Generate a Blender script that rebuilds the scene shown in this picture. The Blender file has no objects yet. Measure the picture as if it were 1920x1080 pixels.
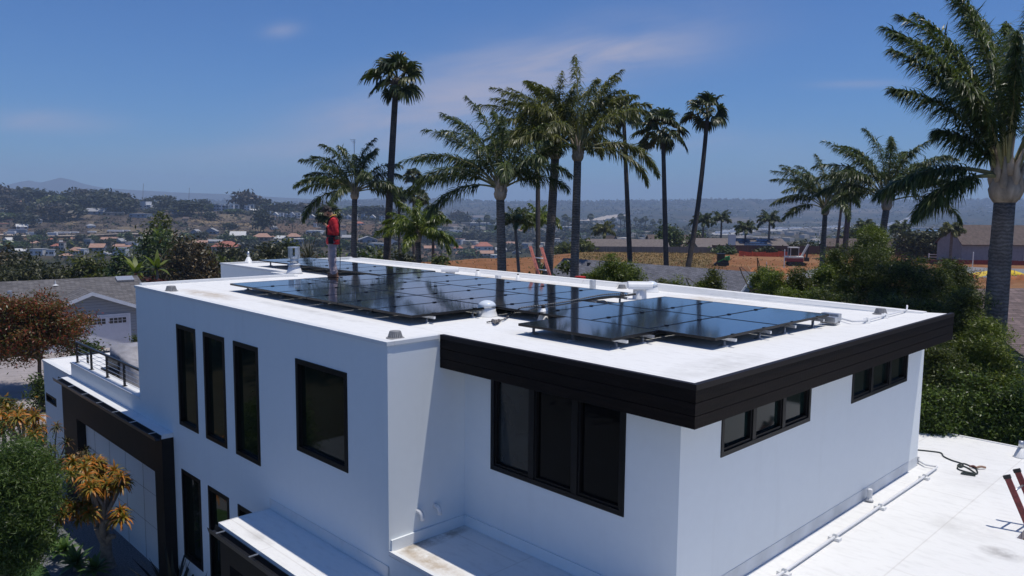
import bpy, bmesh, math, random
import numpy as np
from mathutils import Vector, Matrix

rad = math.radians
scene = bpy.context.scene
col = scene.collection

# ------------------------------------------------------------------ camera
F = 1458.87                                   # focal length in photo pixels (1920 wide)
RM = np.array([[0.69765079, 0.08196177, -0.71173425],
               [0.71638382, -0.06759236, 0.69442457],
               [0.00880847, -0.99434076, -0.10587195]])   # columns: right, down, forward
CAM = np.array([0.0, 0.0, 1.9])               # z = 0 is the top of the main roof
cd = bpy.data.cameras.new("camera")
cam = bpy.data.objects.new("camera", cd)
col.objects.link(cam)
cd.sensor_width = 36.0
cd.lens = F / 1920 * 36.0
cd.clip_start, cd.clip_end = 0.1, 40000
M = Matrix.Identity(4)
for i in range(3):
    M[i][0], M[i][1], M[i][2], M[i][3] = RM[i, 0], -RM[i, 1], -RM[i, 2], CAM[i]
cam.matrix_world = M
scene.camera = cam

# ------------------------------------------------------------------ sun, sky, exposure
SUN = Vector((0.178, 0.165, 1.0)).normalized()
SUN_EL = math.asin(SUN.z)
SUN_ROT = math.atan2(SUN.x, SUN.y)
sd = bpy.data.lights.new("sun", 'SUN')
sd.energy, sd.angle, sd.color = 3.15, rad(0.53), (1.0, 0.955, 0.875)
sun = bpy.data.objects.new("sun", sd)
col.objects.link(sun)
sun.location = (0, 0, 60)
sun.rotation_euler = SUN.to_track_quat('Z', 'Y').to_euler()

world = bpy.data.worlds.new("World")
scene.world = world
world.use_nodes = True
wt = world.node_tree
wt.nodes.clear()
def N(t, kind, **kw):
    n = t.nodes.new(kind)
    for k, v in kw.items():
        setattr(n, k, v)
    return n
wo = N(wt, 'ShaderNodeOutputWorld')
wb = N(wt, 'ShaderNodeBackground')
wb.inputs['Strength'].default_value = 0.072
sky = N(wt, 'ShaderNodeTexSky', sky_type='NISHITA', sun_disc=False, sun_elevation=SUN_EL, sun_rotation=SUN_ROT,
        altitude=60, air_density=1.0, dust_density=0.35, ozone_density=2.2)
# thin cirrus streaks in the sky
tc = N(wt, 'ShaderNodeTexCoord')
def wmath(op, a, b=None, clamp=False):
    n = N(wt, 'ShaderNodeMath', operation=op, use_clamp=clamp)
    for i, v in enumerate((a, b)):
        if v is None: continue
        if isinstance(v, (int, float)): n.inputs[i].default_value = v
        else: wt.links.new(v, n.inputs[i])
    return n.outputs[0]
def wdot(v):
    n = N(wt, 'ShaderNodeVectorMath', operation='DOT_PRODUCT')
    wt.links.new(tc.outputs['Generated'], n.inputs[0])
    n.inputs[1].default_value = v
    return n.outputs['Value']
FH = np.array([-0.7158, 0.6983, 0.0]); RH = np.array([0.6983, 0.7158, 0.0])     # level forward and right
az_r, az_f, az_u = wdot(tuple(RH)), wdot(tuple(FH)), wdot((0, 0, 1))
cu = wmath('DIVIDE', az_r, az_f)             # tangent of the bearing from straight ahead
cv = wmath('DIVIDE', az_u, az_f)
cmb = N(wt, 'ShaderNodeCombineXYZ')
wt.links.new(wmath('ADD', wmath('MULTIPLY', cu, 2.6), wmath('MULTIPLY', cv, 1.2)), cmb.inputs[0])
wt.links.new(wmath('SUBTRACT', wmath('MULTIPLY', cv, 13.0), wmath('MULTIPLY', cu, 2.4)), cmb.inputs[1])
cn = N(wt, 'ShaderNodeTexNoise'); cn.inputs['Scale'].default_value = 1.5; cn.inputs['Detail'].default_value = 7
cn.inputs['Roughness'].default_value = 0.58; cn.inputs['Distortion'].default_value = 0.4
wt.links.new(cmb.outputs[0], cn.inputs['Vector'])
def blob(u0, v0, su, sv, tilt, amp):
    """A soft elongated bank of cirrus at a bearing and height."""
    du = wmath('SUBTRACT', cu, u0)
    dv = wmath('SUBTRACT', wmath('SUBTRACT', cv, v0), wmath('MULTIPLY', du, tilt))
    q = wmath('ADD', wmath('POWER', wmath('ABSOLUTE', wmath('DIVIDE', du, su)), 2.0),
              wmath('POWER', wmath('ABSOLUTE', wmath('DIVIDE', dv, sv)), 2.0))
    return wmath('MULTIPLY', wmath('POWER', 2.718, wmath('MULTIPLY', q, -1.0)), amp)
banks = [(-0.02, 0.155, 0.22, 0.042, 0.24, 1.1), (0.10, 0.185, 0.12, 0.020, 0.06, .75), (-0.13, 0.105, 0.14, 0.026, 0.16, .6),
         (-0.60, 0.100, 0.08, 0.014, -0.02, .7), (-0.29, 0.215, 0.022, 0.009, 0.1, .5), (0.44, 0.155, 0.06, 0.005, 0.02, .45),
         (-0.25, 0.06, 0.25, 0.02, 0.05, .4), (0.18, 0.085, 0.2, 0.03, -0.05, .35)]
tot = None
for b in banks:
    o_ = blob(*b)
    tot = o_ if tot is None else wmath('ADD', tot, o_)
dens = wmath('MULTIPLY', tot, wmath('MULTIPLY', wmath('SUBTRACT', cn.outputs['Fac'], 0.26), 2.6, True), True)
front = wmath('GREATER_THAN', az_f, 0.05)
dens = wmath('MULTIPLY', wmath('MULTIPLY', dens, front), 0.85)
tint = N(wt, 'ShaderNodeMix', data_type='RGBA', blend_type='MULTIPLY')
tint.inputs['Factor'].default_value = 1.0
tint.inputs[7].default_value = (0.43, 0.745, 1.22, 1)
wt.links.new(sky.outputs[0], tint.inputs[6])
cm = N(wt, 'ShaderNodeMix', data_type='RGBA')
wt.links.new(dens, cm.inputs['Factor'])
wt.links.new(tint.outputs[2], cm.inputs[6])
cm.inputs[7].default_value = (5.4, 5.5, 7.2, 1)
wt.links.new(cm.outputs[2], wb.inputs['Color'])
wt.links.new(wb.outputs[0], wo.inputs[0])

vs = scene.view_settings
vs.view_transform, vs.look, vs.gamma, vs.use_curve_mapping = 'Standard', 'None', 1.0, False
vs.exposure = 0.10
scene.cycles.use_denoising = True
scene.cycles.max_bounces = 7
scene.cycles.diffuse_bounces = 3
scene.cycles.glossy_bounces = 3
scene.cycles.transmission_bounces = 4
scene.cycles.transparent_max_bounces = 6
scene.cycles.volume_bounces = 1
scene.cycles.use_adaptive_sampling = True
scene.cycles.adaptive_threshold = 0.012

# ------------------------------------------------------------------ helpers
rng = np.random.default_rng(7)
random.seed(7)

def at(px, py, d):
    """World point seen at photo pixel (px, py), d metres ahead of the camera."""
    return CAM + d * (RM @ np.array([(px - 960) / F, (py - 540) / F, 1.0]))
def at_plane(px, py, ax, v):
    r = RM @ np.array([(px - 960) / F, (py - 540) / F, 1.0])
    return CAM + r * ((v - CAM[ax]) / r[ax])

def tag(o, label=None, cat=None, group=None, kind=None):
    if label: o['label'] = label
    if cat: o['category'] = cat
    if group: o['group'] = group
    if kind: o['kind'] = kind
    return o
def thing(name, loc, label, cat, group=None, rz=0.0):
    o = bpy.data.objects.new(name, None)
    col.objects.link(o)
    o.empty_display_size = 0.2
    o.location = Vector([float(c) for c in loc])
    o.rotation_euler = (0, 0, rz)
    return tag(o, label, cat, group)
ORDS = ['first', 'second', 'third', 'fourth', 'fifth', 'sixth', 'seventh', 'eighth', 'ninth', 'tenth', 'eleventh', 'twelfth',
        'thirteenth', 'fourteenth', 'fifteenth', 'sixteenth', 'seventeenth', 'eighteenth', 'nineteenth', 'twentieth',
        'twenty-first', 'twenty-second', 'twenty-third', 'twenty-fourth', 'twenty-fifth', 'twenty-sixth']

def link_mesh(name, V, Fc, mat, parent=None, org=(0, 0, 0), smooth=False, attr=None):
    me = bpy.data.meshes.new(name)
    V = np.asarray(V, dtype=np.float32).reshape(-1, 3) - np.asarray(org, dtype=np.float32)
    if isinstance(Fc, np.ndarray):
        n, k = Fc.shape
        me.vertices.add(len(V)); me.vertices.foreach_set('co', V.ravel())
        me.loops.add(n * k); me.loops.foreach_set('vertex_index', Fc.astype(np.int32).ravel())
        me.polygons.add(n); me.polygons.foreach_set('loop_start', np.arange(0, n * k, k, dtype=np.int32))
        me.update(calc_edges=True)
    else:
        me.from_pydata(V.tolist(), [], Fc)
    me.validate()
    if smooth:
        me.polygons.foreach_set('use_smooth', np.ones(len(me.polygons), dtype=bool))
    if attr is not None:
        a = me.color_attributes.new('zone', 'FLOAT_COLOR', 'POINT')
        a.data.foreach_set('color', np.asarray(attr, dtype=np.float32).ravel())
    if mat: me.materials.append(mat)
    o = bpy.data.objects.new(name, me)
    col.objects.link(o)
    if parent is not None: o.parent = parent
    else: o.location = Vector([float(c) for c in org])
    return o

class MB:
    def __init__(s): s.v, s.f = [], []
    def add(s, vs, fs):
        b = len(s.v); s.v += [tuple(map(float, p)) for p in vs]; s.f += [tuple(b + i for i in f) for f in fs]; return s
    def box(s, x0, x1, y0, y1, z0, z1):
        return s.add([(x0, y0, z0), (x1, y0, z0), (x1, y1, z0), (x0, y1, z0), (x0, y0, z1), (x1, y0, z1), (x1, y1, z1), (x0, y1, z1)],
                     [(0, 3, 2, 1), (4, 5, 6, 7), (0, 1, 5, 4), (1, 2, 6, 5), (2, 3, 7, 6), (3, 0, 4, 7)])
    def obox(s, c, ax, ay, az, hx, hy, hz):
        """Box with its own axes."""
        c, ax, ay, az = map(np.asarray, (c, ax, ay, az))
        P = [c + ax * hx * a + ay * hy * b + az * hz * d for d in (-1, 1) for a, b in ((-1, -1), (1, -1), (1, 1), (-1, 1))]
        return s.add(P, [(0, 3, 2, 1), (4, 5, 6, 7), (0, 1, 5, 4), (1, 2, 6, 5), (2, 3, 7, 6), (3, 0, 4, 7)])
    def bar(s, p, q, w, h, up=(0, 0, 1)):
        p, q = np.asarray(p, float), np.asarray(q, float)
        d = q - p; L = np.linalg.norm(d); d = d / L
        a = np.cross(up, d); a /= np.linalg.norm(a); b = np.cross(d, a)
        return s.obox((p + q) / 2, d, a, b, L / 2, w / 2, h / 2)
    def prism(s, poly, z0, z1):
        n = len(poly)
        vs = [(x, y, z0) for x, y in poly] + [(x, y, z1) for x, y in poly]
        return s.add(vs, [tuple(range(n))[::-1], tuple(range(n, 2 * n))] + [(i, (i + 1) % n, n + (i + 1) % n, n + i) for i in range(n)])
    def tube(s, pts, r, n=8, cap=True):
        pts = np.asarray(pts, float); k = len(pts)
        r = np.full(k, r) if np.isscalar(r) else np.asarray(r, float)
        T = np.gradient(pts, axis=0); T /= np.linalg.norm(T, axis=1)[:, None] + 1e-9
        ref = np.array([0.31, 0.17, 0.93]) if abs(T[0][2]) < .8 else np.array([1.0, 0.1, 0.0])
        a = np.cross(T[0], ref); a /= np.linalg.norm(a); vs = []
        for i in range(k):
            a = a - T[i] * (a @ T[i]); a /= np.linalg.norm(a); b = np.cross(T[i], a)
            for j in range(n):
                t = 2 * math.pi * j / n
                vs.append(pts[i] + r[i] * (math.cos(t) * a + math.sin(t) * b))
        fs = [(i * n + j, i * n + (j + 1) % n, (i + 1) * n + (j + 1) % n, (i + 1) * n + j) for i in range(k - 1) for j in range(n)]
        if cap: fs += [tuple(range(n))[::-1], tuple(range((k - 1) * n, k * n))]
        return s.add(vs, fs)
    def lathe(s, prof, c=(0, 0, 0), n=20):
        k = len(prof); vs = []
        for r, z in prof:
            for j in range(n):
                t = 2 * math.pi * j / n
                vs.append((c[0] + r * math.cos(t), c[1] + r * math.sin(t), c[2] + z))
        fs = [(i * n + j, i * n + (j + 1) % n, (i + 1) * n + (j + 1) % n, (i + 1) * n + j) for i in range(k - 1) for j in range(n)]
        fs += [tuple(range(n))[::-1], tuple(range((k - 1) * n, k * n))]
        return s.add(vs, fs)
    def ball(s, c, rx, ry, rz, n=12, m=8):
        prof = [(max(1e-3, math.sin(math.pi * i / m)), -math.cos(math.pi * i / m)) for i in range(m + 1)]
        b = len(s.v); s.lathe(prof, (0, 0, 0), n)
        for i in range(b, len(s.v)):
            x, y, z = s.v[i]; s.v[i] = (c[0] + x * rx, c[1] + y * ry, c[2] + z * rz)
        return s
    def build(s, name, mat, parent=None, org=(0, 0, 0), smooth=False, bevel=0.0):
        o = link_mesh(name, s.v, s.f, mat, parent, org, smooth)
        if bevel:
            m = o.modifiers.new('bevel', 'BEVEL'); m.width = bevel; m.segments = 2; m.limit_method = 'ANGLE'
        return o

def copy_tree(root, parent=None):
    c = root.copy(); col.objects.link(c)
    if parent is not None: c.parent = parent
    for ch in list(root.children): copy_tree(ch, c)
    return c

# ------------------------------------------------------------------ materials
def new_mat(name):
    m = bpy.data.materials.new(name); m.use_nodes = True
    t = m.node_tree
    return m, t, t.nodes['Principled BSDF']
def ramp(t, src, stops):
    r = N(t, 'ShaderNodeValToRGB')
    e = r.color_ramp.elements
    while len(e) < len(stops): e.new(0.5)
    for el, (p, c) in zip(e, stops): el.position = p; el.color = (*c, 1)
    t.links.new(src, r.inputs[0])
    return r.outputs[0]
def noise(t, scale, detail=5, rough=0.55, coord='Object', sc=(1, 1, 1)):
    c = N(t, 'ShaderNodeTexCoord'); mp = N(t, 'ShaderNodeMapping'); mp.inputs['Scale'].default_value = sc
    t.links.new(c.outputs[coord], mp.inputs[0])
    n = N(t, 'ShaderNodeTexNoise'); n.inputs['Scale'].default_value = scale
    n.inputs['Detail'].default_value = detail; n.inputs['Roughness'].default_value = rough
    t.links.new(mp.outputs[0], n.inputs['Vector'])
    return n.outputs['Fac']
def mixc(t, fac, a, b, mode='MIX'):
    m = N(t, 'ShaderNodeMix', data_type='RGBA', blend_type=mode)
    for sock, v in ((m.inputs['Factor'], fac), (m.inputs[6], a), (m.inputs[7], b)):
        if hasattr(v, 'links') or isinstance(v, bpy.types.NodeSocket): t.links.new(v, sock)
        elif isinstance(v, tuple): sock.default_value = (*v, 1)
        else: sock.default_value = v
    return m.outputs[2]
def mth(t, op, a, b=None, clamp=False):
    n = N(t, 'ShaderNodeMath', operation=op, use_clamp=clamp)
    for i, v in enumerate((a, b)):
        if v is None: continue
        if isinstance(v, (int, float)): n.inputs[i].default_value = v
        else: t.links.new(v, n.inputs[i])
    return n.outputs[0]
def bump(t, bs, h, strength=0.3, dist=0.02):
    b = N(t, 'ShaderNodeBump'); b.inputs['Strength'].default_value = strength; b.inputs['Distance'].default_value = dist
    t.links.new(h, b.inputs['Height']); t.links.new(b.outputs[0], bs.inputs['Normal'])
def mat(name, c, rough=0.6, var=0.12, scale=6.0, bmp=0.0, bscale=40.0, metal=0.0, spec=0.5, sc=(1, 1, 1)):
    m, t, bs = new_mat(name)
    n = noise(t, scale, sc=sc)
    lo, hi = tuple(x * (1 - var) for x in c), tuple(min(1, x * (1 + var)) for x in c)
    t.links.new(ramp(t, n, [(0.3, lo), (0.7, hi)]), bs.inputs['Base Color'])
    bs.inputs['Roughness'].default_value = rough; bs.inputs['Metallic'].default_value = metal
    bs.inputs['Specular IOR Level'].default_value = spec
    if bmp: bump(t, bs, noise(t, bscale, 4), bmp)
    return m
def foliage(name, dark, light, trans=0.25, rough=0.45, mid=None, spec=0.4):
    m, t, bs = new_mat(name)
    g = N(t, 'ShaderNodeNewGeometry')
    stops = [(0.0, dark), (1.0, light)] if mid is None else [(0.0, dark), (0.5, mid), (1.0, light)]
    c = ramp(t, g.outputs['Random Per Island'], stops)
    c = mixc(t, noise(t, 0.9, 3), c, mixc(t, 1.0, c, (0.62, 0.62, 0.62), 'MULTIPLY'))
    t.links.new(c, bs.inputs['Base Color'])
    bs.inputs['Roughness'].default_value = rough; bs.inputs['Specular IOR Level'].default_value = spec
    tr = N(t, 'ShaderNodeBsdfTranslucent'); t.links.new(mixc(t, 1.0, c, (1.0, 1.15, 0.5), 'MULTIPLY'), tr.inputs[0])
    mx = N(t, 'ShaderNodeMixShader'); mx.inputs[0].default_value = trans
    out = t.nodes['Material Output']
    t.links.new(bs.outputs[0], mx.inputs[1]); t.links.new(tr.outputs[0], mx.inputs[2]); t.links.new(mx.outputs[0], out.inputs[0])
    return m
def rings(name, c, freq, var=0.35, rough=0.85):
    """Palm bark: ringed up the trunk."""
    m, t, bs = new_mat(name)
    co = N(t, 'ShaderNodeTexCoord')
    w = N(t, 'ShaderNodeTexWave', wave_type='BANDS', bands_direction='Z'); w.inputs['Scale'].default_value = freq
    w.inputs['Distortion'].default_value = 9.0; w.inputs['Detail'].default_value = 5; w.inputs['Detail Scale'].default_value = 1.6; w.inputs['Detail Roughness'].default_value = .7
    t.links.new(co.outputs['Object'], w.inputs['Vector'])
    k = mixc(t, w.outputs['Fac'], tuple(x * (1 - var) for x in c), tuple(x * (1 + var) for x in c))
    k = mixc(t, mth(t, 'MULTIPLY', mth(t, 'SUBTRACT', noise(t, 2.2, 7, .7), .35, True), 3.0, True), k, mixc(t, 1.0, k, (0.5, 0.47, 0.45), 'MULTIPLY'))
    t.links.new(k, bs.inputs['Base Color']); bs.inputs['Roughness'].default_value = rough
    bump(t, bs, w.outputs['Fac'], 0.6, 0.03)
    return m
def shingle(name, c, var=0.3, scale=1.0, row=0.14):
    m, t, bs = new_mat(name)
    co = N(t, 'ShaderNodeTexCoord'); sx = N(t, 'ShaderNodeSeparateXYZ'); mp = N(t, 'ShaderNodeCombineXYZ')
    t.links.new(co.outputs['Object'], sx.inputs[0])            # courses run level: the row follows the height
    t.links.new(mth(t, 'MULTIPLY', mth(t, 'ADD', sx.outputs['X'], sx.outputs['Y']), scale), mp.inputs[0])
    t.links.new(mth(t, 'MULTIPLY', sx.outputs['Z'], 2.6 * scale), mp.inputs[1])
    b = N(t, 'ShaderNodeTexBrick'); b.inputs['Scale'].default_value = 1.0
    b.inputs['Brick Width'].default_value = 0.30; b.inputs['Row Height'].default_value = row
    b.inputs['Mortar Size'].default_value = 0.012
    b.inputs['Color1'].default_value = (*[x * (1 - var) for x in c], 1); b.inputs['Color2'].default_value = (*[x * (1 + var) for x in c], 1)
    b.inputs['Mortar'].default_value = (*[x * 0.45 for x in c], 1)
    t.links.new(mp.outputs[0], b.inputs['Vector'])
    k = mixc(t, noise(t, 0.7), b.outputs['Color'], mixc(t, 1.0, b.outputs['Color'], (0.72, 0.72, 0.75), 'MULTIPLY'))
    t.links.new(k, bs.inputs['Base Color']); bs.inputs['Roughness'].default_value = 0.9
    bump(t, bs, b.outputs['Fac'], 0.5, 0.02)
    return m
def siding(name, c, pitch=0.2):
    m, t, bs = new_mat(name)
    co = N(t, 'ShaderNodeTexCoord'); sp = N(t, 'ShaderNodeSeparateXYZ'); t.links.new(co.outputs['Object'], sp.inputs[0])
    f = mth(t, 'FRACT', mth(t, 'DIVIDE', sp.outputs['Z'], pitch))
    g = mth(t, 'GREATER_THAN', f, 0.09)
    n = noise(t, 3.0)
    k = mixc(t, g, tuple(x * 0.45 for x in c), mixc(t, n, tuple(x * 0.9 for x in c), tuple(x * 1.08 for x in c)))
    t.links.new(k, bs.inputs['Base Color']); bs.inputs['Roughness'].default_value = 0.7
    bump(t, bs, f, 0.6, 0.02)
    return m
def glass_dark(name, c, rough=0.03, spec=0.5):
    m, t, bs = new_mat(name)
    t.links.new(ramp(t, noise(t, 1.3), [(0.35, tuple(x * 0.6 for x in c)), (0.7, tuple(x * 1.5 for x in c))]), bs.inputs['Base Color'])
    bs.inputs['Roughness'].default_value = rough; bs.inputs['Specular IOR Level'].default_value = spec
    return m

# white stucco with faint trowel mottling
def stucco():
    m, t, bs = new_mat('white_stucco')
    a = noise(t, 0.8, 6, 0.6); b = noise(t, 9.0, 5)
    k = mixc(t, a, (0.825, 0.86, 0.865), (0.885, 0.915, 0.915))
    k = mixc(t, mth(t, 'MULTIPLY', b, 0.14), k, (0.52, 0.54, 0.56))
    # faint rain streaks
    s = noise(t, 1.0, 5, 0.6, sc=(3.4, 3.1, 0.25))
    k = mixc(t, mth(t, 'MULTIPLY', mth(t, 'SUBTRACT', s, 0.56, True), 0.45), k, (0.45, 0.44, 0.42))
    t.links.new(k, bs.inputs['Base Color']); bs.inputs['Roughness'].default_value = 0.9
    bs.inputs['Specular IOR Level'].default_value = 0.2
    bump(t, bs, noise(t, 130.0, 3), 0.22, 0.006)
    return m
# white roof membrane: sheet seams, dirt, a few rusty water stains
def membrane(name, seam_rot=0.0, stains=()):
    m, t, bs = new_mat(name)
    co = N(t, 'ShaderNodeTexCoord'); mp = N(t, 'ShaderNodeMapping'); mp.inputs['Rotation'].default_value = (0, 0, seam_rot)
    t.links.new(co.outputs['Object'], mp.inputs[0])
    br = N(t, 'ShaderNodeTexBrick'); br.inputs['Scale'].default_value = 1.0; br.inputs['Brick Width'].default_value = 7.3
    br.inputs['Row Height'].default_value = 1.83; br.inputs['Mortar Size'].default_value = 0.012
    for q in ('Color1', 'Color2'): br.inputs[q].default_value = (1, 1, 1, 1)
    br.inputs['Mortar'].default_value = (0.88, 0.87, 0.86, 1)
    t.links.new(mp.outputs[0], br.inputs['Vector'])
    a = noise(t, 0.45, 7, 0.62); c = noise(t, 3.2, 6, 0.65, sc=(1, 3.5, 1)); e = noise(t, 14.0, 4, 0.6)
    k = mixc(t, a, (0.76, 0.75, 0.725), (0.87, 0.86, 0.835))
    k = mixc(t, mth(t, 'MULTIPLY', mth(t, 'SUBTRACT', c, 0.5, True), 1.0), k, (0.40, 0.385, 0.36))
    k = mixc(t, mth(t, 'MULTIPLY', mth(t, 'SUBTRACT', e, 0.62, True), 1.6, True), k, (0.42, 0.40, 0.38))
    k = mixc(t, 1.0, k, br.outputs['Color'], 'MULTIPLY')
    sp = N(t, 'ShaderNodeSeparateXYZ'); t.links.new(co.outputs['Object'], sp.inputs[0])
    sn = noise(t, 2.6, 6, 0.7)
    for (sx, sy, rx, ry, amt, sc) in stains:
        dx = mth(t, 'DIVIDE', mth(t, 'SUBTRACT', sp.outputs['X'], sx), rx)
        dy = mth(t, 'DIVIDE', mth(t, 'SUBTRACT', sp.outputs['Y'], sy), ry)
        q = mth(t, 'ADD', mth(t, 'MULTIPLY', dx, dx), mth(t, 'MULTIPLY', dy, dy))
        w = mth(t, 'SUBTRACT', 1.0, q, True)
        w = mth(t, 'MULTIPLY', mth(t, 'MULTIPLY', w, mth(t, 'MULTIPLY', mth(t, 'SUBTRACT', sn, 0.36, True), 4.0, True)), amt, True)
        k = mixc(t, w, k, sc)
    t.links.new(k, bs.inputs['Base Color']); bs.inputs['Roughness'].default_value = 0.75
    bs.inputs['Specular IOR Level'].default_value = 0.3
    bump(t, bs, noise(t, 2.2, 6), 0.12, 0.03)
    return m
BR = (0.40, 0.29, 0.17); GR = (0.33, 0.31, 0.28)
M_stucco = stucco()
M_roof = membrane('roof_membrane', 0.0, [(-16.0, 6.75, 1.5, 0.35, .75, BR), (-12.6, 7.0, 2.6, 0.16, .4, GR), (-14.7, 14.6, 2.5, .5, .6, BR),
                                         (-9.0, 14.8, 1.2, .4, .55, BR), (-17.4, 13.9, 2.0, .5, .55, BR), (-10.6, 7.6, .9, .5, .25, GR),
                                         (-7.6, 8.2, 1.1, .35, .3, GR), (-4.9, 8.3, .4, 1.2, .35, GR)])
M_lowroof = membrane('low_roof_membrane', 1.571, [(-2.75, 12.6, 0.34, .26, .6, (0.20, 0.18, 0.17)), (-8.2, 6.45, .8, .22, 1.0, BR), (-3.4, 13.2, .6, .5, .3, GR),
                                                  (-8.72, 6.9, .2, .8, .9, (0.2, 0.15, 0.1)), (-3.9, 15.8, .8, .8, .2, GR)])
M_canopy = membrane('canopy_membrane', 0.0, [(-11.4, 5.5, .5, .12, .4, GR)])
M_board = mat('dark_stained_wood', (0.0085, 0.0050, 0.0038), 0.6, 0.5, 2.5, 0.25, 30, sc=(1, 1, 14), spec=0.14)
M_brownboard = mat('brown_painted_trim', (0.014, 0.0098, 0.0075), 0.6, 0.25, 3.0, 0.1, 30, spec=0.3)
M_blackmetal = mat('black_metal', (0.012, 0.012, 0.014), 0.4, 0.2, 8)
M_cap = mat('dark_metal_flashing', (0.016, 0.011, 0.0105), 0.5, 0.15, 6, metal=0.2, spec=.3)
M_frame = mat('window_frame_black', (0.005, 0.005, 0.006), 0.45, 0.2, 8, spec=0.25)
M_glass = glass_dark('window_glass', (0.006, 0.011, 0.007), 0.03, 0.42)
M_tealglass = glass_dark('side_window_glass', (0.006, 0.015, 0.014), 0.05, 0.16)
M_whitepaint = mat('white_paint', (0.78, 0.78, 0.77), 0.5, 0.05, 3)
M_white_pipe = mat('white_painted_pipe', (0.74, 0.74, 0.74), 0.5, 0.06, 6)
M_galv = mat('galvanised_steel', (0.55, 0.57, 0.60), 0.38, 0.15, 14, metal=0.75)
M_alu = mat('aluminium', (0.72, 0.73, 0.74), 0.32, 0.08, 10, metal=0.85)
M_lead = mat('weathered_lead', (0.33, 0.32, 0.31), 0.6, 0.25, 10, metal=0.3)
M_blackrubber = mat('black_rubber', (0.012, 0.012, 0.013), 0.6, 0.2, 10)
M_gravelgrey = mat('grey_gravel', (0.16, 0.165, 0.175), 0.95, 0.5, 30, 0.9, 55)
M_deck = mat('deck_coating', (0.55, 0.55, 0.54), 0.8, 0.1, 4)

def house_glass_panel():
    m, t, bs = new_mat('solar_glass')
    co = N(t, 'ShaderNodeTexCoord')
    br = N(t, 'ShaderNodeTexBrick', offset=0.0); br.inputs['Scale'].default_value = 1.0
    br.inputs['Brick Width'].default_value = 0.166; br.inputs['Row Height'].default_value = 0.166; br.inputs['Mortar Size'].default_value = 0.0022
    br.inputs['Color1'].default_value = (0.006, 0.0072, 0.0125, 1); br.inputs['Color2'].default_value = (0.0075, 0.0085, 0.0145, 1)
    br.inputs['Mortar'].default_value = (0.011, 0.012, 0.017, 1)
    t.links.new(co.outputs['Object'], br.inputs['Vector'])
    t.links.new(br.outputs['Color'], bs.inputs['Base Color'])
    bs.inputs['Roughness'].default_value = 0.14; bs.inputs['Specular IOR Level'].default_value = 0.5
    bs.inputs['Coat Weight'].default_value = 0.9; bs.inputs['Coat Roughness'].default_value = 0.055; bs.inputs['Coat IOR'].default_value = 1.5
    bump(t, bs, noise(t, 1.1, 2), 0.05, 0.006)
    return m
M_pv = house_glass_panel()
M_pvframe = mat('black_anodised_frame', (0.015, 0.015, 0.017), 0.35, 0.15, 6, metal=0.5)

# ------------------------------------------------------------------ terrain
YH = lambda px: 376.3 + 0.00886 * px
GZ = -6.5
def zy(px, y, d): return 1.9 - (y - YH(px)) / F * d
_cols = [-900, 0, 250, 450, 620, 760, 785, 900, 1100, 1300, 1600, 1800, 1950, 2800]
_near = [(0, GZ), (36, GZ), (46, -7.5), (60, -7.6)]
def _prof(px):
    p = list(_near)
    if px <= 760:
        w = max(0.0, min(1.0, px / 760))
        p += [(90, -8.6), (150, -15), (250, -27), (380, zy(px, 505, 380)), (480, zy(px, 484, 480)), (550, zy(px, 468, 550)), (650, zy(px, 446, 650)),
              (700, zy(px, 438, 700)), (800, zy(px, 414 + 10 * w, 800)), (900, zy(px, 394 + 22 * w, 900)), (1000, zy(px, 378 + 32 * w, 1000)),
              (1100, zy(px, 368 + 37 * w, 1100)), (1250, zy(px, 370 + 36 * w, 1250)), (1700, zy(px, 392 + 10 * w, 1700)),
              (2600, zy(px, 388 + 10 * w, 2600)), (4000, zy(px, 384, 4000)), (5200, zy(px, 379, 5200)), (7000, zy(px, 381, 7000))]
    else:
        m = max(0.0, min(1.0, (px - 1000) / 300))
        s = 4 * math.sin(px * 0.006)
        bk = float(np.interp(px, [760, 930, 1100], [132, 148, 168]))
        p += [(90, -8.0), (bk, -8.0), (bk + 34, -11), (300, -26), (450, -38), (700, zy(px, 480, 700)), (900, zy(px, 459, 900)), (1100, zy(px, 441, 1100)),
              (1250, zy(px, 430 + 6 * m, 1250)), (1400, zy(px, 419 + 15 * m, 1400)), (1600, zy(px, 417 + 14 * m, 1600)), (2000, zy(px, 418 + 10 * m, 2000)),
              (2600, zy(px, 410 + 8 * m, 2600)), (3200, zy(px, 400 + 2 * m, 3200)), (4000, zy(px, 388 + s * .4, 4000)), (4800, zy(px, 378 - 2 * m + s * .6, 4800)),
              (6000, zy(px, 382, 6000)), (7000, zy(px, 384, 7000))]
    return p
_DN = np.array(sorted({d for c in _cols for d, _ in _prof(c)}), float)
_TAB = np.array([np.interp(_DN, [a for a, _ in _prof(c)], [b for _, b in _prof(c)]) for c in _cols])
def _vnoise(x, y, s):
    """Cheap smooth value noise."""
    x, y = np.asarray(x) / s, np.asarray(y) / s
    xi, yi = np.floor(x), np.floor(y); fx, fy = x - xi, y - yi
    h = lambda a, b: (np.sin(a * 127.1 + b * 311.7) * 43758.5453) % 1.0
    fx, fy = fx * fx * (3 - 2 * fx), fy * fy * (3 - 2 * fy)
    return (h(xi, yi) * (1 - fx) + h(xi + 1, yi) * fx) * (1 - fy) + (h(xi, yi + 1) * (1 - fx) + h(xi + 1, yi + 1) * fx) * fy
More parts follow.
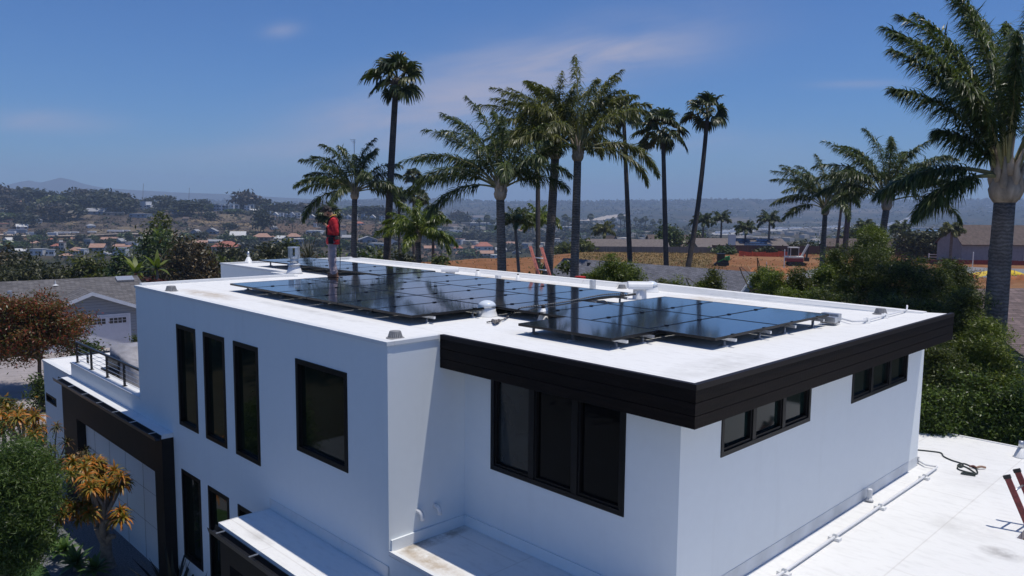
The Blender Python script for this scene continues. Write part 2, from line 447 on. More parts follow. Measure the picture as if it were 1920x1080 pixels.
def ground(u, d):
    """Terrain height at u metres right and d metres ahead."""
    u, d = np.asarray(u, float), np.asarray(d, float)
    dd = np.maximum(d, 1.0)
    px = np.clip(960 + u / dd * F, _cols[0], _cols[-1])
    px = np.where(d < 20, 960.0, px)
    i = np.clip(np.searchsorted(_cols, px) - 1, 0, len(_cols) - 2)
    c0, c1 = np.array(_cols)[i], np.array(_cols)[i + 1]
    t = (px - c0) / (c1 - c0)
    j = np.clip(np.searchsorted(_DN, dd) - 1, 0, len(_DN) - 2)
    s = np.clip((dd - _DN[j]) / (_DN[j + 1] - _DN[j]), 0, 1)
    z = (_TAB[i, j] * (1 - s) + _TAB[i, j + 1] * s) * (1 - t) + (_TAB[i + 1, j] * (1 - s) + _TAB[i + 1, j + 1] * s) * t
    far = np.clip((d - 200) / 600, 0, 1)
    return z + far * ((_vnoise(u, d, 90) - .5) * 7 + (_vnoise(u + 50, d, 33) - .5) * 3 + np.clip((d - 2500) / 2000, 0, 1) * (_vnoise(u, d, 420) - .5) * 34)
def xy(u, d): return FH[0] * d + RH[0] * u, FH[1] * d + RH[1] * u
def ud(x, y): return RH[0] * x + RH[1] * y, FH[0] * x + FH[1] * y
def gpt(px, d):
    u = (px - 960) / F * d
    x, y = xy(u, d)
    return np.array([x, y, float(ground(u, d))])
def hit(px, py, d0=220, d1=6500):
    """First terrain point past d0 that the camera sees at the pixel."""
    for d in np.geomspace(d0, d1, 700):
        g = gpt(px, d)
        if YH(px) + (1.9 - g[2]) / d * F <= py: return d, g
    return d1, gpt(px, d1)

def make_terrain():
    ang_in = np.linspace(-0.72, 0.72, 560); ang_out = np.linspace(0.72, 2 * math.pi - 0.72, 70)[1:-1]
    A = np.concatenate([ang_in, ang_out])
    Rr = np.concatenate([[0.5, 6, 14, 24], np.geomspace(34, 600, 110), np.geomspace(610, 7400, 110)])
    a, r = np.meshgrid(A, Rr)
    u, d = r * np.sin(a), r * np.cos(a)
    z = np.where(d > 20, ground(u, np.maximum(d, 21)), GZ)
    back = np.clip((r - 40) / 60, 0, 1) * (d < 20)
    z = np.where(d <= 20, GZ - back * 2.0, z)
    x, y = xy(u, d)
    px = 960 + u / np.maximum(d, 1) * F
    n1, n2, n3 = _vnoise(u, d, 45), _vnoise(u + 9, d + 5, 13), _vnoise(u, d, 260)
    C = np.zeros(x.shape + (4,)); C[..., 3] = 1
    def setc(mask, c, w=1.0):
        for k in range(3): C[..., k] = np.where(mask, C[..., k] * (1 - w) + c[k] * w, C[..., k])
    setc(np.ones_like(x, bool), (0.10, 0.085, 0.06))
    setc(n1 > .55, (0.065, 0.065, 0.035)); setc(d < 60, (0.075, 0.07, 0.05))
    setc((d > 60) & (d < 200), (0.13, 0.095, 0.055))
    # scrub hillside with bare sandy cuts
    hill = (px < 800) & (d > 640)
    setc(hill, (0.085, 0.068, 0.058)); setc(hill & (n2 > .50), (0.135, 0.108, 0.085)); setc(hill & (n2 > .74), (0.24, 0.19, 0.13))
    setc(hill & (d > 720) & (d < 840) & (n1 > .62), (0.22, 0.17, 0.105))
    setc((px > 355) & (px < 480) & (d > 770) & (d < 850) & (n2 > .35), (0.27, 0.20, 0.12))
    setc((px > 500) & (px < 840) & (d > 720) & (d < 830), (0.17, 0.115, 0.08))
    setc((px < 60) & (d > 690) & (d < 790) & (n1 > .3), (0.20, 0.12, 0.07))
    setc((px < 800) & (d > 610) & (d < 690) & (n2 > .4), (0.17, 0.115, 0.06))
    # graded lot: orange earth, dry grass
    site = (px > 762) & (px < 2100) & (d > 62) & (d < np.interp(px, [760, 930, 1100], [134, 150, 172]))
    setc(site, (0.33, 0.150, 0.066)); setc(site & (n2 > .55), (0.37, 0.19, 0.092)); setc(site & (n2 > .8), (0.25, 0.115, 0.055))
    dry = site & (px + 30 * n2 > 1085) & (px < 1352 - 26 * n2) & (d > 92)
    setc(dry, (0.29, 0.185, 0.075)); setc(dry & (n2 > .6), (0.24, 0.165, 0.075)); setc(dry & (d < 128) & (n1 > .4), (0.27, 0.19, 0.11))
    setc((px > 395) & (px <= 775) & (d > 56) & (d < 92) & (n2 > .35), (0.27, 0.12, 0.05))
    # far hills
    far = (d > 1500)
    setc(far, (0.040, 0.048, 0.034)); setc(far & (n3 > .62), (0.075, 0.068, 0.045)); setc(far & (n3 > .8) & (d < 3600), (0.16, 0.13, 0.09))
    setc(far & (n1 > .8), (0.10, 0.085, 0.06))
    V = np.stack([x, y, z], -1)
    na, nr = len(A), len(Rr)
    i, j = np.meshgrid(np.arange(nr - 1), np.arange(na), indexing='ij'); jn = (j + 1) % na
    Fq = np.stack([i * na + j, (i + 1) * na + j, (i + 1) * na + jn, i * na + jn], -1).reshape(-1, 4)
    m, t, bs = new_mat('open_ground')
    at_ = N(t, 'ShaderNodeAttribute', attribute_name='zone')
    nn = noise(t, 0.35, 8, 0.68); nf = noise(t, 0.045, 7, 0.7); nk = noise(t, 2.4, 6, 0.7)
    k = mixc(t, mth(t, 'MULTIPLY', mth(t, 'SUBTRACT', nn, 0.28, True), 1.9, True), mixc(t, 1.0, at_.outputs['Color'], (0.5, 0.5, 0.5), 'MULTIPLY'), at_.outputs['Color'])
    k = mixc(t, mth(t, 'MULTIPLY', mth(t, 'SUBTRACT', nf, 0.5, True), 2.2, True), k, mixc(t, 1.0, k, (0.55, 0.58, 0.55), 'MULTIPLY'))
    k = mixc(t, mth(t, 'MULTIPLY', mth(t, 'SUBTRACT', nk, 0.5, True), 1.4, True), k, mixc(t, 1.0, k, (1.45, 1.4, 1.3), 'MULTIPLY'))
    t.links.new(k, bs.inputs['Base Color']); bs.inputs['Roughness'].default_value = 1.0; bs.inputs['Specular IOR Level'].default_value = 0.1
    bump(t, bs, nn, 0.5, 0.3)
    o = link_mesh('terrain', V.reshape(-1, 3), Fq, m, attr=C.reshape(-1, 4), smooth=True)
    tag(o, 'rolling open ground from the yard to the far hills', None, kind='structure')
make_terrain()
# ------------------------------------------------------------------ the house
HX0, HX1, HXR = -18.72, -8.82, -4.96          # facade left end, short wall, right wall
HY0, HYW, HYB = 6.2, 7.62, 15.8               # facade, window wall, back
ZL = -3.04                                    # low roofs
FX1, FY0, FYB = -4.47, 7.13, 15.69            # roof edge on the right, fascia on the front, roof edge at the back
house = thing('modern_house', (-13, 9, GZ), 'white flat-roofed modern stucco house with dark wood fascia and solar panels on its roof', 'house')
HO = (-13, 9, GZ)
def wall(name, axis, pos, a0, a1, z0, z1, holes=(), out=-1, depth=0.09, mat_=None, parent=None, thick=0.2):
    """A wall slab with real openings. axis 'x': runs along x at y = pos; 'y': runs along y at x = pos."""
    As = sorted({a0, a1, *[h[0] for h in holes], *[h[1] for h in holes]})
    Zs = sorted({z0, z1, *[h[2] for h in holes], *[h[3] for h in holes]})
    mb = MB()
    P = (lambda a, z, o: (a, pos + o, z)) if axis == 'x' else (lambda a, z, o: (pos + o, a, z))
    for i in range(len(As) - 1):
        for j in range(len(Zs) - 1):
            ca, cz = (As[i] + As[i + 1]) / 2, (Zs[j] + Zs[j + 1]) / 2
            if any(h[0] < ca < h[1] and h[2] < cz < h[3] for h in holes): continue
            mb.add([P(As[i], Zs[j], 0), P(As[i + 1], Zs[j], 0), P(As[i + 1], Zs[j + 1], 0), P(As[i], Zs[j + 1], 0)], [(0, 1, 2, 3)])
    for h in holes:
        e = -out * depth * 2
        mb.add([P(h[0], h[2], 0), P(h[1], h[2], 0), P(h[1], h[3], 0), P(h[0], h[3], 0), P(h[0], h[2], e), P(h[1], h[2], e), P(h[1], h[3], e), P(h[0], h[3], e)],
               [(0, 1, 5, 4), (1, 2, 6, 5), (2, 3, 7, 6), (3, 0, 4, 7)])
    mb.add([P(a0, z0, -out * thick), P(a1, z0, -out * thick), P(a1, z1, -out * thick), P(a0, z1, -out * thick)], [(0, 1, 2, 3)])
    return mb.build(name, mat_ or M_stucco, parent or house, HO)
def window(axis, pos, a0, a1, z0, z1, out=-1, fw=0.07, mull=(), glass=None, rails=(), rec=0.035, label=None):
    """frame part with its pane and mullions as sub-parts; sits in its opening."""
    glass = glass or M_glass
    fr = MB()
    def bx(mb, A0, A1, Z0, Z1, o0, o1):
        lo, hi = sorted((pos + out * o0, pos + out * o1))
        if axis == 'x': mb.box(A0, A1, lo, hi, Z0, Z1)
        else: mb.box(lo, hi, A0, A1, Z0, Z1)
    e = 0.004
    bx(fr, a0 + e, a1 - e, z1 - fw, z1 - e, -rec - .05, .012); bx(fr, a0 + e, a1 - e, z0 + e, z0 + fw, -rec - .05, .012)
    bx(fr, a0 + e, a0 + fw, z0 + fw, z1 - fw, -rec - .05, .012); bx(fr, a1 - fw, a1 - e, z0 + fw, z1 - fw, -rec - .05, .012)
    w = fr.build('window', M_frame, house, HO)
    if label: w['label'] = label
    for m in mull:
        mm = MB(); bx(mm, m - .045, m + .045, z0 + fw, z1 - fw, -rec - .045, .006)
        mm.build('mullion', M_frame, w, HO)
    cuts = [a0 + fw] + [m for m in mull] + [a1 - fw]
    for q in range(len(cuts) - 1):
        A0, A1 = cuts[q] + (.045 if q else 0), cuts[q + 1] - (.045 if q < len(cuts) - 2 else 0)
        g = glass[q] if isinstance(glass, (list, tuple)) else glass
        if mull:
            sb = MB(); k = .035
            bx(sb, A0, A1, z1 - fw - k, z1 - fw, -rec - .035, -.012); bx(sb, A0, A1, z0 + fw, z0 + fw + k, -rec - .035, -.012)
            bx(sb, A0, A0 + k, z0 + fw + k, z1 - fw - k, -rec - .035, -.012); bx(sb, A1 - k, A1, z0 + fw + k, z1 - fw - k, -rec - .035, -.012)
            sb.build('sash', M_frame, w, HO)
        pn = MB(); bx(pn, A0, A1, z0 + fw, z1 - fw, -rec - .03, -rec - .022)
        pn.build('pane', g, w, HO)
    return w

# facade with the slim windows
W3 = [(-16.37, -15.40), (-15.03, -14.07), (-13.69, -12.71)]
upper = [(a, b, -2.765, -.618) for a, b in W3]; big = (-11.395, -9.855, -2.15, -.606); lower = [(a, b, -5.69, -3.73) for a, b in W3]
wall('wall', 'x', HY0, HX0, HX1, GZ, -0.06, upper + [big] + lower)
for a, b, z0, z1 in upper + [big] + lower: window('x', HY0, a, b, z0, z1, fw=.085)
wall('wall', 'y', HX0, HY0 + .2, 10.16, ZL, -.06, out=-1)
wall('wall', 'x', 10.18, -19.97, HX0, ZL, -.06, out=-1)
wall('wall', 'y', -19.97, 10.18, 10.58, ZL, -.06, out=-1)
wall('wall', 'x', 10.58, -24.1, -19.97, GZ, -.06, out=-1)
wall('wall', 'y', -24.1, 10.58, 15.5, GZ, -.06, out=-1)
wall('wall', 'x', 15.55, -24.1, HXR, GZ, -.06, out=1)
wall('wall', 'y', HX1, HY0 + .0, HYW, GZ, -.06, out=1)
slider = (-8.23, -5.755, -2.0, -.5)
wall('wall', 'x', HYW, HX1, HXR, ZL, -.47, [slider])
M_blind = glass_dark('curtained_glass', (0.012, 0.016, 0.017), 0.06, .35)
M_blackglass = glass_dark('black_glass', (0.003, 0.003, 0.0035), 0.03, 0.16)
window('x', HYW, *slider, fw=.075, mull=(-7.39, -6.59), glass=[M_blind, M_blackglass, M_blackglass], label='wide three-pane sliding window under the dark fascia')
rw = [(8.522, 11.013, -1.237, -.50), (12.49, 14.946, -1.237, -.50)]
wall('wall', 'y', HXR, HYW, HYB, ZL, -.47, rw, out=1)
window('y', HXR, *rw[0], out=1, fw=.065, mull=(9.36, 10.19), glass=M_tealglass)
window('y', HXR, *rw[1], out=1, fw=.065, mull=(13.32, 14.12), glass=M_tealglass)
wall('wall', 'x', HYB, -12.0, HXR - .2, ZL, -.47, out=1)
# cap flashing along the white walls
cap = MB()
cap.box(HX0 - .02, HX1 + .02, HY0 - .022, HY0 + .10, -.055, .0)
cap.box(HX1 - .10, HX1 + .022, HY0 + .102, FY0 - .004, -.055, .0)
cap.box(HX0 - .022, HX0 + .12, HY0 + .102, 10.14, -.055, .045); cap.box(-19.99, HX0 + .1, 10.16, 10.26, -.055, .0)
cap.box(-19.99, -19.89, 10.262, 10.57, -.055, .0); cap.box(-24.12, -19.9, 10.56, 10.66, -.055, .0); cap.box(-24.12, -24.02, 10.662, 15.4, -.055, .0)
cap.build('edge_flashing', M_whitepaint, house, HO)
# roof sheet: level at the rim, falling gently to the back
def roofz(x, y): return -0.012 - 0.085 * min(1.0, max(0.0, (y - 9.5) / 4.5)) * min(1.0, max(0.0, (-4.55 - x) / 1.6))
rx = sorted(set(np.round(np.concatenate([np.linspace(-24.0, FX1 - .002, 30), [-19.9, HX0 + .1, HX1 - .1, HX1, FX1 - .06]]), 3)))
ry = sorted(set(np.round(np.concatenate([np.linspace(HY0 + .1, FYB - .02, 24), [FY0 + .06, 10.26, 10.66]]), 3)))
inside = lambda x, y: (y > 10.66 if x < -19.9 else y > 10.26 if x < HX0 + .1 else y > HY0 + .1 if x < HX1 - .1 else y > FY0 + .06) and y < FYB
vid, V, Fq = {}, [], []
def vv(x, y):
    if (x, y) not in vid: vid[(x, y)] = len(V); V.append((x, y, roofz(x, y)))
    return vid[(x, y)]
for i in range(len(rx) - 1):
    for j in range(len(ry) - 1):
        if inside((rx[i] + rx[i + 1]) / 2, (ry[j] + ry[j + 1]) / 2):
            Fq.append((vv(rx[i], ry[j]), vv(rx[i + 1], ry[j]), vv(rx[i + 1], ry[j + 1]), vv(rx[i], ry[j + 1])))
roof_o = link_mesh('roof', np.array(V), Fq, M_roof, house, (0, 0, 0)); roof_o.location = (13, -9, -GZ)
# back parapet with a swept cant, jogging a little
par = MB()
def par_seg(x0, x1, y, h0, h1):
    for s0, s1 in ((x0, x1),):
        pr = lambda x, h: [(x, y - .20, -.12), (x, y - .10, h - .03), (x, y - .08, h), (x, y + .10, h), (x, y + .10, -.5)]
        A, B = pr(s0, h0), pr(s1, h1)
        par.add(A + B, [(i, i + 1, 6 + i, 5 + i) for i in range(4)] + [(0, 4, 3, 2, 1), (5, 6, 7, 8, 9), (4, 0, 5, 9)])
par_seg(-24.1, -23.5, 15.35, -.04, -.03); par_seg(-23.5, -11.9, 15.35, .0, .01); par_seg(-11.9, -11.4, 15.42, .01, .07)
par_seg(-11.4, -7.5, 15.5, .065, .02); par_seg(-7.5, -4.9, 15.5, .02, -.004)
par.build('parapet', M_roof, house, HO)
# dark board fascia with its metal cap, front and right
fas = MB(); zs = [(-.49, -.352), (-.344, -.206), (-.198, -.062)]
for z0, z1 in zs:
    fas.box(HX1 + .006, FX1 - .03, FY0, FY0 + .03, z0, z1)
    fas.box(FX1 - .03, FX1, FY0, FYB, z0, z1)
fas.box(HX1 + .006, FX1 - .034, FY0 + .012, FY0 + .05, -.485, -.07); fas.box(FX1 - .05, FX1 - .012, FY0 + .05, FYB - .01, -.485, -.07)
fas.box(-9.5, FX1, FYB + .002, FYB + .03, -.49, -.062)
fas.build('fascia', M_board, house, HO)
fc = MB(); fc.box(HX1 + .024, FX1 + .012, FY0 - .012, FY0 + .055, -.058, .006); fc.box(FX1 - .055, FX1 + .012, FY0 + .057, FYB + .012, -.058, .006)
fc.build('fascia_cap', M_cap, house, HO)
so = MB(); so.box(HX1 + .006, FX1 - .052, FY0 + .052, HYW + .02, -.488, -.475); so.box(HXR - .02, FX1 - .052, HYW + .022, FYB - .012, -.488, -.475)
so.build('soffit', M_brownboard, house, HO)

# low roofs: the right wing and the balcony in front of the slider
HOL = (-2.76, -1.7, 13.38, 14.4)             # hatch opening
low = MB()
xs_ = [HXR, HOL[0], HOL[1], 4.2]; ys_ = [2.5, HOL[2], HOL[3], 18.6]
lz = ZL + .002
for i in range(3):
    for j in range(3):
        if (i, j) != (1, 1): low.add([(xs_[i], ys_[j], lz), (xs_[i + 1], ys_[j], lz), (xs_[i + 1], ys_[j + 1], lz), (xs_[i], ys_[j + 1], lz)], [(0, 1, 2, 3)])
low.add([(HX1, HY0 + .06, lz), (HXR, HY0 + .06, lz), (HXR, HYW, lz), (HX1, HYW, lz)], [(0, 1, 2, 3)])
low.add([(-11, 15.85, lz), (HXR, 15.85, lz), (HXR, 18.6, lz), (-11, 18.6, lz)], [(0, 1, 2, 3)])
lo = low.build('low_roof', M_lowroof, house, (0, 0, 0)); lo.location = (13, -9, -GZ)
b = MB()
b.box(HX1, HXR, HY0, HY0 + .06, ZL - .05, ZL + .012)
b.build('edge_flashing', M_whitepaint, house, HO)
b = MB(); b.box(-11.05, 4.2, 18.6, 18.66, ZL - .2, ZL + .02)
b.build('edge_flashing', M_whitepaint, house, HO)
b = MB(); b.add([(HXR + .004, HYW, ZL + .006), (HXR + .36, HYW, ZL + .006), (HXR + .36, HYB, ZL + .006), (HXR + .004, HYB, ZL + .006)], [(0, 1, 2, 3)])
o = b.build('wall_base_flashing', M_lowroof, house, (0, 0, 0)); o.location = (13, -9, -GZ)
b = MB(); b.box(HXR + .001, HXR + .005, HYW + .02, HYB - .01, ZL + .008, ZL + .20); b.build('wall_base_flashing', mat('scuffed_grey_paint', (.70, .72, .73), .85, .18, 1.6), house, HO)
b = MB(); b.box(HX1 + .002, HX1 + .03, HY0 + .03, HYW - .03, ZL + .004, ZL + .17); b.box(HX1 + .03, HXR, HYW - .03, HYW - .002, ZL + .004, ZL + .17)
b.build('wall_base_flashing', M_stucco, house, HO)
wall('wall', 'x', HY0, HX1, HXR + 9.1, GZ, ZL - .055, out=-1)
wall('wall', 'x', 18.62, -11, 4.2, GZ, ZL - .05, out=1); wall('wall', 'y', 4.2, 2.6, 18.6, GZ, ZL, out=1)
# hatch shaft lined in raw wood
M_rawwood = mat('raw_yellow_timber', (0.55, 0.30, 0.07), 0.6, 0.35, 5, sc=(1, 1, 8))
sh = MB(); t_ = .03
x0, x1, y0, y1 = HOL
sh.box(x0, x1, y1, y1 + t_, ZL - 1.3, ZL - .02); sh.box(x0, x1, y0 - t_, y0, ZL - 1.3, ZL - .02); sh.box(x0 - t_, x0, y0, y1, ZL - 1.3, ZL - .02)
sh.box(x1, x1 + t_, y0, y1, ZL - 1.3, ZL - .02); sh.box(x0, x1, y0, y1, ZL - 1.36, ZL - 1.3)
sh.build('hatch_shaft', M_rawwood, house, HO)
sk = MB(); sk.box(x0 + .002, x0 + .02, y0, y1, ZL - .14, ZL + .004); sk.box(x0 + .02, x1, y1 - .02, y1 - .002, ZL - .14, ZL + .004)
sk.build('hatch_flashing', M_whitepaint, house, HO)

# scupper pipes out of the short wall
for y in (6.71, 7.03):
    p = MB(); a = np.linspace(0, math.pi / 2 + .25, 9)
    p.tube([(HX1 - .02, y, ZL + .47)] + [(HX1 + .04 + .085 * math.sin(t), y, ZL + .385 + .085 * math.cos(t)) for t in a], .034, 12)
    p.build('scupper_pipe', M_white_pipe, house, HO, True)

# left wing: roof terrace over the garage
TX0, TX1 = -24.2, HX0
DZ = -3.0
wing = MB()
wing.box(-27.2, TX0, HY0 + .2, 11.5, DZ - .3, DZ - .02)
M_wingroof = membrane('terrace_roof_membrane', 0.0)
w_ = MB(); w_.add([(-27.2, HY0, DZ - .018), (TX0, HY0, DZ - .018), (TX0, 12.5, DZ - .018), (-27.2, 12.5, DZ - .018)], [(0, 1, 2, 3)])
w_.add([(TX0, HY0 + .28, DZ - .02), (HX0, HY0 + .28, DZ - .02), (HX0, 12.5, DZ - .02), (TX0, 12.5, DZ - .02)], [(0, 1, 2, 3)])
o = w_.build('terrace_floor', M_wingroof, house, (0, 0, 0)); o.location = (13, -9, -GZ)
slot = (-27.04, -25.93, -4.27, -4.01)
wall('wall', 'x', HY0, -27.2, TX0, GZ, DZ - .02, [slot])
window('x', HY0, *slot, fw=.05)
wall('wall', 'y', -27.2, HY0, 12.5, GZ, DZ - .02, out=-1)
w_ = MB(); w_.box(-27.22, TX0 - .01, HY0 - .02, HY0 + .12, DZ - .06, DZ); w_.box(-27.22, -27.1, HY0 + .122, 12.5, DZ - .06, DZ)
w_.build('edge_flashing', M_whitepaint, house, HO)
w_ = MB(); w_.box(TX0, TX1, HY0, HY0 + .28, DZ - .5, -2.66); w_.build('terrace_parapet', M_stucco, house, HO)
w_ = MB(); w_.box(TX0 - .02, TX1, HY0 - .02, HY0 + .30, -2.658, -2.62); w_.build('parapet_cap', M_whitepaint, house, HO)
# garage front: dark frame, gutter ledge, white panel set back
GX0, GX1, GY = -24.24, -16.75, 5.946
w_ = MB(); w_.box(GX0, GX1, GY, HY0 - .002, DZ - .13, DZ - .035); w_.build('front_ledge', M_whitepaint, house, HO)
w_ = MB()
w_.box(GX0, GX1, GY, HY0 - .004, -3.955, DZ - .132); w_.box(-17.22, GX1, GY, HY0 - .004, GZ, -3.957); w_.box(GX0, -22.96, GY, HY0 - .004, GZ, -3.957)
w_.build('garage_surround', M_brownboard, house, HO)
w_ = MB(); w_.box(-22.96, -17.22, HY0 - .03, HY0 - .006, GZ, -3.957); gp = w_.build('garage_panel', M_stucco, house, HO)
w_ = MB()
for x in np.arange(-22.2, -17.4, 1.19): w_.box(x - .0035, x + .0035, HY0 - .036, HY0 - .031, GZ, -3.96)
for z in (-4.75, -5.55): w_.box(-22.96, -17.22, HY0 - .0355, HY0 - .0315, z - .0035, z + .0035)
w_.build('panel_joint', M_lead, gp, HO)
def gutter(x0, x1, y, z, name='gutter'):
    g = MB(); prof = [(y, z), (y - .015, z - .10), (y - .13, z - .10), (y - .155, z - .01), (y - .145, z - .01), (y - .122, z - .088), (y - .025, z - .088), (y - .01, z)]
    n = len(prof)
    g.add([(x0, a, b) for a, b in prof] + [(x1, a, b) for a, b in prof], [(i, (i + 1) % n, n + (i + 1) % n, n + i) for i in range(n)] + [tuple(range(n))[::-1], tuple(range(n, 2 * n))])
    o = g.build(name, M_blackmetal, house, HO)
    for x in np.arange(x0 + .35, x1, 1.18):
        s = MB(); s.box(x - .02, x + .02, y - .15, y - .004, z - .008, z + .004); s.build('gutter_strap', M_alu, o, HO)
gutter(GX0 - .25, GX1 + .02, GY - .003, DZ - .045)
# entrance canopy
CX0, CX1, CY, CZ = -12.40, -8.9, 5.285, -3.446
w_ = MB(); w_.add([(CX0, CY, CZ), (CX1, CY, CZ), (CX1, HY0, CZ), (CX0, HY0, CZ)], [(0, 1, 2, 3)])
w_.add([(CX0, HY0 - .012, CZ + .004), (HX1, HY0 - .012, CZ + .004), (HX1, HY0 - .012, CZ + .19), (CX0, HY0 - .012, CZ + .19), (CX0, HY0 - .002, CZ + .004), (CX0, HY0 - .002, CZ + .19), (HX1, HY0 - .002, CZ + .19)], [(0, 1, 2, 3), (0, 3, 5, 4), (3, 2, 6, 5)])
o = w_.build('canopy_roof', M_canopy, house, (0, 0, 0)); o.location = (13, -9, -GZ)
w_ = MB(); w_.box(CX0 - .012, CX1, CY - .014, CY - .002, CZ - .07, CZ + .008); w_.box(CX0 - .012, CX0 - .002, CY, HY0 - .004, CZ - .07, CZ + .008); w_.build('edge_flashing', M_whitepaint, house, HO)
w_ = MB(); w_.box(CX0, CX1, CY, HY0 - .003, CZ - .62, CZ - .072); w_.box(CX0, CX0 + .35, CY, HY0 - .003, GZ, CZ - .622); w_.build('canopy_surround', M_brownboard, house, HO)
gutter(CX0 - .1, CX1, CY - .016, CZ - .055)

# ------------------------------------------------------------------ terrace railing, covered furniture
def railing(name, p, q, posts, label):
    p, q = np.array(p), np.array(q); d = (q - p) / np.linalg.norm(q - p)
    r = thing(name, p, label, 'railing', 'railings round the terrace'); org = p
    for s in posts:
        c = p + d * s
        MB().box(c[0] - .025, c[0] + .025, c[1] - .025, c[1] + .025, c[2] + .012, c[2] + .55).build('post', M_blackmetal, r, org)
        MB().box(c[0] - .05, c[0] + .05, c[1] - .05, c[1] + .05, c[2], c[2] + .012).build('base_plate', M_blackmetal, r, org)
    MB().bar(p + [0, 0, .575], q + [0, 0, .575], .06, .045).build('top_rail', M_blackmetal, r, org)
    for k in range(4):
        z = .10 + .11 * k
        MB().tube([p + [0, 0, z], q + [0, 0, z]], .006, 6).build('cable', M_galv, r, org)
    return r
railing('terrace_railing', (-24.06, 6.32, -2.618), (-18.74, 6.32, -2.618), (0.06, 1.34, 2.64, 3.94, 5.2), 'black cable railing along the front of the terrace, on the white parapet')
railing('terrace_railing', (-24.06, 6.38, -2.618 - .38), (-24.06, 12.4, -2.618 - .38), (.22, 2.4, 4.2, 5.9), 'black cable railing along the left side of the terrace, running to the back')
for s in (0.0,): pass
M_cover = mat('grey_cover_cloth', (0.32, 0.31, 0.33), 0.85, 0.25, 4, 0.3, 14)
def covered(x0, x1, y0, y1, z0, z1):
    nx, ny = 18, 14; V, Fq = [], []
    for side in range(1):
        pass
    mbm = MB(); rr = np.random.default_rng(3)
    prof = [(1.0, 0), (1.02, .25), (1.0, .60), (.98, .90), (.92, .985), (.0, 1.0)]
    n = 40; vs = []
    for k, (s, h) in enumerate(prof):
        for j in range(n):
            t = 2 * math.pi * j / n
            c, s_ = math.cos(t), math.sin(t); q = (abs(c) ** 9 + abs(s_) ** 9) ** (-1 / 9)
            wv = 1 + .035 * math.sin(9 * t + k) * (1 - h)
            lean = .82 + .18 * (1 - abs(c)) if h > .9 else 1
            vs.append(((x0 + x1) / 2 + (x1 - x0) / 2 * c * q * s * wv, (y0 + y1) / 2 + (y1 - y0) / 2 * s_ * q * s * wv, z0 + (z1 - z0) * h * (1 - .30 * (c * q * .5 + .5) * (h > .5))))
    fs = [(i * n + j, i * n + (j + 1) % n, (i + 1) * n + (j + 1) % n, (i + 1) * n + j) for i in range(len(prof) - 1) for j in range(n)]
    return mbm.add(vs, fs)
o = covered(-23.0, -20.9, 6.8, 7.95, DZ - .01, -2.02).build('covered_grill', M_cover, None, (-21.9, 7.3, DZ), True)
tag(o, 'bulky grill under a grey cloth cover on the terrace', 'grill')
ch = thing('patio_chair', (-22.4, 6.62, DZ), 'dark low patio chair in front of the covered grill on the terrace', 'chair')
MB().box(-22.85, -21.95, 6.58, 6.76, DZ + .3, DZ + .38).build('seat', M_blackmetal, ch, (-22.4, 6.62, DZ))
MB().box(-22.85, -21.95, 6.74, 6.78, DZ + .38, DZ + .72).build('backrest', M_blackmetal, ch, (-22.4, 6.62, DZ))
for x in (-22.82, -21.98):
    for y in (6.6, 6.74): MB().box(x - .02, x + .02, y - .02, y + .02, DZ, DZ + .3).build('leg', M_blackmetal, ch, (-22.4, 6.62, DZ))
# ------------------------------------------------------------------ solar panels and their racks
PZ, PT = 0.155, 0.038
MW, ML, PITCH = 1.07, 1.755, 1.09
proto = None
def panel(x0, y0, w, l, label):
    """One framed module, corner at x0, y0; copies share the meshes of the first of its format."""
    global protos
    key = (w, l)
    if key not in protos:
        r = thing('solar_panel', (x0, y0, PZ - PT), label, 'solar panel', 'solar panels on the white roof')
        f = MB(); e = .011
        for a in ((0, w, 0, e), (0, w, l - e, l), (0, e, e, l - e), (w - e, w, e, l - e)): f.box(*a, 0, PT)
        f.build('frame', M_pvframe, r)
        MB().box(e, w - e, e, l - e, PT - .008, PT - .0025).build('glass', M_pv, r)
        c = MB()
        for px_, py_ in ((w + .01, l * .25), (w + .01, l * .75)): c.box(px_ - .02, px_ + .02, py_ - .03, py_ + .03, PT + .001, PT + .012)
        if w < l: c.build('clamp', M_pvframe, r)
        protos[key] = r
        return r
    r = copy_tree(protos[key]); r.location = (x0, y0, PZ - PT); r['label'] = label
    return r
protos = {}
ROWS = [('front row', -9.80, 7.36, 6), ('middle row', -5.46, 9.14, 10), ('back row', -9.41, 10.92, 6),
        ('short three-panel row by the conduit box', -5.47, 10.92, 3), ('rear array beyond the person', -16.10, 11.12, 6)]
def rack(x0, x1, y0, y1, label, nf):
    r = thing('panel_rack', (x0, y0, 0), label, 'mounting rack', 'rails and feet under the solar panels')
    ins = .22 * (y1 - y0)
    for y in (y0 + ins, y1 - ins):
        b = MB(); zt = PZ - PT - .002
        b.box(x0 - .06, x1 + .09, y - .02, y + .02, zt - .042, zt - .002); b.build('rail', M_alu, r, (x0, y0, 0))
        for k in range(nf):
            x = x0 + .12 + (x1 - x0 - .2) * k / max(1, nf - 1); zr = roofz(x, y)
            f = MB(); f.lathe([(.075, 0), (.075, .012), (.05, .022), (.022, .03), (.022, zt - .045 - zr)], (x, y - .03, zr + .001), 14)
            f.build('foot', M_galv, r, (x0, y0, 0), True)
for nm, xr, y0, n in ROWS:
    for k in range(n):
        x0 = xr - (k + 1) * PITCH + (PITCH - MW)
        pos = ORDS[n - 1 - k]
        panel(x0, y0, MW, ML, f'black solar panel, {pos} from the left in the {nm}')
    rack(xr - n * PITCH, xr, y0, y0 + ML, f'aluminium rails on round feet under the {nm}', max(3, n // 2 + 2))
panel(-8.12, 8.06, 1.755, MW, 'black solar panel lying crosswise, alone in front of the middle row')
rack(-8.12, -6.37, 8.06, 9.13, 'aluminium rails on round feet under the single crosswise solar panel', 3)

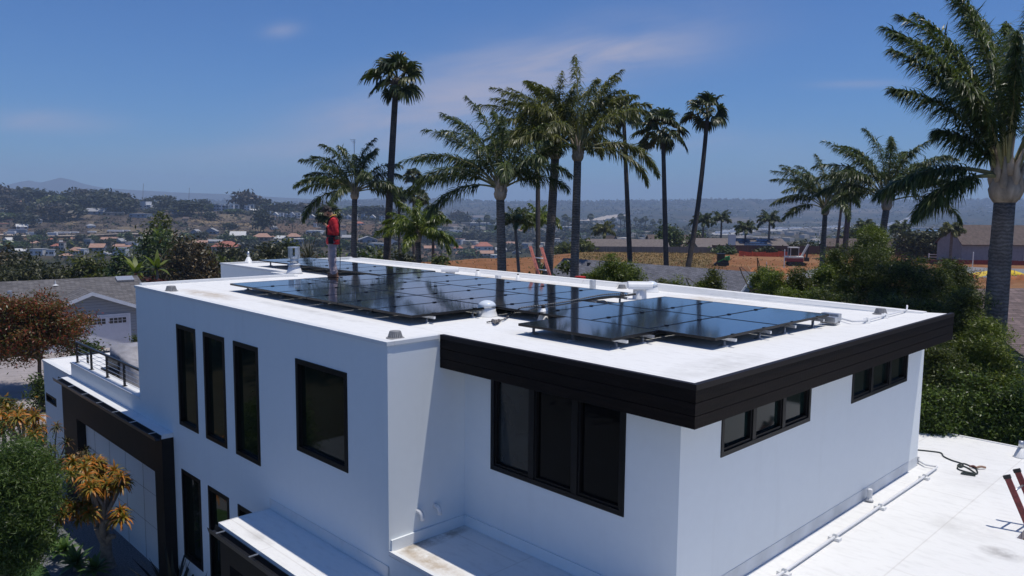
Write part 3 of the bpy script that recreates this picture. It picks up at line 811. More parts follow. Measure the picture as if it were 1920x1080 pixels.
# ------------------------------------------------------------------ vents, drains, conduits
def onroof(px, py): 
    p = at_plane(px, py, 2, 0.0)
    for _ in range(4): p = at_plane(px, py, 2, roofz(p[0], p[1]))
    return p
def skylight(px, py, r, label):
    c = onroof(px, py); t = thing('tubular_skylight', c, label, 'skylight', 'tubular skylights on the white roof')
    MB().lathe([(r * 1.36, 0), (r * 1.28, .012), (r * 1.02, r * .55), (r * .97, r * 1.0)], (0, 0, 0), 28).build('flashing_cone', M_whitepaint, t, smooth=True)
    MB().lathe([(r * 1.03, r * 1.0), (r * 1.03, r * 1.14)], (0, 0, 0), 28).build('ring', M_alu, t)
    MB().lathe([(r * math.cos(a), r * 1.14 + r * .62 * math.sin(a)) for a in np.linspace(0, 1.55, 9)], (0, 0, 0), 28).build('dome', M_dome, t, smooth=True)
m, t, bs = new_mat('skylight_dome'); bs.inputs['Base Color'].default_value = (0.74, 0.79, 0.84, 1); bs.inputs['Roughness'].default_value = 0.16
bs.inputs['Metallic'].default_value = 0.0; M_dome = m
skylight(913, 592, .155, 'clear domed skylight at the right end of the front panel row')
skylight(1221, 547, .145, 'clear domed skylight partly behind a hood vent at the back parapet')
def strainer(px, py, r, label):
    c = onroof(px, py); t = thing('roof_drain', c, label, 'roof drain', 'slotted roof drain strainers')
    MB().lathe([(r * 1.25, 0), (r * 1.2, .012), (r * .98, .016)], (0, 0, 0), 24).build('drain_ring', M_lead, t)
    s = MB(); n = 22
    for k in range(n):
        a = 2 * math.pi * k / n; ca, sa = math.cos(a), math.sin(a)
        s.bar((r * .95 * ca, r * .95 * sa, .014), (r * .70 * ca, r * .70 * sa, r * .92), .018, .014)
    s.lathe([(r * .74, r * .88), (r * .72, r * .98), (.01, r * 1.05)], (0, 0, 0), 24)
    s.lathe([(r * .82, .014), (r * .60, r * .9)], (0, 0, 0), 24)
    s.build('strainer', M_lead, t)
strainer(741, 634, .108, 'grey slotted roof drain at the near front corner of the roof')
strainer(321, 546, .118, 'grey slotted roof drain at the far left end of the roof edge')
strainer(1651, 589, .112, 'grey slotted roof drain beside the conduit at the right')
strainer(1166, 541, .100, 'grey slotted roof drain left of the skylight at the back parapet')
def hood(px, py, w, h, label):
    c = onroof(px, py); t = thing('hood_vent', c, label, 'roof vent', 'white hood vents')
    MB().lathe([(w * .36, 0), (w * .33, .02), (w * .30, h * .62)], (0, 0, 0), 20).build('neck', M_white_pipe, t, smooth=True)
    hb = MB(); ax = np.array(RH); ay = np.array([-RH[1], RH[0], 0])
    ring = [(math.cos(a), math.sin(a)) for a in np.linspace(0, math.pi, 10)]
    sec = [ax * s * w * .56 for s in (-1, 1)]
    vs = [np.array([0, 0, h * .62]) + s + ay * r_[0] * w * .34 + np.array([0, 0, r_[1] * h * .42]) for s in sec for r_ in ring]
    n = len(ring)
    hb.add(vs, [(i, i + 1, n + i + 1, n + i) for i in range(n - 1)] + [tuple(range(n)), tuple(range(n, 2 * n))[::-1], (0, n, 2 * n - 1, n - 1)])
    hb.build('hood', M_white_pipe, t)
hood(844, 522, .42, .30, 'white hood vent by the back parapet near the far panels')
hood(1199, 561, .46, .37, 'white hood vent in the gap at the right end of the back row')
def jack(px, py, rb, rt, h, cap, label, pipe=0.0):
    c = onroof(px, py); t = thing('pipe_jack', c, label, 'pipe flashing', 'cone flashed vent pipes')
    MB().lathe([(rb, 0), (rb * .92, .01), (rt, h)], (0, 0, 0), 18).build('flashing_cone', M_whitepaint, t, smooth=True)
    MB().lathe([(rt * .85, h), (rt * .85, h + cap)], (0, 0, 0), 14).build('pipe', M_blackrubber if pipe == 0 else M_galv, t, smooth=True)
jack(1018, 602, .105, .036, .215, .055, 'white cone flashing with a black cap left of the crosswise panel')
jack(466, 493, .15, .045, .20, .17, 'white cone flashing with a grey pipe at the far left corner of the roof', 1)
jack(971, 529, .085, .03, .19, .03, 'small white cone flashing by the back parapet, in front of the ladder')
jack(896, 522, .10, .05, .21, .02, 'small white cone flashing against the back parapet, left of the ladder')
c = onroof(1111, 546); t_ = thing('vent_pipe', c, 'short grey galvanised pipe standing behind the back row of panels', 'pipe')
MB().lathe([(.075, 0), (.075, .255), (.07, .262), (.005, .262)], (0, 0, 0), 18).build('stub', M_galv, t_)
MB().lathe([(.11, 0), (.10, .012), (.078, .03)], (0, 0, 0), 18).build('collar', M_lead, t_)
c = onroof(934, 527); t_ = thing('junction_box', c, 'small white box by the back parapet behind the panels', 'electrical box', 'electrical boxes on the roof')
MB().box(-.06, .06, -.06, .06, .02, .16).build('enclosure', M_white_pipe, t_, bevel=.008); MB().box(-.08, .08, -.08, .08, 0, .02).build('base_block', M_lead, t_)
# big turbine-like flue with a storm collar
c = onroof(552, 513); t_ = thing('flue_vent', c, 'tall steel flue with a drum cap and a cone base, left of the person', 'chimney flue')
k = np.linalg.norm((c - CAM)) / F
MB().lathe([(15 * k, 0), (13.5 * k, 3 * k), (8.6 * k, 17 * k)], (0, 0, 0), 26).build('flashing_cone', M_white_pipe, t_, smooth=True)
MB().lathe([(12.5 * k, 15.5 * k), (8 * k, 18.5 * k)], (0, 0, 0), 26).build('storm_collar', M_white_pipe, t_, smooth=True)
MB().lathe([(7.6 * k, 16 * k), (7.6 * k, 31 * k)], (0, 0, 0), 26).build('flue_pipe', M_galv, t_, smooth=True)
dr = MB(); dr.lathe([(8.2 * k, 27 * k), (10.6 * k, 28 * k), (10.6 * k, 31.5 * k)], (0, 0, 0), 26); dr.lathe([(10.6 * k, 47 * k), (10.9 * k, 47.5 * k), (10.6 * k, 48.2 * k), (.01, 49 * k)], (0, 0, 0), 26)
for q in range(2):
    a = q * math.pi - .35
    aa = np.linspace(a, a + 2.78, 6)
    dr.add([(10.7 * k * math.cos(x), 10.7 * k * math.sin(x), z * k) for z in (31, 47.6) for x in aa], [(i, i + 1, 7 + i, 6 + i) for i in range(5)])
dr.build('drum_cap', M_galv, t_)
# combiner boxes and conduit to the back edge
c = at_plane(1555, 606, 2, -.02); t_ = thing('combiner_box', c, 'pair of grey electrical boxes at the right end of the panels', 'electrical box', 'electrical boxes on the roof')
MB().box(-.14, .14, -.10, .02, .03, .12).build('enclosure', M_galv, t_, bevel=.006); MB().box(-.17, .13, .05, .17, .04, .16).build('enclosure', M_galv, t_, bevel=.006)
MB().box(-.12, .12, -.08, .14, 0, .03).build('base_block', M_lead, t_)
def conduit(name, pts, label, sup, r=.016, z=.05, matc=None):
    pts = np.array(pts, float); o = pts[0]
    t = thing(name, o, label, 'conduit', 'electrical conduits on the roofs')
    P = []
    for a, b in zip(pts[:-1], pts[1:]):
        n_ = max(2, int(np.linalg.norm(b - a) / .3)); P += [a + (b - a) * i / n_ for i in range(n_)]
    P.append(pts[-1])
    MB().tube(np.array(P) + [0, 0, z], r, 10).build('conduit_pipe', matc or M_white_pipe, t, o, True)
    for s in sup:
        s = np.array(s); d = pts[-1] - pts[-2]; d = d / np.linalg.norm(d); a = np.array([-d[1], d[0], 0])
        b = MB(); b.obox(s + [0, 0, z * .45], d, a, (0, 0, 1), .05, .085, z * .44); b.build('support_block', M_whitepaint, t, o)
        b = MB(); b.obox(s + [0, 0, z + .008], d, a, (0, 0, 1), .022, .03, .022); b.build('strap', M_galv, t, o)
p = [onroof(*q) for q in ((1571, 601), (1598, 608), (1618, 607.5), (1650, 599), (1700, 586), (1735, 577.5))]
p[-1] = np.array([p[-2][0] + (p[-2][0] - p[-3][0]), 15.55, .03])
conduit('rooftop_conduit', p, 'white conduit running from the panel boxes to the back right roof edge', [onroof(1625, 606), onroof(1659, 597)])
lowz = ZL + .004
p = [at_plane(x, y, 2, lowz) for x, y in ((1718, 866), (1735, 876), (1757, 880), (1733, 898), (1650, 954), (1565, 1012), (1470, 1078), (1380, 1140))]
conduit('low_roof_conduit', p, 'long white conduit on blocks along the base of the right wall', [p[3], p[4], p[5], p[6]], .02, .05)
c = at_plane(1630, 938, 2, ZL + .03); t_ = thing('vent_pipe', c, 'short white pipe stub beside the right wall', 'pipe')
MB().lathe([(.043, 0), (.043, .19), (.038, .197), (.004, .197)], (0, 0, 0), 16).build('stub', M_white_pipe, t_, smooth=False)
MB().lathe([(.07, 0), (.05, .02), (.045, .05)], (0, 0, 0), 16).build('collar', M_roof, t_, smooth=True)
c = at_plane(1913, 857, 2, lowz); t_ = thing('pipe_jack', c, 'grey cone flashing at the right edge of the low roof', 'pipe flashing', 'cone flashed vent pipes')
MB().lathe([(.135, 0), (.12, .012), (.055, .19)], (0, 0, 0), 20).build('flashing_cone', M_white_pipe, t_, smooth=True)
MB().lathe([(.05, .19), (.05, .33)], (0, 0, 0), 16).build('pipe', M_galv, t_, smooth=True)
c = at_plane(1717, 868, 2, lowz); t_ = thing('junction_box', c, 'small grey box at the foot of the right wall corner', 'electrical box', 'electrical boxes on the roof')
MB().box(-.05, .05, -.04, .04, .01, .12).build('enclosure', M_galv, t_, bevel=.006)

# ------------------------------------------------------------------ ropes
def rope_mat(name, a, b, f):
    m, t, bs = new_mat(name)
    g = N(t, 'ShaderNodeTexCoord'); w = N(t, 'ShaderNodeTexWave', wave_type='BANDS', bands_direction='DIAGONAL'); w.inputs['Scale'].default_value = f
    t.links.new(g.outputs['Object'], w.inputs['Vector'])
    t.links.new(ramp(t, w.outputs['Fac'], [(0.56, a), (0.72, b)]), bs.inputs['Base Color']); bs.inputs['Roughness'].default_value = 0.8
    return m
M_rope = rope_mat('black_white_rope', (0.012, 0.012, 0.014), (0.32, 0.31, 0.29), 11.0)
M_ropegrey = rope_mat('grey_rope', (0.09, 0.08, 0.075), (0.28, 0.25, 0.22), 16.0)
M_ropedark = mat('dark_green_rope', (0.03, 0.04, 0.035), 0.8, 0.4, 20)
def smooth_path(P, n=8):
    P = np.array(P, float); Q = np.vstack([2 * P[0] - P[1], P, 2 * P[-1] - P[-2]]); out = []
    for i in range(1, len(Q) - 2):
        for k in range(n):
            t = k / n
            out.append(.5 * (2 * Q[i] + (Q[i + 1] - Q[i - 1]) * t + (2 * Q[i - 1] - 5 * Q[i] + 4 * Q[i + 1] - Q[i + 2]) * t * t + (3 * Q[i] - Q[i - 1] - 3 * Q[i + 1] + Q[i + 2]) * t ** 3))
    out.append(P[-1]); return np.array(out)
zp = PZ + .018
P_ = [at_plane(1178, 554, 2, zp + .0), at_plane(1160, 551, 2, zp), at_plane(1135, 552, 2, zp), at_plane(1108, 556.5, 2, zp), at_plane(1060, 566, 2, zp), at_plane(1010, 573, 2, zp), at_plane(977, 577.5, 2, zp + .01),
      at_plane(966, 584, 2, .06), at_plane(956, 591, 2, .02), at_plane(944, 599, 2, .02), at_plane(930, 601, 2, .02), at_plane(913, 604, 2, .015)]
o = MB().tube(smooth_path(P_), .0125, 8).build('safety_rope', M_rope, None, P_[-1], True)
tag(o, 'black and white safety rope lying across the panels down to the roof', 'rope')
knot = []
for k in range(26):
    knot.append(at_plane(930 + 9 * math.cos(k * 1.9) * (1 - k / 50), 601.5 + 2.6 * math.sin(k * 2.4), 2, .012 + .0018 * k))
o = MB().tube(smooth_path(knot, 4), .010, 6).build('rope_grab', M_ropegrey, None, knot[0], True)
tag(o, 'tangled rope grab and clip at the end of the safety rope', 'rope grab')
P_ = [onroof(x, y) + [0, 0, .015] for x, y in ((563, 504.5), (572, 506.5), (580, 505.5), (590, 509), (600, 510.5), (612, 513))]
o = MB().tube(smooth_path(P_), .016, 6).build('lanyard_rope', M_ropegrey, None, P_[0], True); tag(o, 'grey rope on the roof between the flue and the person', 'rope')
P_ = [at_plane(x, y, 2, lowz + .014) for x, y in ((1716, 843), (1745, 846), (1764, 849), (1770, 856), (1785, 863), (1802, 868.5), (1806, 873), (1801, 876), (1796, 872), (1806, 869), (1818, 873), (1830, 879), (1832, 888), (1818, 886), (1800, 881), (1795, 877), (1800, 873), (1812, 876), (1826, 885), (1829, 889), (1808, 886), (1803, 888), (1818, 890.5), (1829, 892))]
o = MB().tube(smooth_path(P_), .013, 6).build('coiled_rope', M_ropedark, None, P_[0], True); tag(o, 'dark rope with a loose coil on the low right roof', 'rope')
c = at_plane(1830, 880, 2, lowz); t_ = thing('rope_clip', c, 'tan and red rope clip lying on the coiled rope', 'rope clip')
d_ = RH
MB().tube(smooth_path([np.array([0, 0, .03]), d_ * .08 + [0, .02, .05], d_ * .17 + [0, .03, .03]]), .022, 8).build('handle', mat('tan_leather', (0.35, 0.22, 0.15), .7, .2, 20), t_, smooth=True)
MB().tube(smooth_path([np.array([-.12, 0, .03]), np.array([-.05, .03, .045]), np.array([0.0, 0, .03])]), .018, 8).build('strap', mat('red_brown_strap', (0.16, 0.05, 0.035), .7, .2, 20), t_, smooth=True)
# loose wires at the right end of the back row
P_ = [np.array([-9.36, 11.3, .10]), np.array([-9.1, 11.3, .14]), np.array([-8.95, 11.25, .02]), np.array([-8.8, 11.2, .0]), np.array([-8.72, 11.3, .11])]
o = MB().tube(smooth_path(P_), .009, 6).build('panel_wire', M_blackrubber, None, P_[0], True); tag(o, 'black wires looping between the back row and the three-panel row', 'wire')

# ------------------------------------------------------------------ ladders
def ladder(p0, p1, gap, up, n, w, h, m_rail, m_rung, label, rungs, group='orange fibreglass ladders'):
    """p0 foot and p1 head of the near rail; gap vector to the far rail."""
    p0, p1, gap = map(np.asarray, (p0, p1, gap)); t = thing('ladder', p0, label, 'ladder', group)
    for g in (gap * 0, gap):
        MB().bar(p0 + g, p1 + g, w, h, up).build('side_rail', m_rail, t, p0)
        e = (p1 - p0) / np.linalg.norm(p1 - p0)
        MB().bar(p1 + g - e * .005, p1 + g + e * .05, w + .014, h + .014, up).build('end_cap', M_blackrubber if m_rail is M_red else M_lead, t, p0)
    for s in rungs:
        c = p0 + (p1 - p0) * s
        MB().tube([c, c + gap], n, 8).build('rung', m_rung, t, p0, True)
    return t
M_red = mat('red_fibreglass', (0.20, 0.035, 0.035), 0.55, 0.4, 30)
M_pink = mat('sun_faded_orange_fibreglass', (0.62, 0.19, 0.14), 0.6, 0.3, 20)
T1 = np.array([-2.988, 13.71, -2.25]); gp_ = np.array([0.045, .38, .02]); dn = np.array([.47, 0, -1]); 
ladder(T1 + dn * 2.1, T1, gp_, (0, 1, 0), .017, .085, .035, M_red, M_alu, 'red fibreglass ladder sticking up out of the hatch in the low roof', [1 - (.19 + .3 * k) / 2.1 for k in range(6)], None)
q0, q1 = at(1022, 524, 22.2), at(1004, 459, 22.0)
bk = np.array([.0, 16.15, 0])
a1 = at_plane(994, 461, 1, 15.75); a0 = at_plane(1013, 524, 1, 16.0); a2 = at_plane(1015, 463, 1, 15.75)
dd_ = a1 - a0
ladder(a0 + (a0 - a1) * 5.2, a1, a2 - a1, (0, 1, 0), .016, .085, .04, M_pink, M_alu, 'pink-orange fibreglass ladder leaning on the back of the house', [1 - .055 - .057 * k for k in range(16)], None)
# ------------------------------------------------------------------ the person on the roof
M_skin = mat('skin', (0.36, 0.20, 0.13), 0.55, 0.1, 12)
M_jacket = mat('red_jacket', (0.55, 0.012, 0.020), 0.75, 0.22, 7, 0.5, 16)
M_trouser = mat('mauve_grey_trousers', (0.40, 0.32, 0.33), 0.85, 0.22, 8, 0.8, 13)
M_hair = mat('black_hair', (0.012, 0.009, 0.008), 0.55, 0.4, 30, 0.8, 60)
M_boot = mat('tan_boots', (0.28, 0.13, 0.07), 0.7, 0.2, 20)
M_yellow = mat('yellow_webbing', (0.75, 0.50, 0.08), 0.7, 0.1, 20)
M_webbing = mat('black_webbing', (0.015, 0.015, 0.016), 0.75, 0.3, 30)
M_eye = mat('dark_eye', (0.02, 0.015, 0.012), 0.2, 0.1, 10)
PO = np.array([-16.30, 9.92, PZ])
pf = np.array([-RH[0], -RH[1], 0]) * .985 + np.array([FH[0], FH[1], 0]) * -.17; pf /= np.linalg.norm(pf)
per = thing('person', PO, 'person in a red jacket and grey trousers on the roof, head bent over a phone', 'person', None, math.atan2(pf[1], pf[0]))
def ell(mb, secs, n=16):
    """Loft of ellipses (centre, rx, ry) stacked along z."""
    vs = []
    for (x, y, z, a, b_) in secs:
        for j in range(n):
            t = 2 * math.pi * j / n; vs.append((x + a * math.cos(t), y + b_ * math.sin(t), z))
    k = len(secs)
    return mb.add(vs, [(i * n + j, i * n + (j + 1) % n, (i + 1) * n + (j + 1) % n, (i + 1) * n + j) for i in range(k - 1) for j in range(n)] + [tuple(range(n))[::-1], tuple(range((k - 1) * n, k * n))])
def fuse(mb, name, m, parent, vox, it=6):
    o = mb.build(name, m, parent)
    r = o.modifiers.new('remesh', 'REMESH'); r.mode = 'VOXEL'; r.voxel_size = vox; r.use_smooth_shade = True
    s = o.modifiers.new('smooth', 'SMOOTH'); s.iterations = it; s.factor = .5
    return o
SH = {1: np.array([-.02, .185, 1.36]), -1: np.array([.0, -.185, 1.36])}
EL = {1: np.array([-.085, .235, 1.06]), -1: np.array([-.03, -.235, 1.07])}
WR = {1: np.array([.13, .10, 1.215]), -1: np.array([.14, -.075, 1.215])}
b = MB()
ell(b, [(-.01, 0, .84, .11, .155), (-.01, 0, .95, .105, .15), (-.02, 0, 1.10, .10, .14), (-.02, 0, 1.25, .115, .165), (-.015, 0, 1.36, .095, .16), (.0, 0, 1.43, .06, .075)])
b.tube([(.0, 0, 1.40), (.035, 0, 1.47), (.075, 0, 1.53)], [.062, .056, .056], 12)
HC = np.array([.125, 0, 1.565])                      # head, bowed forward
hx = np.array([.74, 0, -.67]); hz = np.array([.67, 0, .74]); hy = np.array([0, 1, 0])   # face direction and crown
def hp(a, b_, c): return HC + hx * a + hy * b_ + hz * c
hb = MB().ball((0, 0, 0), .098, .075, .112, 18, 12); hb2 = MB().ball((.035, 0, -.062), .062, .055, .056, 14, 9)
for q in (hb, hb2): b.add([hp(*v) for v in q.v], q.f)
b.tube([hp(.092, 0, .01), hp(.118, 0, -.028), hp(.098, 0, -.04)], [.009, .017, .012], 8)
for s in (1, -1):
    e = MB().ball((0, s * .077, -.012), .022, .009, .032, 10, 6); b.add([hp(*v) for v in e.v], e.f)
    b.tube([SH[s] * [1, .9, 1], SH[s], (SH[s] + EL[s]) / 2 + [0, s * .01, 0], EL[s]], [.055, .058, .05, .042], 12)
    b.tube([EL[s], (EL[s] * .55 + WR[s] * .45), WR[s]], [.042, .040, .027], 12)
    # hand: palm, four fingers curled round the phone, thumb on its side
    d = np.array([.30, -s * .45, .25]); d /= np.linalg.norm(d); w = WR[s]; side = np.array([0.55, 0, .83]); nrm = np.cross(d, side); nrm /= np.linalg.norm(nrm)
    b.tube([w - d * .01, w + d * .03, w + d * .075], [.027, .036, .033], 10)
    for k, (o_, L) in enumerate(((.027, .062), (.009, .070), (-.009, .066), (-.026, .052))):
        r0 = w + d * .07 + side * o_
        b.tube([r0, r0 + d * L * .45 + pf * 0, r0 + d * L * .75 + np.array([.022, 0, .0]), r0 + d * L * .80 + np.array([.042, -s * .004, -.006])], [.0105, .010, .0092, .008], 7)
    r0 = w + d * .025 + side * .026
    b.tube([r0, r0 + side * .03 + d * .02, r0 + side * .045 + d * .05], [.013, .011, .009], 7)
    b.tube([(-.0, s * .085, .90), (.03 if s < 0 else .0, s * .085, .52), (.0 if s < 0 else -.035, s * .08, .09)], [.078, .055, .04], 12)
    b.tube([(-.055, s * .085, .05), (.09, s * .09, .04)], [.045, .038], 10)
fuse(b, 'body', M_skin, per, .0085, 3)
# jacket, loose and belted by the harness
b = MB()
ell(b, [(.005, 0, .775, .150, .185), (.01, 0, .86, .160, .195), (.0, 0, .97, .135, .172), (-.005, 0, 1.08, .135, .175), (-.01, 0, 1.22, .14, .19), (-.02, 0, 1.33, .118, .185), (-.01, 0, 1.405, .085, .12), (.015, 0, 1.455, .066, .07)])
for s in (1, -1):
    b.tube([SH[s] * [1, .8, 1], SH[s], (SH[s] * .5 + EL[s] * .5) + [-.005, s * .012, 0], EL[s] + [-.01, s * .004, -.01]], [.068, .078, .074, .064], 14)
    b.tube([EL[s] + [-.01, 0, -.01], EL[s] * .6 + WR[s] * .4 + [0, 0, -.008], EL[s] * .12 + WR[s] * .88], [.064, .060, .041], 14)
    b.tube([EL[s] * .1 + WR[s] * .9, EL[s] * .02 + WR[s] * .98], [.040, .040], 14)
jk = fuse(b, 'jacket', M_jacket, per, .011, 2)
tx = bpy.data.textures.new('cloth_folds', 'CLOUDS'); tx.noise_scale = .10
dm = jk.modifiers.new('folds', 'DISPLACE'); dm.texture = tx; dm.strength = .022; dm.mid_level = .5
b = MB()
ell(b, [(.0, 0, .76, .125, .165), (.0, 0, .86, .120, .16), (-.0, 0, .93, .11, .15)])
for s in (1, -1):
    kx = .055 if s < 0 else .012; fx_ = .012 if s < 0 else -.03
    b.tube([(.01, s * .085, .86), (.02, s * .088, .70), (kx, s * .088, .48), (kx * .6, s * .086, .28), (fx_, s * .082, .07)], [.106, .102, .084, .080, .076], 14)
tr_ = fuse(b, 'trousers', M_trouser, per, .012, 2)
tx2 = bpy.data.textures.new('trouser_folds', 'CLOUDS'); tx2.noise_scale = .075
dm = tr_.modifiers.new('folds', 'DISPLACE'); dm.texture = tx2; dm.strength = .032; dm.mid_level = .5
for s in (1, -1):
    x0 = .0 if s < 0 else -.03
    b = MB(); b.tube([(x0 - .075, s * .085, .045), (x0 - .03, s * .086, .05), (x0 + .06, s * .09, .045), (x0 + .14, s * .093, .033)], [.034, .05, .047, .030], 12)
    b.tube([(x0 - .03, s * .085, .04), (x0 - .03, s * .083, .13)], [.05, .05], 12); b.box(x0 - .105, x0 + .16, s * .088 - .045, s * .088 + .045, .001, .02)
    fuse(b, 'boot', M_boot, per, .009, 2)
b = MB()
rr = np.random.default_rng(5)
for k in range(60):
    v = rr.normal(size=3); v /= np.linalg.norm(v); v[2] = abs(v[2]) * .9 + .05 if v[0] > -.1 else v[2]
    if v[0] > .55: v[2] = max(v[2], .62)
    q = MB().ball((0, 0, 0), .034, .034, .034, 8, 6); c = hp(v[0] * .085 - .012, v[1] * .068, v[2] * .10 + .018); b.add([c + np.array(w) for w in q.v], q.f)
for k in range(9):
    c = hp(.07 + .012 * k % .05, rr.uniform(-.05, .05), .085); b.tube([c, c + hx * .05 + hz * rr.uniform(.02, .06)], [.022, .004], 6)
q = MB().ball((-.0, 0, .045), .105, .083, .088, 16, 10); b.add([hp(*v) for v in q.v], q.f)
fuse(b, 'hair', M_hair, per, .011, 1)
b = MB()
for y in np.linspace(-.05, .05, 7):
    q = MB().ball((.068 - abs(y) * .55, y, -.092 + abs(y) * .5), .026, .018, .022, 8, 6); b.add([hp(*v) for v in q.v], q.f)
fuse(b, 'beard', M_hair, per, .008, 1)
for s in (1, -1):
    q = MB().ball((.089, s * .032, .004), .010, .012, .007, 8, 6); MB().add([hp(*v) for v in q.v], q.f).build('eye', M_eye, per, smooth=True)
MB().bar(hp(.094, -.022, -.066), hp(.094, .022, -.066), .010, .006, tuple(hx)).build('mouth', mat('lips', (.25, .09, .07), .5, .1, 10), per)
# harness
b = MB()
for s in (1, -1):
    b.tube(smooth_path([np.array([.145, s * .07, .98]), np.array([.135, s * .085, 1.2]), np.array([.085, s * .10, 1.37]), np.array([-.02, s * .095, 1.44]), np.array([-.13, s * .06, 1.32]), np.array([-.155, 0, 1.2]), np.array([-.15, -s * .1, .98])], 5), .017, 6)
hn = b.build('harness', M_webbing, per, smooth=True)
b = MB(); n = 28
b.add([(.0 + (.150 + o_) * math.cos(t), (.19 + o_) * math.sin(t), z) for z in (.955, 1.0) for o_ in (0, .012) for t in np.linspace(0, 2 * math.pi, n, endpoint=False)],
      [(n + j, n + (j + 1) % n, 3 * n + (j + 1) % n, 3 * n + j) for j in range(n)] + [(2 * n + j, 2 * n + (j + 1) % n, 3 * n + (j + 1) % n, 3 * n + j) for j in range(n)])
b.build('waist_belt', M_webbing, per)
MB().tube(smooth_path([np.array([.075, .085, 1.40]), np.array([.0, .105, 1.462]), np.array([-.06, .06, 1.475]), np.array([-.07, -.04, 1.475])], 5), .014, 6).build('collar_strap', M_yellow, per, smooth=True)
MB().box(-.02, .10, .175, .25, .80, .95).build('tool_pouch', M_webbing, per, bevel=.012)
MB().box(-.15, -.05, .165, .215, .90, .98).build('tool_pouch', mat('khaki_pouch', (.16, .13, .09), .8, .2, 20), per, bevel=.012)
o = MB().tube(smooth_path([np.array([-.155, .09, .96]), np.array([-.165, .10, .6]), np.array([-.16, .11, .25]), np.array([-.15, .10, .02]), np.array([-.22, .2, .01])], 5), .008, 6).build('safety_line', M_blackrubber, per)
pm = Matrix.Rotation(math.atan2(pf[1], pf[0]), 4, 'Z')
ph = thing('phone', PO + np.array(pm @ Vector((.245, .0, 1.285))), 'black phone held in both hands by the person in red', 'phone', None, math.atan2(pf[1], pf[0]))
b = MB(); b.obox((0, 0, 0), (.5, 0, .86), (0, 1, 0), (-.86, 0, .5), .04, .078, .006); b.build('casing', M_blackmetal, ph, bevel=.003)
b = MB(); b.obox((-.0063, 0, .0037), (.5, 0, .86), (0, 1, 0), (-.86, 0, .5), .036, .072, .0012); b.build('screen', M_blackglass, ph)
# ------------------------------------------------------------------ plant builders
def leaf_cards(C, size, aspect, nrm_bias, r, ori=None):
    """Diamond leaf faces round the centres C."""
    n = len(C)
    nd = r.normal(size=(n, 3)) + (nrm_bias if nrm_bias is not None else 0)
    nd /= np.linalg.norm(nd, axis=1)[:, None] + 1e-9
    a = r.normal(size=(n, 3)) if ori is None else ori + r.normal(size=(n, 3)) * .35
    a -= nd * np.sum(a * nd, 1)[:, None]; a /= np.linalg.norm(a, axis=1)[:, None] + 1e-9
    b = np.cross(nd, a)
    s = (size * r.uniform(.6, 1.35, n))[:, None]
    mid = C + a * s * .1
    V = np.stack([C - a * s, mid + b * s * aspect, C + a * s, mid - b * s * aspect], 1)
    return V.reshape(-1, 3), np.arange(n * 4).reshape(-1, 4)
def crown_pts(r, rx, ry, rz, nc, nl, clump, zmin=-1.0, hollow=.55, flat=1.0):
    d = r.normal(size=(nc, 3)); d /= np.linalg.norm(d, axis=1)[:, None]
    d[:, 2] = np.where(d[:, 2] < zmin, -d[:, 2] * .6, d[:, 2])
    rad_ = r.uniform(hollow, 1.0, nc) ** .7
    wob = 1 + .22 * np.sin(3 * np.arctan2(d[:, 1], d[:, 0]) + r.uniform(0, 6)) * np.sqrt(np.clip(1 - d[:, 2] ** 2, 0, 1)) + r.normal(size=nc) * .06
    cc = d * (rad_ * wob)[:, None] * [rx, ry, rz]
    cs = clump * r.uniform(.6, 1.4, nc)
    P = cc[:, None, :] + r.normal(size=(nc, nl, 3)) * cs[:, None, None] * [1, 1, .62 * flat]
    bias = np.repeat(d, nl, 0) * .55 + [0, 0, .75]
    return P.reshape(-1, 3), bias, cc
def broadleaf(name, base, h, rx, rz, label, cat, mt, mbk, leaf=.07, nc=90, nl=60, clump=.28, seed=1, aspect=.42, trunk=.12, ry=None, lean=(0, 0), zc=None, group=None, zmin=-.75, hollow=.5, limbs=7):
    r = np.random.default_rng(seed); base = np.asarray(base, float)
    t = thing(name, base, label, cat, group)
    zc = h - rz if zc is None else zc
    ctr = np.array([lean[0], lean[1], zc])
    P, bias, cc = crown_pts(r, rx, ry or rx, rz, nc, nl, clump, zmin, hollow)
    V, Fq = leaf_cards(P + ctr, leaf, aspect, bias, r)
    link_mesh('crown', V, Fq, mt, t)
    b = MB(); fork = np.array([lean[0] * .35, lean[1] * .35, max(.25, zc - rz * .75)])
    b.tube(smooth_path([np.zeros(3) - [0, 0, .15], fork * .5 + r.normal(size=3) * trunk * .5, fork], 5), np.linspace(trunk, trunk * .7, 11), 8)
    for k in range(limbs):
        e = cc[r.integers(len(cc))] * .6 + ctr; m_ = (fork + e) / 2 + r.normal(size=3) * .08 * h
        b.tube(smooth_path([fork - [0, 0, .05], m_, e], 4), np.linspace(trunk * .55, trunk * .10, 9), 6)
    b.build('trunk', mbk, t, smooth=True)
    return t
M_bark = mat('grey_brown_bark', (0.10, 0.075, 0.055), 0.95, 0.4, 14, 0.8, 30)
M_palebark = mat('pale_bark', (0.27, 0.23, 0.19), 0.9, 0.3, 10, 0.6, 30)
M_queenbark = rings('queen_palm_bark', (0.215, 0.180, 0.155), 3.2, .30)
M_fanbark = rings('fan_palm_bark', (0.115, 0.092, 0.078), 4.5, .35)
M_boot_ = mat('tan_leaf_bases', (0.37, 0.29, 0.215), 0.8, 0.45, 5, 0.7, 12, sc=(1, 1, .3))
M_rachis = mat('frond_stalk', (0.20, 0.19, 0.08), 0.6, 0.25, 6)
F_queen = foliage('queen_palm_leaf', (0.038, 0.058, 0.019), (0.185, 0.22, 0.075), .36, .38, (0.085, 0.118, 0.036), .4)
F_queen2 = foliage('olive_palm_leaf', (0.070, 0.080, 0.019), (0.29, 0.28, 0.075), .38, .38, (0.155, 0.165, 0.042), .4)
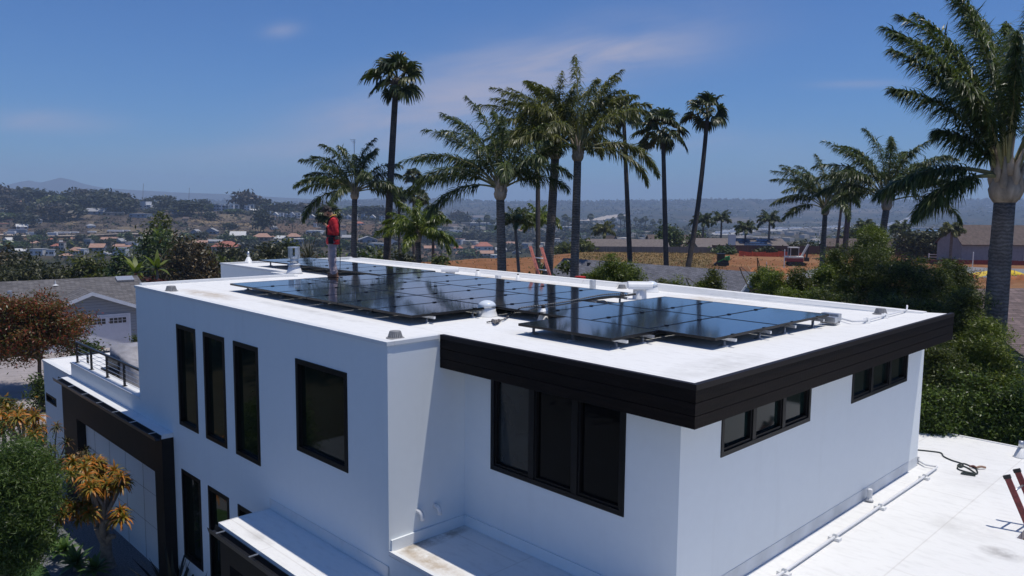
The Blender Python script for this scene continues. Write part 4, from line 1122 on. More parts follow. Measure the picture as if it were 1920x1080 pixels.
F_lime = foliage('lime_palm_leaf', (0.055, 0.095, 0.012), (0.33, 0.36, 0.05), .4, .35, (0.16, 0.22, 0.028), .5)
F_fan = foliage('fan_palm_leaf', (0.030, 0.042, 0.013), (0.13, 0.15, 0.045), .3, .4, (0.064, 0.085, 0.024), .4)
WIND = np.array([-RH[0], -RH[1], 0.0])

def leaf_strips(B, D1, L, W, r, droop, wind):
    """Two-segment tapering leaflets from B along D1."""
    n = len(B)
    D1 = D1 / np.linalg.norm(D1, axis=1)[:, None]
    up = np.tile([0, 0, 1.0], (n, 1)) + r.normal(size=(n, 3)) * .5
    S = np.cross(D1, up); S /= np.linalg.norm(S, axis=1)[:, None] + 1e-9
    mid = B + D1 * (L * .5)[:, None] + np.array([0, 0, -1]) * (L * droop * .16)[:, None] + wind * (L * .05)[:, None]
    D2 = D1 + np.array([0, 0, -1]) * droop[:, None] + wind * .35
    D2 /= np.linalg.norm(D2, axis=1)[:, None]
    tip = mid + D2 * (L * .55)[:, None]
    w = W[:, None]
    V = np.stack([B - S * w * .5, B + S * w * .5, mid - S * w, mid + S * w, tip - S * w * .12, tip + S * w * .12], 1)
    i = np.arange(n)[:, None] * 6
    Fq = np.concatenate([i + [0, 1, 3, 2], i + [2, 3, 5, 4]], 0)
    return V.reshape(-1, 3), Fq
def feather(o, az, el, L, droop, nl, lw, ll, r, wind=.12, petiole=.16):
    """Pinnate frond: stalk points, leaflet mesh."""
    n = 18; s = np.linspace(0, 1, n)
    e = el - droop * s ** 1.25
    h = np.array([math.cos(az), math.sin(az), 0])
    D = np.cos(e)[:, None] * h + np.sin(e)[:, None] * [0, 0, 1] + (WIND * wind)[None] * (s ** 1.5)[:, None] * 2
    P = np.vstack([np.zeros(3), np.cumsum(D[:-1] * (L / (n - 1)), 0)]) + o
    q = np.sort(r.uniform(petiole, 1, nl)); k = np.clip((q * (n - 1)).astype(int), 0, n - 2); f = (q * (n - 1) - k)[:, None]
    B = P[k] * (1 - f) + P[k + 1] * f; T = D[k] / np.linalg.norm(D[k], axis=1)[:, None]
    side = np.where(np.arange(nl) % 2 == 0, 1.0, -1.0)
    S = np.cross(T, [0, 0, 1.0]); S /= np.linalg.norm(S, axis=1)[:, None] + 1e-9; Nn = np.cross(S, T)
    ang = (1.15 - .75 * q ** 1.6 + r.normal(size=nl) * .24); tw = r.normal(size=nl) * .85 + .12
    D1 = T * np.cos(ang)[:, None] + (S * side[:, None] * np.cos(tw)[:, None] + Nn * np.sin(tw)[:, None]) * np.sin(ang)[:, None]
    Lf = ll * (.35 + .65 * np.sin(np.pi * np.clip((q - petiole) / (1 - petiole) * .86 + .10, 0, 1))) * r.uniform(.85, 1.12, nl)
    V, Fq = leaf_strips(B, D1, Lf, np.full(nl, lw) * r.uniform(.8, 1.2, nl), r, r.uniform(.7, 1.7, nl), WIND * wind * 3)
    return P, V, Fq
def feather_palm(base, top, tr, L, label, fronds=None, nfr=18, nl=110, seed=1, mt=None, lw=.018, ll=.55, boot=.55, wind=.12, bend=(0, 0), group='feather palms', crown_h=.4, bark=None, name='queen_palm', spear=True, droop=1.35, espan=74):
    r = np.random.default_rng(seed); base, top = np.asarray(base, float), np.asarray(top, float); mt = mt or F_queen
    t = thing(name, base, label, 'palm tree', group); H = top - base
    s = np.linspace(0, 1, 14); bd = np.array([bend[0], bend[1], 0])
    P = s[:, None] * H + np.sin(np.pi * s)[:, None] * bd; P[0][2] -= .3
    R_ = tr * (1.12 - .28 * s + .10 * np.exp(-s * 14)); 
    MB().tube(P, R_, 14).build('trunk', bark or M_queenbark, t, smooth=True)
    if boot:
        b = MB(); bt = P[-1]
        bh = min(boot, 3.4 * tr)
        b.tube([bt + [0, 0, z] for z in np.array([-.08, .06, .26, .48, .75, 1.05]) * bh], [tr * .9, tr * 1.22, tr * 1.38, tr * 1.12, tr * .8, tr * .42], 12)
        for k in range(11):
            a = k * 2.4; d = np.array([math.cos(a), math.sin(a), 0]); z0 = bh * (.02 + .06 * k)
            b.tube([bt + d * tr * .85 + [0, 0, z0], bt + d * tr * (1.22 - .03 * k) + [0, 0, z0 + bh * .28], bt + d * tr * (1.12 - .02 * k) + [0, 0, z0 + bh * .55], bt + d * tr * (1.35 + .05 * k) + [0, 0, z0 + bh * .95]], [tr * .34, tr * .36, tr * .22, tr * .08], 7)
        b.build('leaf_bases', M_boot_, t, smooth=True)
    bh = min(boot, 3.4 * tr); o = P[-1] + [0, 0, bh * .6]; ext = max(0.0, boot - bh) * .8; L = L + ext; pet_f = .16 + .62 * ext / L
    spec = []
    if fronds:
        for (a, e, l_) in fronds: spec.append((math.radians(a), math.radians(e), l_))
    nfr = int(nfr * 1.25)
    for k in range(nfr):
        f_ = (k + .5) / nfr
        spec.append((k * 2.39996 + r.normal() * .15, math.radians(84 - espan * f_ ** 1.15 + r.normal() * 6), r.uniform(.85, 1.08)))
    for (a, e, l_) in spec:
        az = math.atan2(RH[1], RH[0]) - a + math.pi * 0 if False else math.atan2(RH[1], RH[0]) + a
        d = np.array([math.cos(az), math.sin(az), 0])
        st, V, Fq = feather(o + d * tr * .5, az, e, L * l_, droop * (.75 + .35 * math.cos(e)) * r.uniform(.85, 1.15), int(nl * 2.1), lw * 1.12, ll * .95, r, wind, pet_f)
        sb = MB().tube(st[:16], np.linspace(max(.014, tr * .24), .004, 16), 5)
        fr = link_mesh('frond', V, Fq, mt, t)
        sb.build('stalk', M_rachis, fr)
    if spear:
        MB().tube([o, o + [.02, 0, L * .35], o + WIND * .08 + [0, 0, L * .62]], [tr * .16, .02, .004], 6).build('spear_leaf', M_rachis, t)
    return t
def fan_frond(o, az, el, pet, R_, r, wind, nseg=24):
    h = np.array([math.cos(az), math.sin(az), 0]); D = h * math.cos(el) + np.array([0, 0, math.sin(el)])
    s = np.linspace(0, 1, 6)[:, None]
    P = o + D * pet * s + np.array([0, 0, -1]) * (s ** 2) * pet * .22 + WIND * wind * s ** 2 * pet
    D = P[-1] - P[-2]; D /= np.linalg.norm(D); S = np.cross(D, [0, 0, 1.0]); S /= np.linalg.norm(S) + 1e-9; Nn = np.cross(S, D)
    roll = r.normal() * .5; S, Nn = S * math.cos(roll) + Nn * math.sin(roll), Nn * math.cos(roll) - S * math.sin(roll)
    th = np.linspace(-1.75, 1.75, nseg) + r.normal(size=nseg) * .03
    X = D * np.cos(th)[:, None] + S * np.sin(th)[:, None] + Nn * (np.abs(np.sin(th)) * .35)[:, None]
    L = R_ * (.8 + .2 * np.cos(th)) * r.uniform(.9, 1.08, nseg); B = np.tile(P[-1], (nseg, 1))
    w = R_ * .062
    U = np.cross(X, Nn); U /= np.linalg.norm(U, axis=1)[:, None] + 1e-9; alt = (np.where(np.arange(nseg) % 2, 1, -1) * .5)[:, None] * Nn
    U = U + alt
    m1 = B + X * (L * .5)[:, None]; D2 = X + np.array([0, 0, -.75]) + WIND * wind * 1.5; D2 /= np.linalg.norm(D2, axis=1)[:, None]
    m2 = m1 + D2 * (L * .28)[:, None]; D3 = D2 + np.array([0, 0, -1.0]); D3 /= np.linalg.norm(D3, axis=1)[:, None]; tp = m2 + D3 * (L * .26)[:, None]
    V = np.stack([B - U * w * .15, B + U * w * .15, m1 - U * w, m1 + U * w, m2 - U * w * .6, m2 + U * w * .6, tp - U * w * .1, tp + U * w * .1], 1)
    i = np.arange(nseg)[:, None] * 8
    return P, V.reshape(-1, 3), np.concatenate([i + [0, 1, 3, 2], i + [2, 3, 5, 4], i + [4, 5, 7, 6]], 0)
def fan_palm(base, top, tr, R_, label, nfr=26, seed=1, wind=.1, bend=(0, 0), mt=None, pet=None, group='tall slender fan palms', skirt=6, one=False, name='fan_palm'):
    r = np.random.default_rng(seed); base, top = np.asarray(base, float), np.asarray(top, float); mt = mt or F_fan
    t = thing(name, base, label, 'palm tree', group); H = top - base
    s = np.linspace(0, 1, 16); P = s[:, None] * H + np.sin(np.pi * s)[:, None] * np.array([bend[0], bend[1], 0]); P[0][2] -= .3
    MB().tube(P, tr * (1.2 - .42 * s + .12 * np.exp(-s * 12)), 10).build('trunk', M_fanbark, t, smooth=True)
    o = P[-1]; pet = pet or R_ * .75
    MB().tube([o - [0, 0, R_ * .35], o - [0, 0, .1], o + [0, 0, R_ * .15]], [tr * .85, tr * 1.7, tr * .5], 8).build('leaf_bases', M_fanbark, t, smooth=True)
    AV, AF, nb = [], [], 0
    for k in range(nfr + skirt):
        f_ = (k + .5) / nfr
        e = math.radians(82 - 105 * min(1, f_) ** .95 + r.normal() * 6) if k < nfr else math.radians(-55 + r.normal() * 12)
        az = k * 2.39996 + r.normal() * .2
        st, V, Fq = fan_frond(o, az, e, pet * r.uniform(.8, 1.1) * (1 if k < nfr else .6), R_ * r.uniform(.85, 1.1) * (1 if k < nfr else .7), r, wind)
        if one:
            AV.append(V); AF.append(Fq + nb); nb += len(V)
        else:
            fr = link_mesh('frond', V, Fq, mt, t)
            MB().tube(st, np.linspace(tr * .14 + .006, .008, 6), 5).build('stalk', M_rachis, fr)
    if one: link_mesh('crown', np.vstack(AV), np.vstack(AF), mt, t)
    return t
def ray_base(px, d, zoff=0.0):
    g = gpt(px, d); return g + [0, 0, zoff]
def stem(px_b, px_t, py_t, d, py_b=None):
    """Foot on the ground below pixel column px_b, head at the pixel, both d metres ahead."""
    top = at(px_t, py_t, d)
    u, dd = ud(top[0], top[1])
    lo = at(px_b, 540, d)
    # follow the slant of the trunk down to the ground
    if py_b is not None:
        a = at(px_b, py_b, d); dirn = (a - top) / (a[2] - top[2])
        uu, d2 = ud(a[0], a[1]); gz = float(ground(uu, d2)); foot = top + dirn * (gz - top[2])
    else:
        gz = float(ground(u, dd)); foot = np.array([top[0], top[1], gz])
    return foot, top

# ---- tall fan palms
b_, t_ = stem(728, 743, 150, 40, 480); fan_palm(b_, t_, .19, 1.2, 'tall slender fan palm standing alone just right of the person', 14, 11, .08, (-.12, 0), pet=.95, skirt=3)
b_, t_ = stem(1181, 1169, 212, 60, 488); fan_palm(b_, t_, .19, 1.3, 'tall fan palm half hidden by the olive palm beside it', 15, 12, .16, skirt=3)
b_, t_ = stem(1249, 1243, 248, 58, 495); fan_palm(b_, t_, .19, 1.35, 'tall fan palm with widely spread drooping fans, between two others', 19, 29, .10, pet=1.25, skirt=3)
b_, t_ = stem(1284, 1327, 212, 58, 497); fan_palm(b_, t_, .19, 1.2, 'tall fan palm with a strongly leaning trunk', 15, 14, .16, (.25, .2), pet=1.0, skirt=2)
b_, t_ = stem(1009, 1008, 225, 52, 480); fan_palm(b_, t_, .17, 1.0, 'thin fan palm with its head lost among the middle palms', 16, 15, .1)
for k, (px, py, d, R_, lb) in enumerate([(775, 330, 115, 1.15, 'small far fan palm standing highest, right of the tall lone palm'), (748, 366, 118, 1.2, 'small far fan palm close to the tall lone trunk'),
                                         (786, 371, 110, 1.25, 'small far fan palm below the highest of the little group'), (812, 399, 105, 1.15, 'small far fan palm at the right of the little group'),
                                         (618, 402, 70, .95, 'dark fan palm head just behind the head of the person')]):
    b_, t_ = stem(px, px, py, d); fan_palm(b_, t_, .20, R_, lb, 22, 40 + k, .06, one=True, pet=R_ * .65)
for k, (px0, px1, py, d) in enumerate([(1574, 1580, 365, 150), (1586, 1591, 362, 152), (1591, 1597, 358, 150)]):
    b_, t_ = stem(px0, px1, py, d, 420); fan_palm(b_, t_, .26, 1.7, ['far fan palm, left of three thin trunks under the right palms', 'far fan palm, middle of three thin trunks under the right palms', 'far fan palm, right of three thin trunks under the right palms'][k], 20, 60 + k, .06, one=True)

# ---- feather palms (angle from the picture's right, rise, length)
b_, t_ = stem(663, 665, 372, 40, 485)
feather_palm(b_, t_, .165, 2.55, 'dark feather palm right behind the person, left of the tall lone palm', [(180, 40, 1.0), (150, 65, 1.1), (20, 50, .95), (10, 15, .95), (190, 8, 1.0), (350, 30, .9)], 15, 120, 21, F_queen, .020, .56, 1.2, .08, espan=64)
b_, t_ = stem(941, 938, 372, 30, 505)
feather_palm(b_, t_, .19, 3.25, 'feather palm with drooping dark fronds, leftmost of the middle group', [(180, 50, 1.05), (184, 34, .95), (165, 66, 1.0), (150, 78, 1.05), (0, 30, .8), (10, 55, .85), (200, 14, .8), (90, 84, 1.1)], 15, 140, 22, F_queen, .017, .58, 1.2, .12, espan=58)
b_, t_ = stem(1029, 1041, 296, 33, 490)
feather_palm(b_, t_, .205, 3.0, 'feather palm with a full olive crown, middle of the group', [(180, 58, 1.05), (165, 72, 1.1), (90, 80, 1.1), (20, 60, .9), (190, 40, .85), (60, 74, 1.1), (120, 82, 1.1)], 17, 140, 23, F_queen2, .017, .56, 1.2, .10, espan=58)
b_, t_ = stem(1077, 1083, 300, 31, 515)
feather_palm(b_, t_, .18, 3.35, 'feather palm with a tall upright frond, right of the middle group', [(88, 88, 1.2), (30, 70, 1.05), (8, 24, .95), (355, 12, .85), (165, 66, .95), (200, 40, .8), (40, 76, 1.05), (140, 80, 1.05)], 12, 140, 24, F_queen2, .017, .56, 1.3, .03, espan=62)
b_, t_ = stem(972, 966, 425, 55, 500)
feather_palm(b_, t_, .12, 1.5, 'small feather palm in front of the far hills, between the middle trunks', None, 15, 80, 25, F_queen, .02, .42, .5)
b_, t_ = stem(785, 783, 452, 38, 490)
feather_palm(b_, t_, .15, 1.95, 'young feather palm with bright lime fronds behind the panels', [(90, 80, 1.1), (60, 70, 1.05), (150, 50, 1.1), (175, 35, 1.1), (5, 20, 1.1), (350, 10, 1.0)], 13, 110, 26, F_lime, .020, .48, .5, .05)
b_, t_ = stem(1010, 1010, 425, 62, 480)
feather_palm(b_, t_, .13, 1.9, 'lime coloured feather palm behind the two thick middle trunks', [(175, 40, 1.0), (5, 45, 1.0)], 13, 80, 27, F_lime, .03, .55, .4)
b_, t_ = stem(1540, 1547, 402, 46, 520)
feather_palm(b_, t_, .165, 2.75, 'dark feather palm, left of the pair at the right', [(180, 60, 1.05), (185, 40, .95), (168, 74, 1.05), (85, 86, 1.1), (0, 55, .95), (195, 22, .8), (20, 75, 1.0)], 14, 120, 28, F_queen, .020, .54, 1.5, .08, espan=52)
b_, t_ = stem(1656, 1662, 392, 36, 430)
feather_palm(b_, t_, .175, 3.1, 'dark feather palm, right of the pair at the right', [(180, 50, 1.0), (165, 70, 1.05), (95, 86, 1.1), (60, 78, 1.05), (5, 45, 1.0), (190, 28, .85), (355, 18, 1.0), (30, 62, 1.0)], 15, 130, 29, F_queen, .018, .56, 1.5, .06, espan=52)
b_, t_ = stem(1868, 1884, 374, 20.2, 575)
feather_palm(b_, t_, .292, 3.65, 'huge dark feather palm at the right edge with a thick trunk', [(178, 68, 1.0), (182, 61, .86), (174, 74, 1.08), (186, 54, .50), (180, 16, .74), (192, 2, .62), (100, 86, 1.3), (80, 84, 1.3), (120, 80, 1.22), (140, 82, 1.2), (60, 78, 1.25), (250, 80, 1.2), (200, 84, 1.25), (30, 62, 1.1), (0, 45, 1.1), (240, 66, 1.0), (300, 66, 1.0), (20, 20, .9), (215, 62, .8), (340, 80, 1.2), (160, 77, 1.15)], 0, 290, 30, F_queen, .017, .64, 1.9, .05, droop=1.0)
# far palms over the houses
for k, (px, py, d, L, lb) in enumerate([(1319, 418, 190, 4.6, 'far dark feather palm left of the leaning fan palm trunk'), (1353, 413, 200, 4.2, 'far feather palm with a thin bent trunk over the house roofs'),
                                        (1398, 432, 185, 4.2, 'far low dark feather palm behind the solar roof house'), (1443, 416, 185, 4.4, 'far feather palm with two trunks near the right end of the solar roof house'),
                                        (1133, 436, 190, 4.4, 'far dull feather palm left of the gable house'), (1622, 428, 175, 3.2, 'far small feather palm behind the tan roofed house'),
                                        (1690, 432, 170, 3.4, 'far feather palm right of the second dark palm'), (1785, 436, 140, 3.0, 'far golden feather palm beside the big brown roofed house')]):
    b_, t_ = stem(px, px, py, d)
    feather_palm(b_, t_, .26, L * .72, lb, None, 15, 60, 70 + k, F_queen2 if k in (7, 4) else F_queen, .07, 1.0, .3, .05, group='far feather palms')
# ------------------------------------------------------------------ yard sheets
def sheet(name, poly, z, m, label=None):
    o = link_mesh(name, [(x, y, z) for x, y in poly], [tuple(range(len(poly)))], m); tag(o, label, None, kind='structure'); return o
M_lawn = mat('lawn', (0.035, 0.085, 0.015), 0.95, 0.4, 25, 0.8, 90)
M_mulch = mat('brown_mulch', (0.11, 0.055, 0.035), 0.95, 0.5, 20, 0.9, 60)
M_concrete = mat('pale_concrete', (0.33, 0.29, 0.28), 0.9, 0.18, 1.5, 0.2, 30)
sheet('gravel_bed', [(-27.2, 2.6), (-8, 2.6), (-8, 6.19), (-27.2, 6.19)], GZ + .004, M_gravelgrey)
lp = [at_plane(x, y, 2, GZ + .008)[:2] for x, y in ((28, 1052), (62, 1047), (88, 1066), (100, 1090), (60, 1120), (10, 1110))]
sheet('lawn', lp, GZ + .008, M_lawn)
lp = [at_plane(x, y, 2, GZ + .012)[:2] for x, y in ((20, 1030), (38, 1020), (66, 1045), (28, 1051))]
sheet('mulch_bed', lp, GZ + .012, M_mulch)
M_strip = mat('black_edging', (.02, .02, .02), .7, .2, 10)
a, c_ = at_plane(44, 1019, 2, GZ + .03), at_plane(72, 1046, 2, GZ + .03)
o = MB().bar(a, c_, .02, .07).build('bed_edging', M_strip, None, a); tag(o, 'thin dark edging strip between the gravel and the brown mulch', 'edging')
dv = [(-29.5, 4), (-29.5, 15), (-33, 24), (-41, 26), (-52, 22), (-54, 6), (-42, 2)]
dz = [float(ground(*ud(x, y))) for x, y in dv]
nx = 16; V = []; Fq = []
gx, gy = np.linspace(-54, -29, 26), np.linspace(1, 27, 26)
for y in gy:
    for x in gx: V.append((x, y, float(ground(*ud(x, y))) + .02))
for i in range(25):
    for j in range(25): Fq.append((i * 26 + j, i * 26 + j + 1, (i + 1) * 26 + j + 1, (i + 1) * 26 + j))
sheet('unseen_street', [(-24, -14), (8, -14), (8, 2.55), (-24, 2.55)], GZ + .004, mat('bounce_asphalt', (0.15, 0.165, 0.185), .9, .2, 3, .3, 60))  # out-of-view paving, added to bounce grey light up onto the shaded facade
tag(link_mesh('driveway', V, Fq, M_concrete, smooth=True), None, None, kind='structure')

# ------------------------------------------------------------------ succulents
F_aloe = foliage('aloe_leaf', (0.12, 0.15, 0.025), (0.62, 0.19, 0.022), .22, .42, (0.32, 0.22, 0.03), .4)
F_aloedark = foliage('dark_aloe_leaf', (0.04, 0.05, 0.02), (0.20, 0.085, 0.03), .1, .5, (0.085, 0.075, 0.025), .4)
F_agave = foliage('agave_leaf', (0.05, 0.11, 0.025), (0.17, 0.27, 0.07), .2, .4, (0.09, 0.17, 0.04), .5)
def rosette(o, R_, n, r, up=(0, 0, 1), width=.13, droop=1.1):
    """Curved tapering leaves from one point."""
    up = np.asarray(up, float); up /= np.linalg.norm(up)
    a0 = np.cross(up, [.3, .8, .1]); a0 /= np.linalg.norm(a0); b0 = np.cross(up, a0)
    k = np.arange(n); az = k * 2.39996 + r.normal(size=n) * .15; el = np.radians(78 - 78 * (k + .5) / n + r.normal(size=n) * 6)
    h = a0 * np.cos(az)[:, None] + b0 * np.sin(az)[:, None]
    D = h * np.cos(el)[:, None] + up * np.sin(el)[:, None]; S = np.cross(D, up); S /= np.linalg.norm(S, axis=1)[:, None] + 1e-9
    L = R_ * r.uniform(.8, 1.1, n)[:, None]; P = np.tile(o, (n, 1)); rows = []
    ws = [.75, 1.0, .72, .06]
    for i in range(4):
        rows += [P - S * R_ * width * .5 * ws[i], P + S * R_ * width * .5 * ws[i]]
        D = D + np.array([0, 0, -1]) * droop * (.22 + .22 * i); D /= np.linalg.norm(D, axis=1)[:, None]; P = P + D * L * .34
    V = np.stack(rows, 1); i = np.arange(n)[:, None] * 8
    return V.reshape(-1, 3), np.concatenate([i + [0, 1, 3, 2], i + [2, 3, 5, 4], i + [4, 5, 7, 6]], 0)
def aloe_tree(base, heads, Rr, label, seed, mt, tr=.11, n=32):
    r = np.random.default_rng(seed); base = np.asarray(base, float)
    t = thing('aloe_tree', base, label, 'aloe tree', 'tree aloes along the front of the house')
    b = MB(); heads = [np.asarray(h) - base for h in heads]
    cen = np.mean(heads, 0); fork = np.array([cen[0] * .25, cen[1] * .25, cen[2] * .30])
    b.tube(smooth_path([np.array([0, 0, -.1]), fork * .5 + r.normal(size=3) * .03, fork], 5), np.linspace(tr * 1.3, tr, 11), 10)
    grp = {}
    forks = [fork + (np.array(h) - fork) * .45 + r.normal(size=3) * .06 for h in heads[::6]]
    for f in forks: b.tube(smooth_path([fork - [0, 0, .05], (fork + f) / 2 + r.normal(size=3) * .05, f], 4), np.linspace(tr * .72, tr * .45, 9), 8)
    for h in heads:
        f = min(forks, key=lambda q: np.linalg.norm(q - h))
        b.tube(smooth_path([f - [0, 0, .02], (f + h) / 2 + [0, 0, -.05] + r.normal(size=3) * .04, h], 4), np.linspace(tr * .42, tr * .22, 9), 7)
    b.build('trunk', M_palebark, t, smooth=True)
    for h in heads:
        V, Fq = rosette(h, Rr * r.uniform(.85, 1.15), n, r, up=np.array([r.normal() * .25, r.normal() * .25, 1]), width=.16, droop=1.25)
        link_mesh('rosette', V, Fq, mt, t)
    return t
r = np.random.default_rng(91)
heads = []
for _ in range(34):
    a = r.uniform(0, 2 * math.pi); q = math.sqrt(r.uniform())
    heads.append(at(183 + 62 * q * math.cos(a), 893 + 30 * q * math.sin(a) + .18 * 62 * q * math.cos(a), 17.0 + .45 * math.sin(a) * -1 + r.normal() * .2))
for px, py in ((128, 946), (140, 958), (156, 950), (168, 962), (120, 966), (150, 972), (225, 958), (232, 972), (220, 975), (110, 975), (172, 945)): heads.append(at(px, py, 16.7 + r.normal() * .15))
aloe_tree(at_plane(207, 1062, 2, GZ), heads, .31, 'big branching tree aloe with orange and green rosettes in front of the garage panel', 5, F_aloe, .12)
heads = [at(px + r.normal() * 4, py, 20.5 + r.normal() * .4) for px, py in ((5, 778), (18, 772), (33, 776), (48, 778), (60, 783), (72, 782), (10, 792), (28, 795), (45, 800), (62, 800), (76, 805), (52, 818), (38, 786), (20, 786), (68, 822), (2, 800))]
aloe_tree(at_plane(52, 905, 2, GZ), heads, .36, 'orange tree aloe at the left edge in front of the white side wall', 6, F_aloe, .10)
heads = [at(px, py, 18.8 + r.normal() * .3) for px, py in ((106, 802), (124, 832), (96, 842), (112, 868), (90, 862), (128, 858), (100, 880), (135, 876), (152, 856), (160, 846))]
aloe_tree(at_plane(112, 985, 2, GZ), heads, .26, 'dark thin stemmed tree aloe between the two orange ones', 7, F_aloedark, .07)
for k, (px, py, R_, lb) in enumerate([(66, 1012, .42, 'fleshy green agave rosette on the grey gravel, farthest from the viewer'), (100, 1030, .40, 'fleshy green agave rosette, second of the line on the grey gravel'),
                                      (121, 1045, .40, 'fleshy green agave rosette, third of the line on the grey gravel'), (142, 1070, .46, 'bright green agave rosette nearest the bottom edge on the gravel'),
                                      (178, 1082, .40, 'agave rosette at the bottom edge beside the aloe trunk')]):
    p = at_plane(px, py, 2, GZ); t = thing('agave', p, lb, 'agave', 'agaves on the gravel bed')
    V, Fq = rosette(np.array([0, 0, .16]), R_, 30, np.random.default_rng(k), width=.30, droop=.55); link_mesh('rosette', V, Fq, F_agave, t)
    MB().tube([(0, 0, -.02), (0, 0, .17)], [.06, .05], 8).build('stem', M_palebark, t, smooth=True)
F_spike = foliage('dark_strap_leaf', (0.010, 0.012, 0.006), (0.04, 0.038, 0.02), .1, .4)
for k, (x, y, lb) in enumerate([(-15.9, 5.75, 'dark spiky strap-leaf plant against the facade right of the garage frame'), (-14.7, 5.6, 'dark spiky strap-leaf plant at the foot of the lower slim windows')]):
    t = thing('spiky_plant', (x, y, GZ), lb, 'plant', 'spiky plants at the foot of the facade')
    V, Fq = rosette(np.array([0, 0, .05]), 1.35 - .1 * k, 34, np.random.default_rng(20 + k), width=.055, droop=.18); link_mesh('leaves', V, Fq, F_spike, t)
    MB().tube([(0, 0, -.05), (0, 0, .1)], [.08, .06], 8).build('stem', M_bark, t, smooth=True)
# fine-leaved green bush at the lower left
F_podo = foliage('fine_green_leaf', (0.050, 0.092, 0.018), (0.22, 0.30, 0.075), .4, .4, (0.115, 0.185, 0.038), .4)
F_redtree = foliage('red_bronze_leaf', (0.075, 0.115, 0.02), (0.42, 0.07, 0.045), .32, .4, (0.19, 0.115, 0.03), .4)
p = gpt(70, 33.5)
p[2] = float(ground(*ud(p[0], p[1])))
broadleaf('red_leaf_tree', p, 4.6, 2.0, 1.75, 'rounded red-bronze leaved tree before the grey neighbouring house', 'tree', F_redtree, M_bark, .072, 300, 150, .24, 33, .33, .10, lean=(-.5, -.4), zmin=-.75, hollow=.3, limbs=9)
F_midgreen = foliage('mid_green_leaf', (0.036, 0.064, 0.014), (0.155, 0.215, 0.048), .25, .42, (0.06, 0.09, 0.02), .4)
F_olive = foliage('olive_leaf', (0.036, 0.043, 0.015), (0.135, 0.135, 0.045), .2, .45, (0.05, 0.054, 0.018), .35)
F_brown = foliage('brown_green_leaf', (0.042, 0.040, 0.015), (0.20, 0.125, 0.042), .2, .45, (0.07, 0.052, 0.018), .35)
F_yellowgreen = foliage('yellow_green_leaf', (0.055, 0.075, 0.012), (0.20, 0.20, 0.03), .3, .42, (0.10, 0.12, 0.018), .4)
F_dark = foliage('dark_needle_leaf', (0.026, 0.040, 0.010), (0.20, 0.225, 0.046), .33, .45, (0.075, 0.098, 0.021), .35)
F_tip = foliage('fresh_tip_leaf', (0.060, 0.090, 0.014), (0.32, 0.36, 0.06), .38, .42, (0.16, 0.205, 0.032), .4)
F_glossy = foliage('glossy_leaf', (0.036, 0.066, 0.013), (0.20, 0.28, 0.05), .3, .38, (0.092, 0.14, 0.025), .4)
F_red = foliage('dark_red_leaf', (0.05, 0.018, 0.010), (0.20, 0.04, 0.02), .2, .45, (0.11, 0.03, 0.014), .35)
F_grey = foliage('grey_green_leaf', (0.05, 0.055, 0.04), (0.14, 0.14, 0.10), .2, .5, (0.08, 0.085, 0.06), .3)
def bushpx(name, px, ytop, d, wpx, label, cat, m, seed, leaf=.07, nc=90, nl=60, clump=.25, hpx=None, aspect=.35, zmin=-.9, group=None, hollow=.4, base_z=None, tr=.08):
    """A tree or bush from its outline in the photo: top, width, distance."""
    k = d / F; top = at(px, ytop, d); u, dd = ud(top[0], top[1]); gz = float(ground(u, dd)) if base_z is None else base_z
    h = top[2] - gz; rz = (hpx * k if hpx else h * .98) / 2
    return broadleaf(name, (top[0], top[1], gz), h, wpx * k / 2, rz, label, cat, m, M_bark, leaf, nc, nl, clump, seed, aspect, tr, group=group, zmin=zmin, hollow=hollow)
bushpx('bush', 6, 808, 15.5, 150, 'tall bright green fine-leaved bush at the lower left corner', 'bush', F_podo, 31, .048, 520, 190, .17, 290, .17, -1, hollow=.25)
bushpx('bush', 78, 795, 27, 60, 'grey-green shrub by the left wall behind the orange aloe', 'bush', F_grey, 35, .10, 40, 40, .2, 50, .12)
bushpx('bush', 75, 700, 31, 34, 'light green shrub at the corner of the white side wall', 'bush', F_midgreen, 36, .07, 50, 45, .16)
bushpx('bush', 160, 632, 37, 46, 'green bush behind the terrace railing, beside the red tree', 'bush', F_midgreen, 37, .09, 70, 50, .22)
bushpx('bush', 2, 745, 25, 40, 'bush with orange-yellow flowers at the left edge', 'bush', foliage('orange_flowering_leaf', (.04, .07, .015), (.45, .22, .03), .3, .4, (.09, .11, .02)), 38, .08, 50, 40, .18, 60)
bushpx('bush', 253, 618, 41, 12, 'dark shrub at the end of the grey house wall beside the railing', 'bush', F_dark, 39, .07, 30, 30, .15)

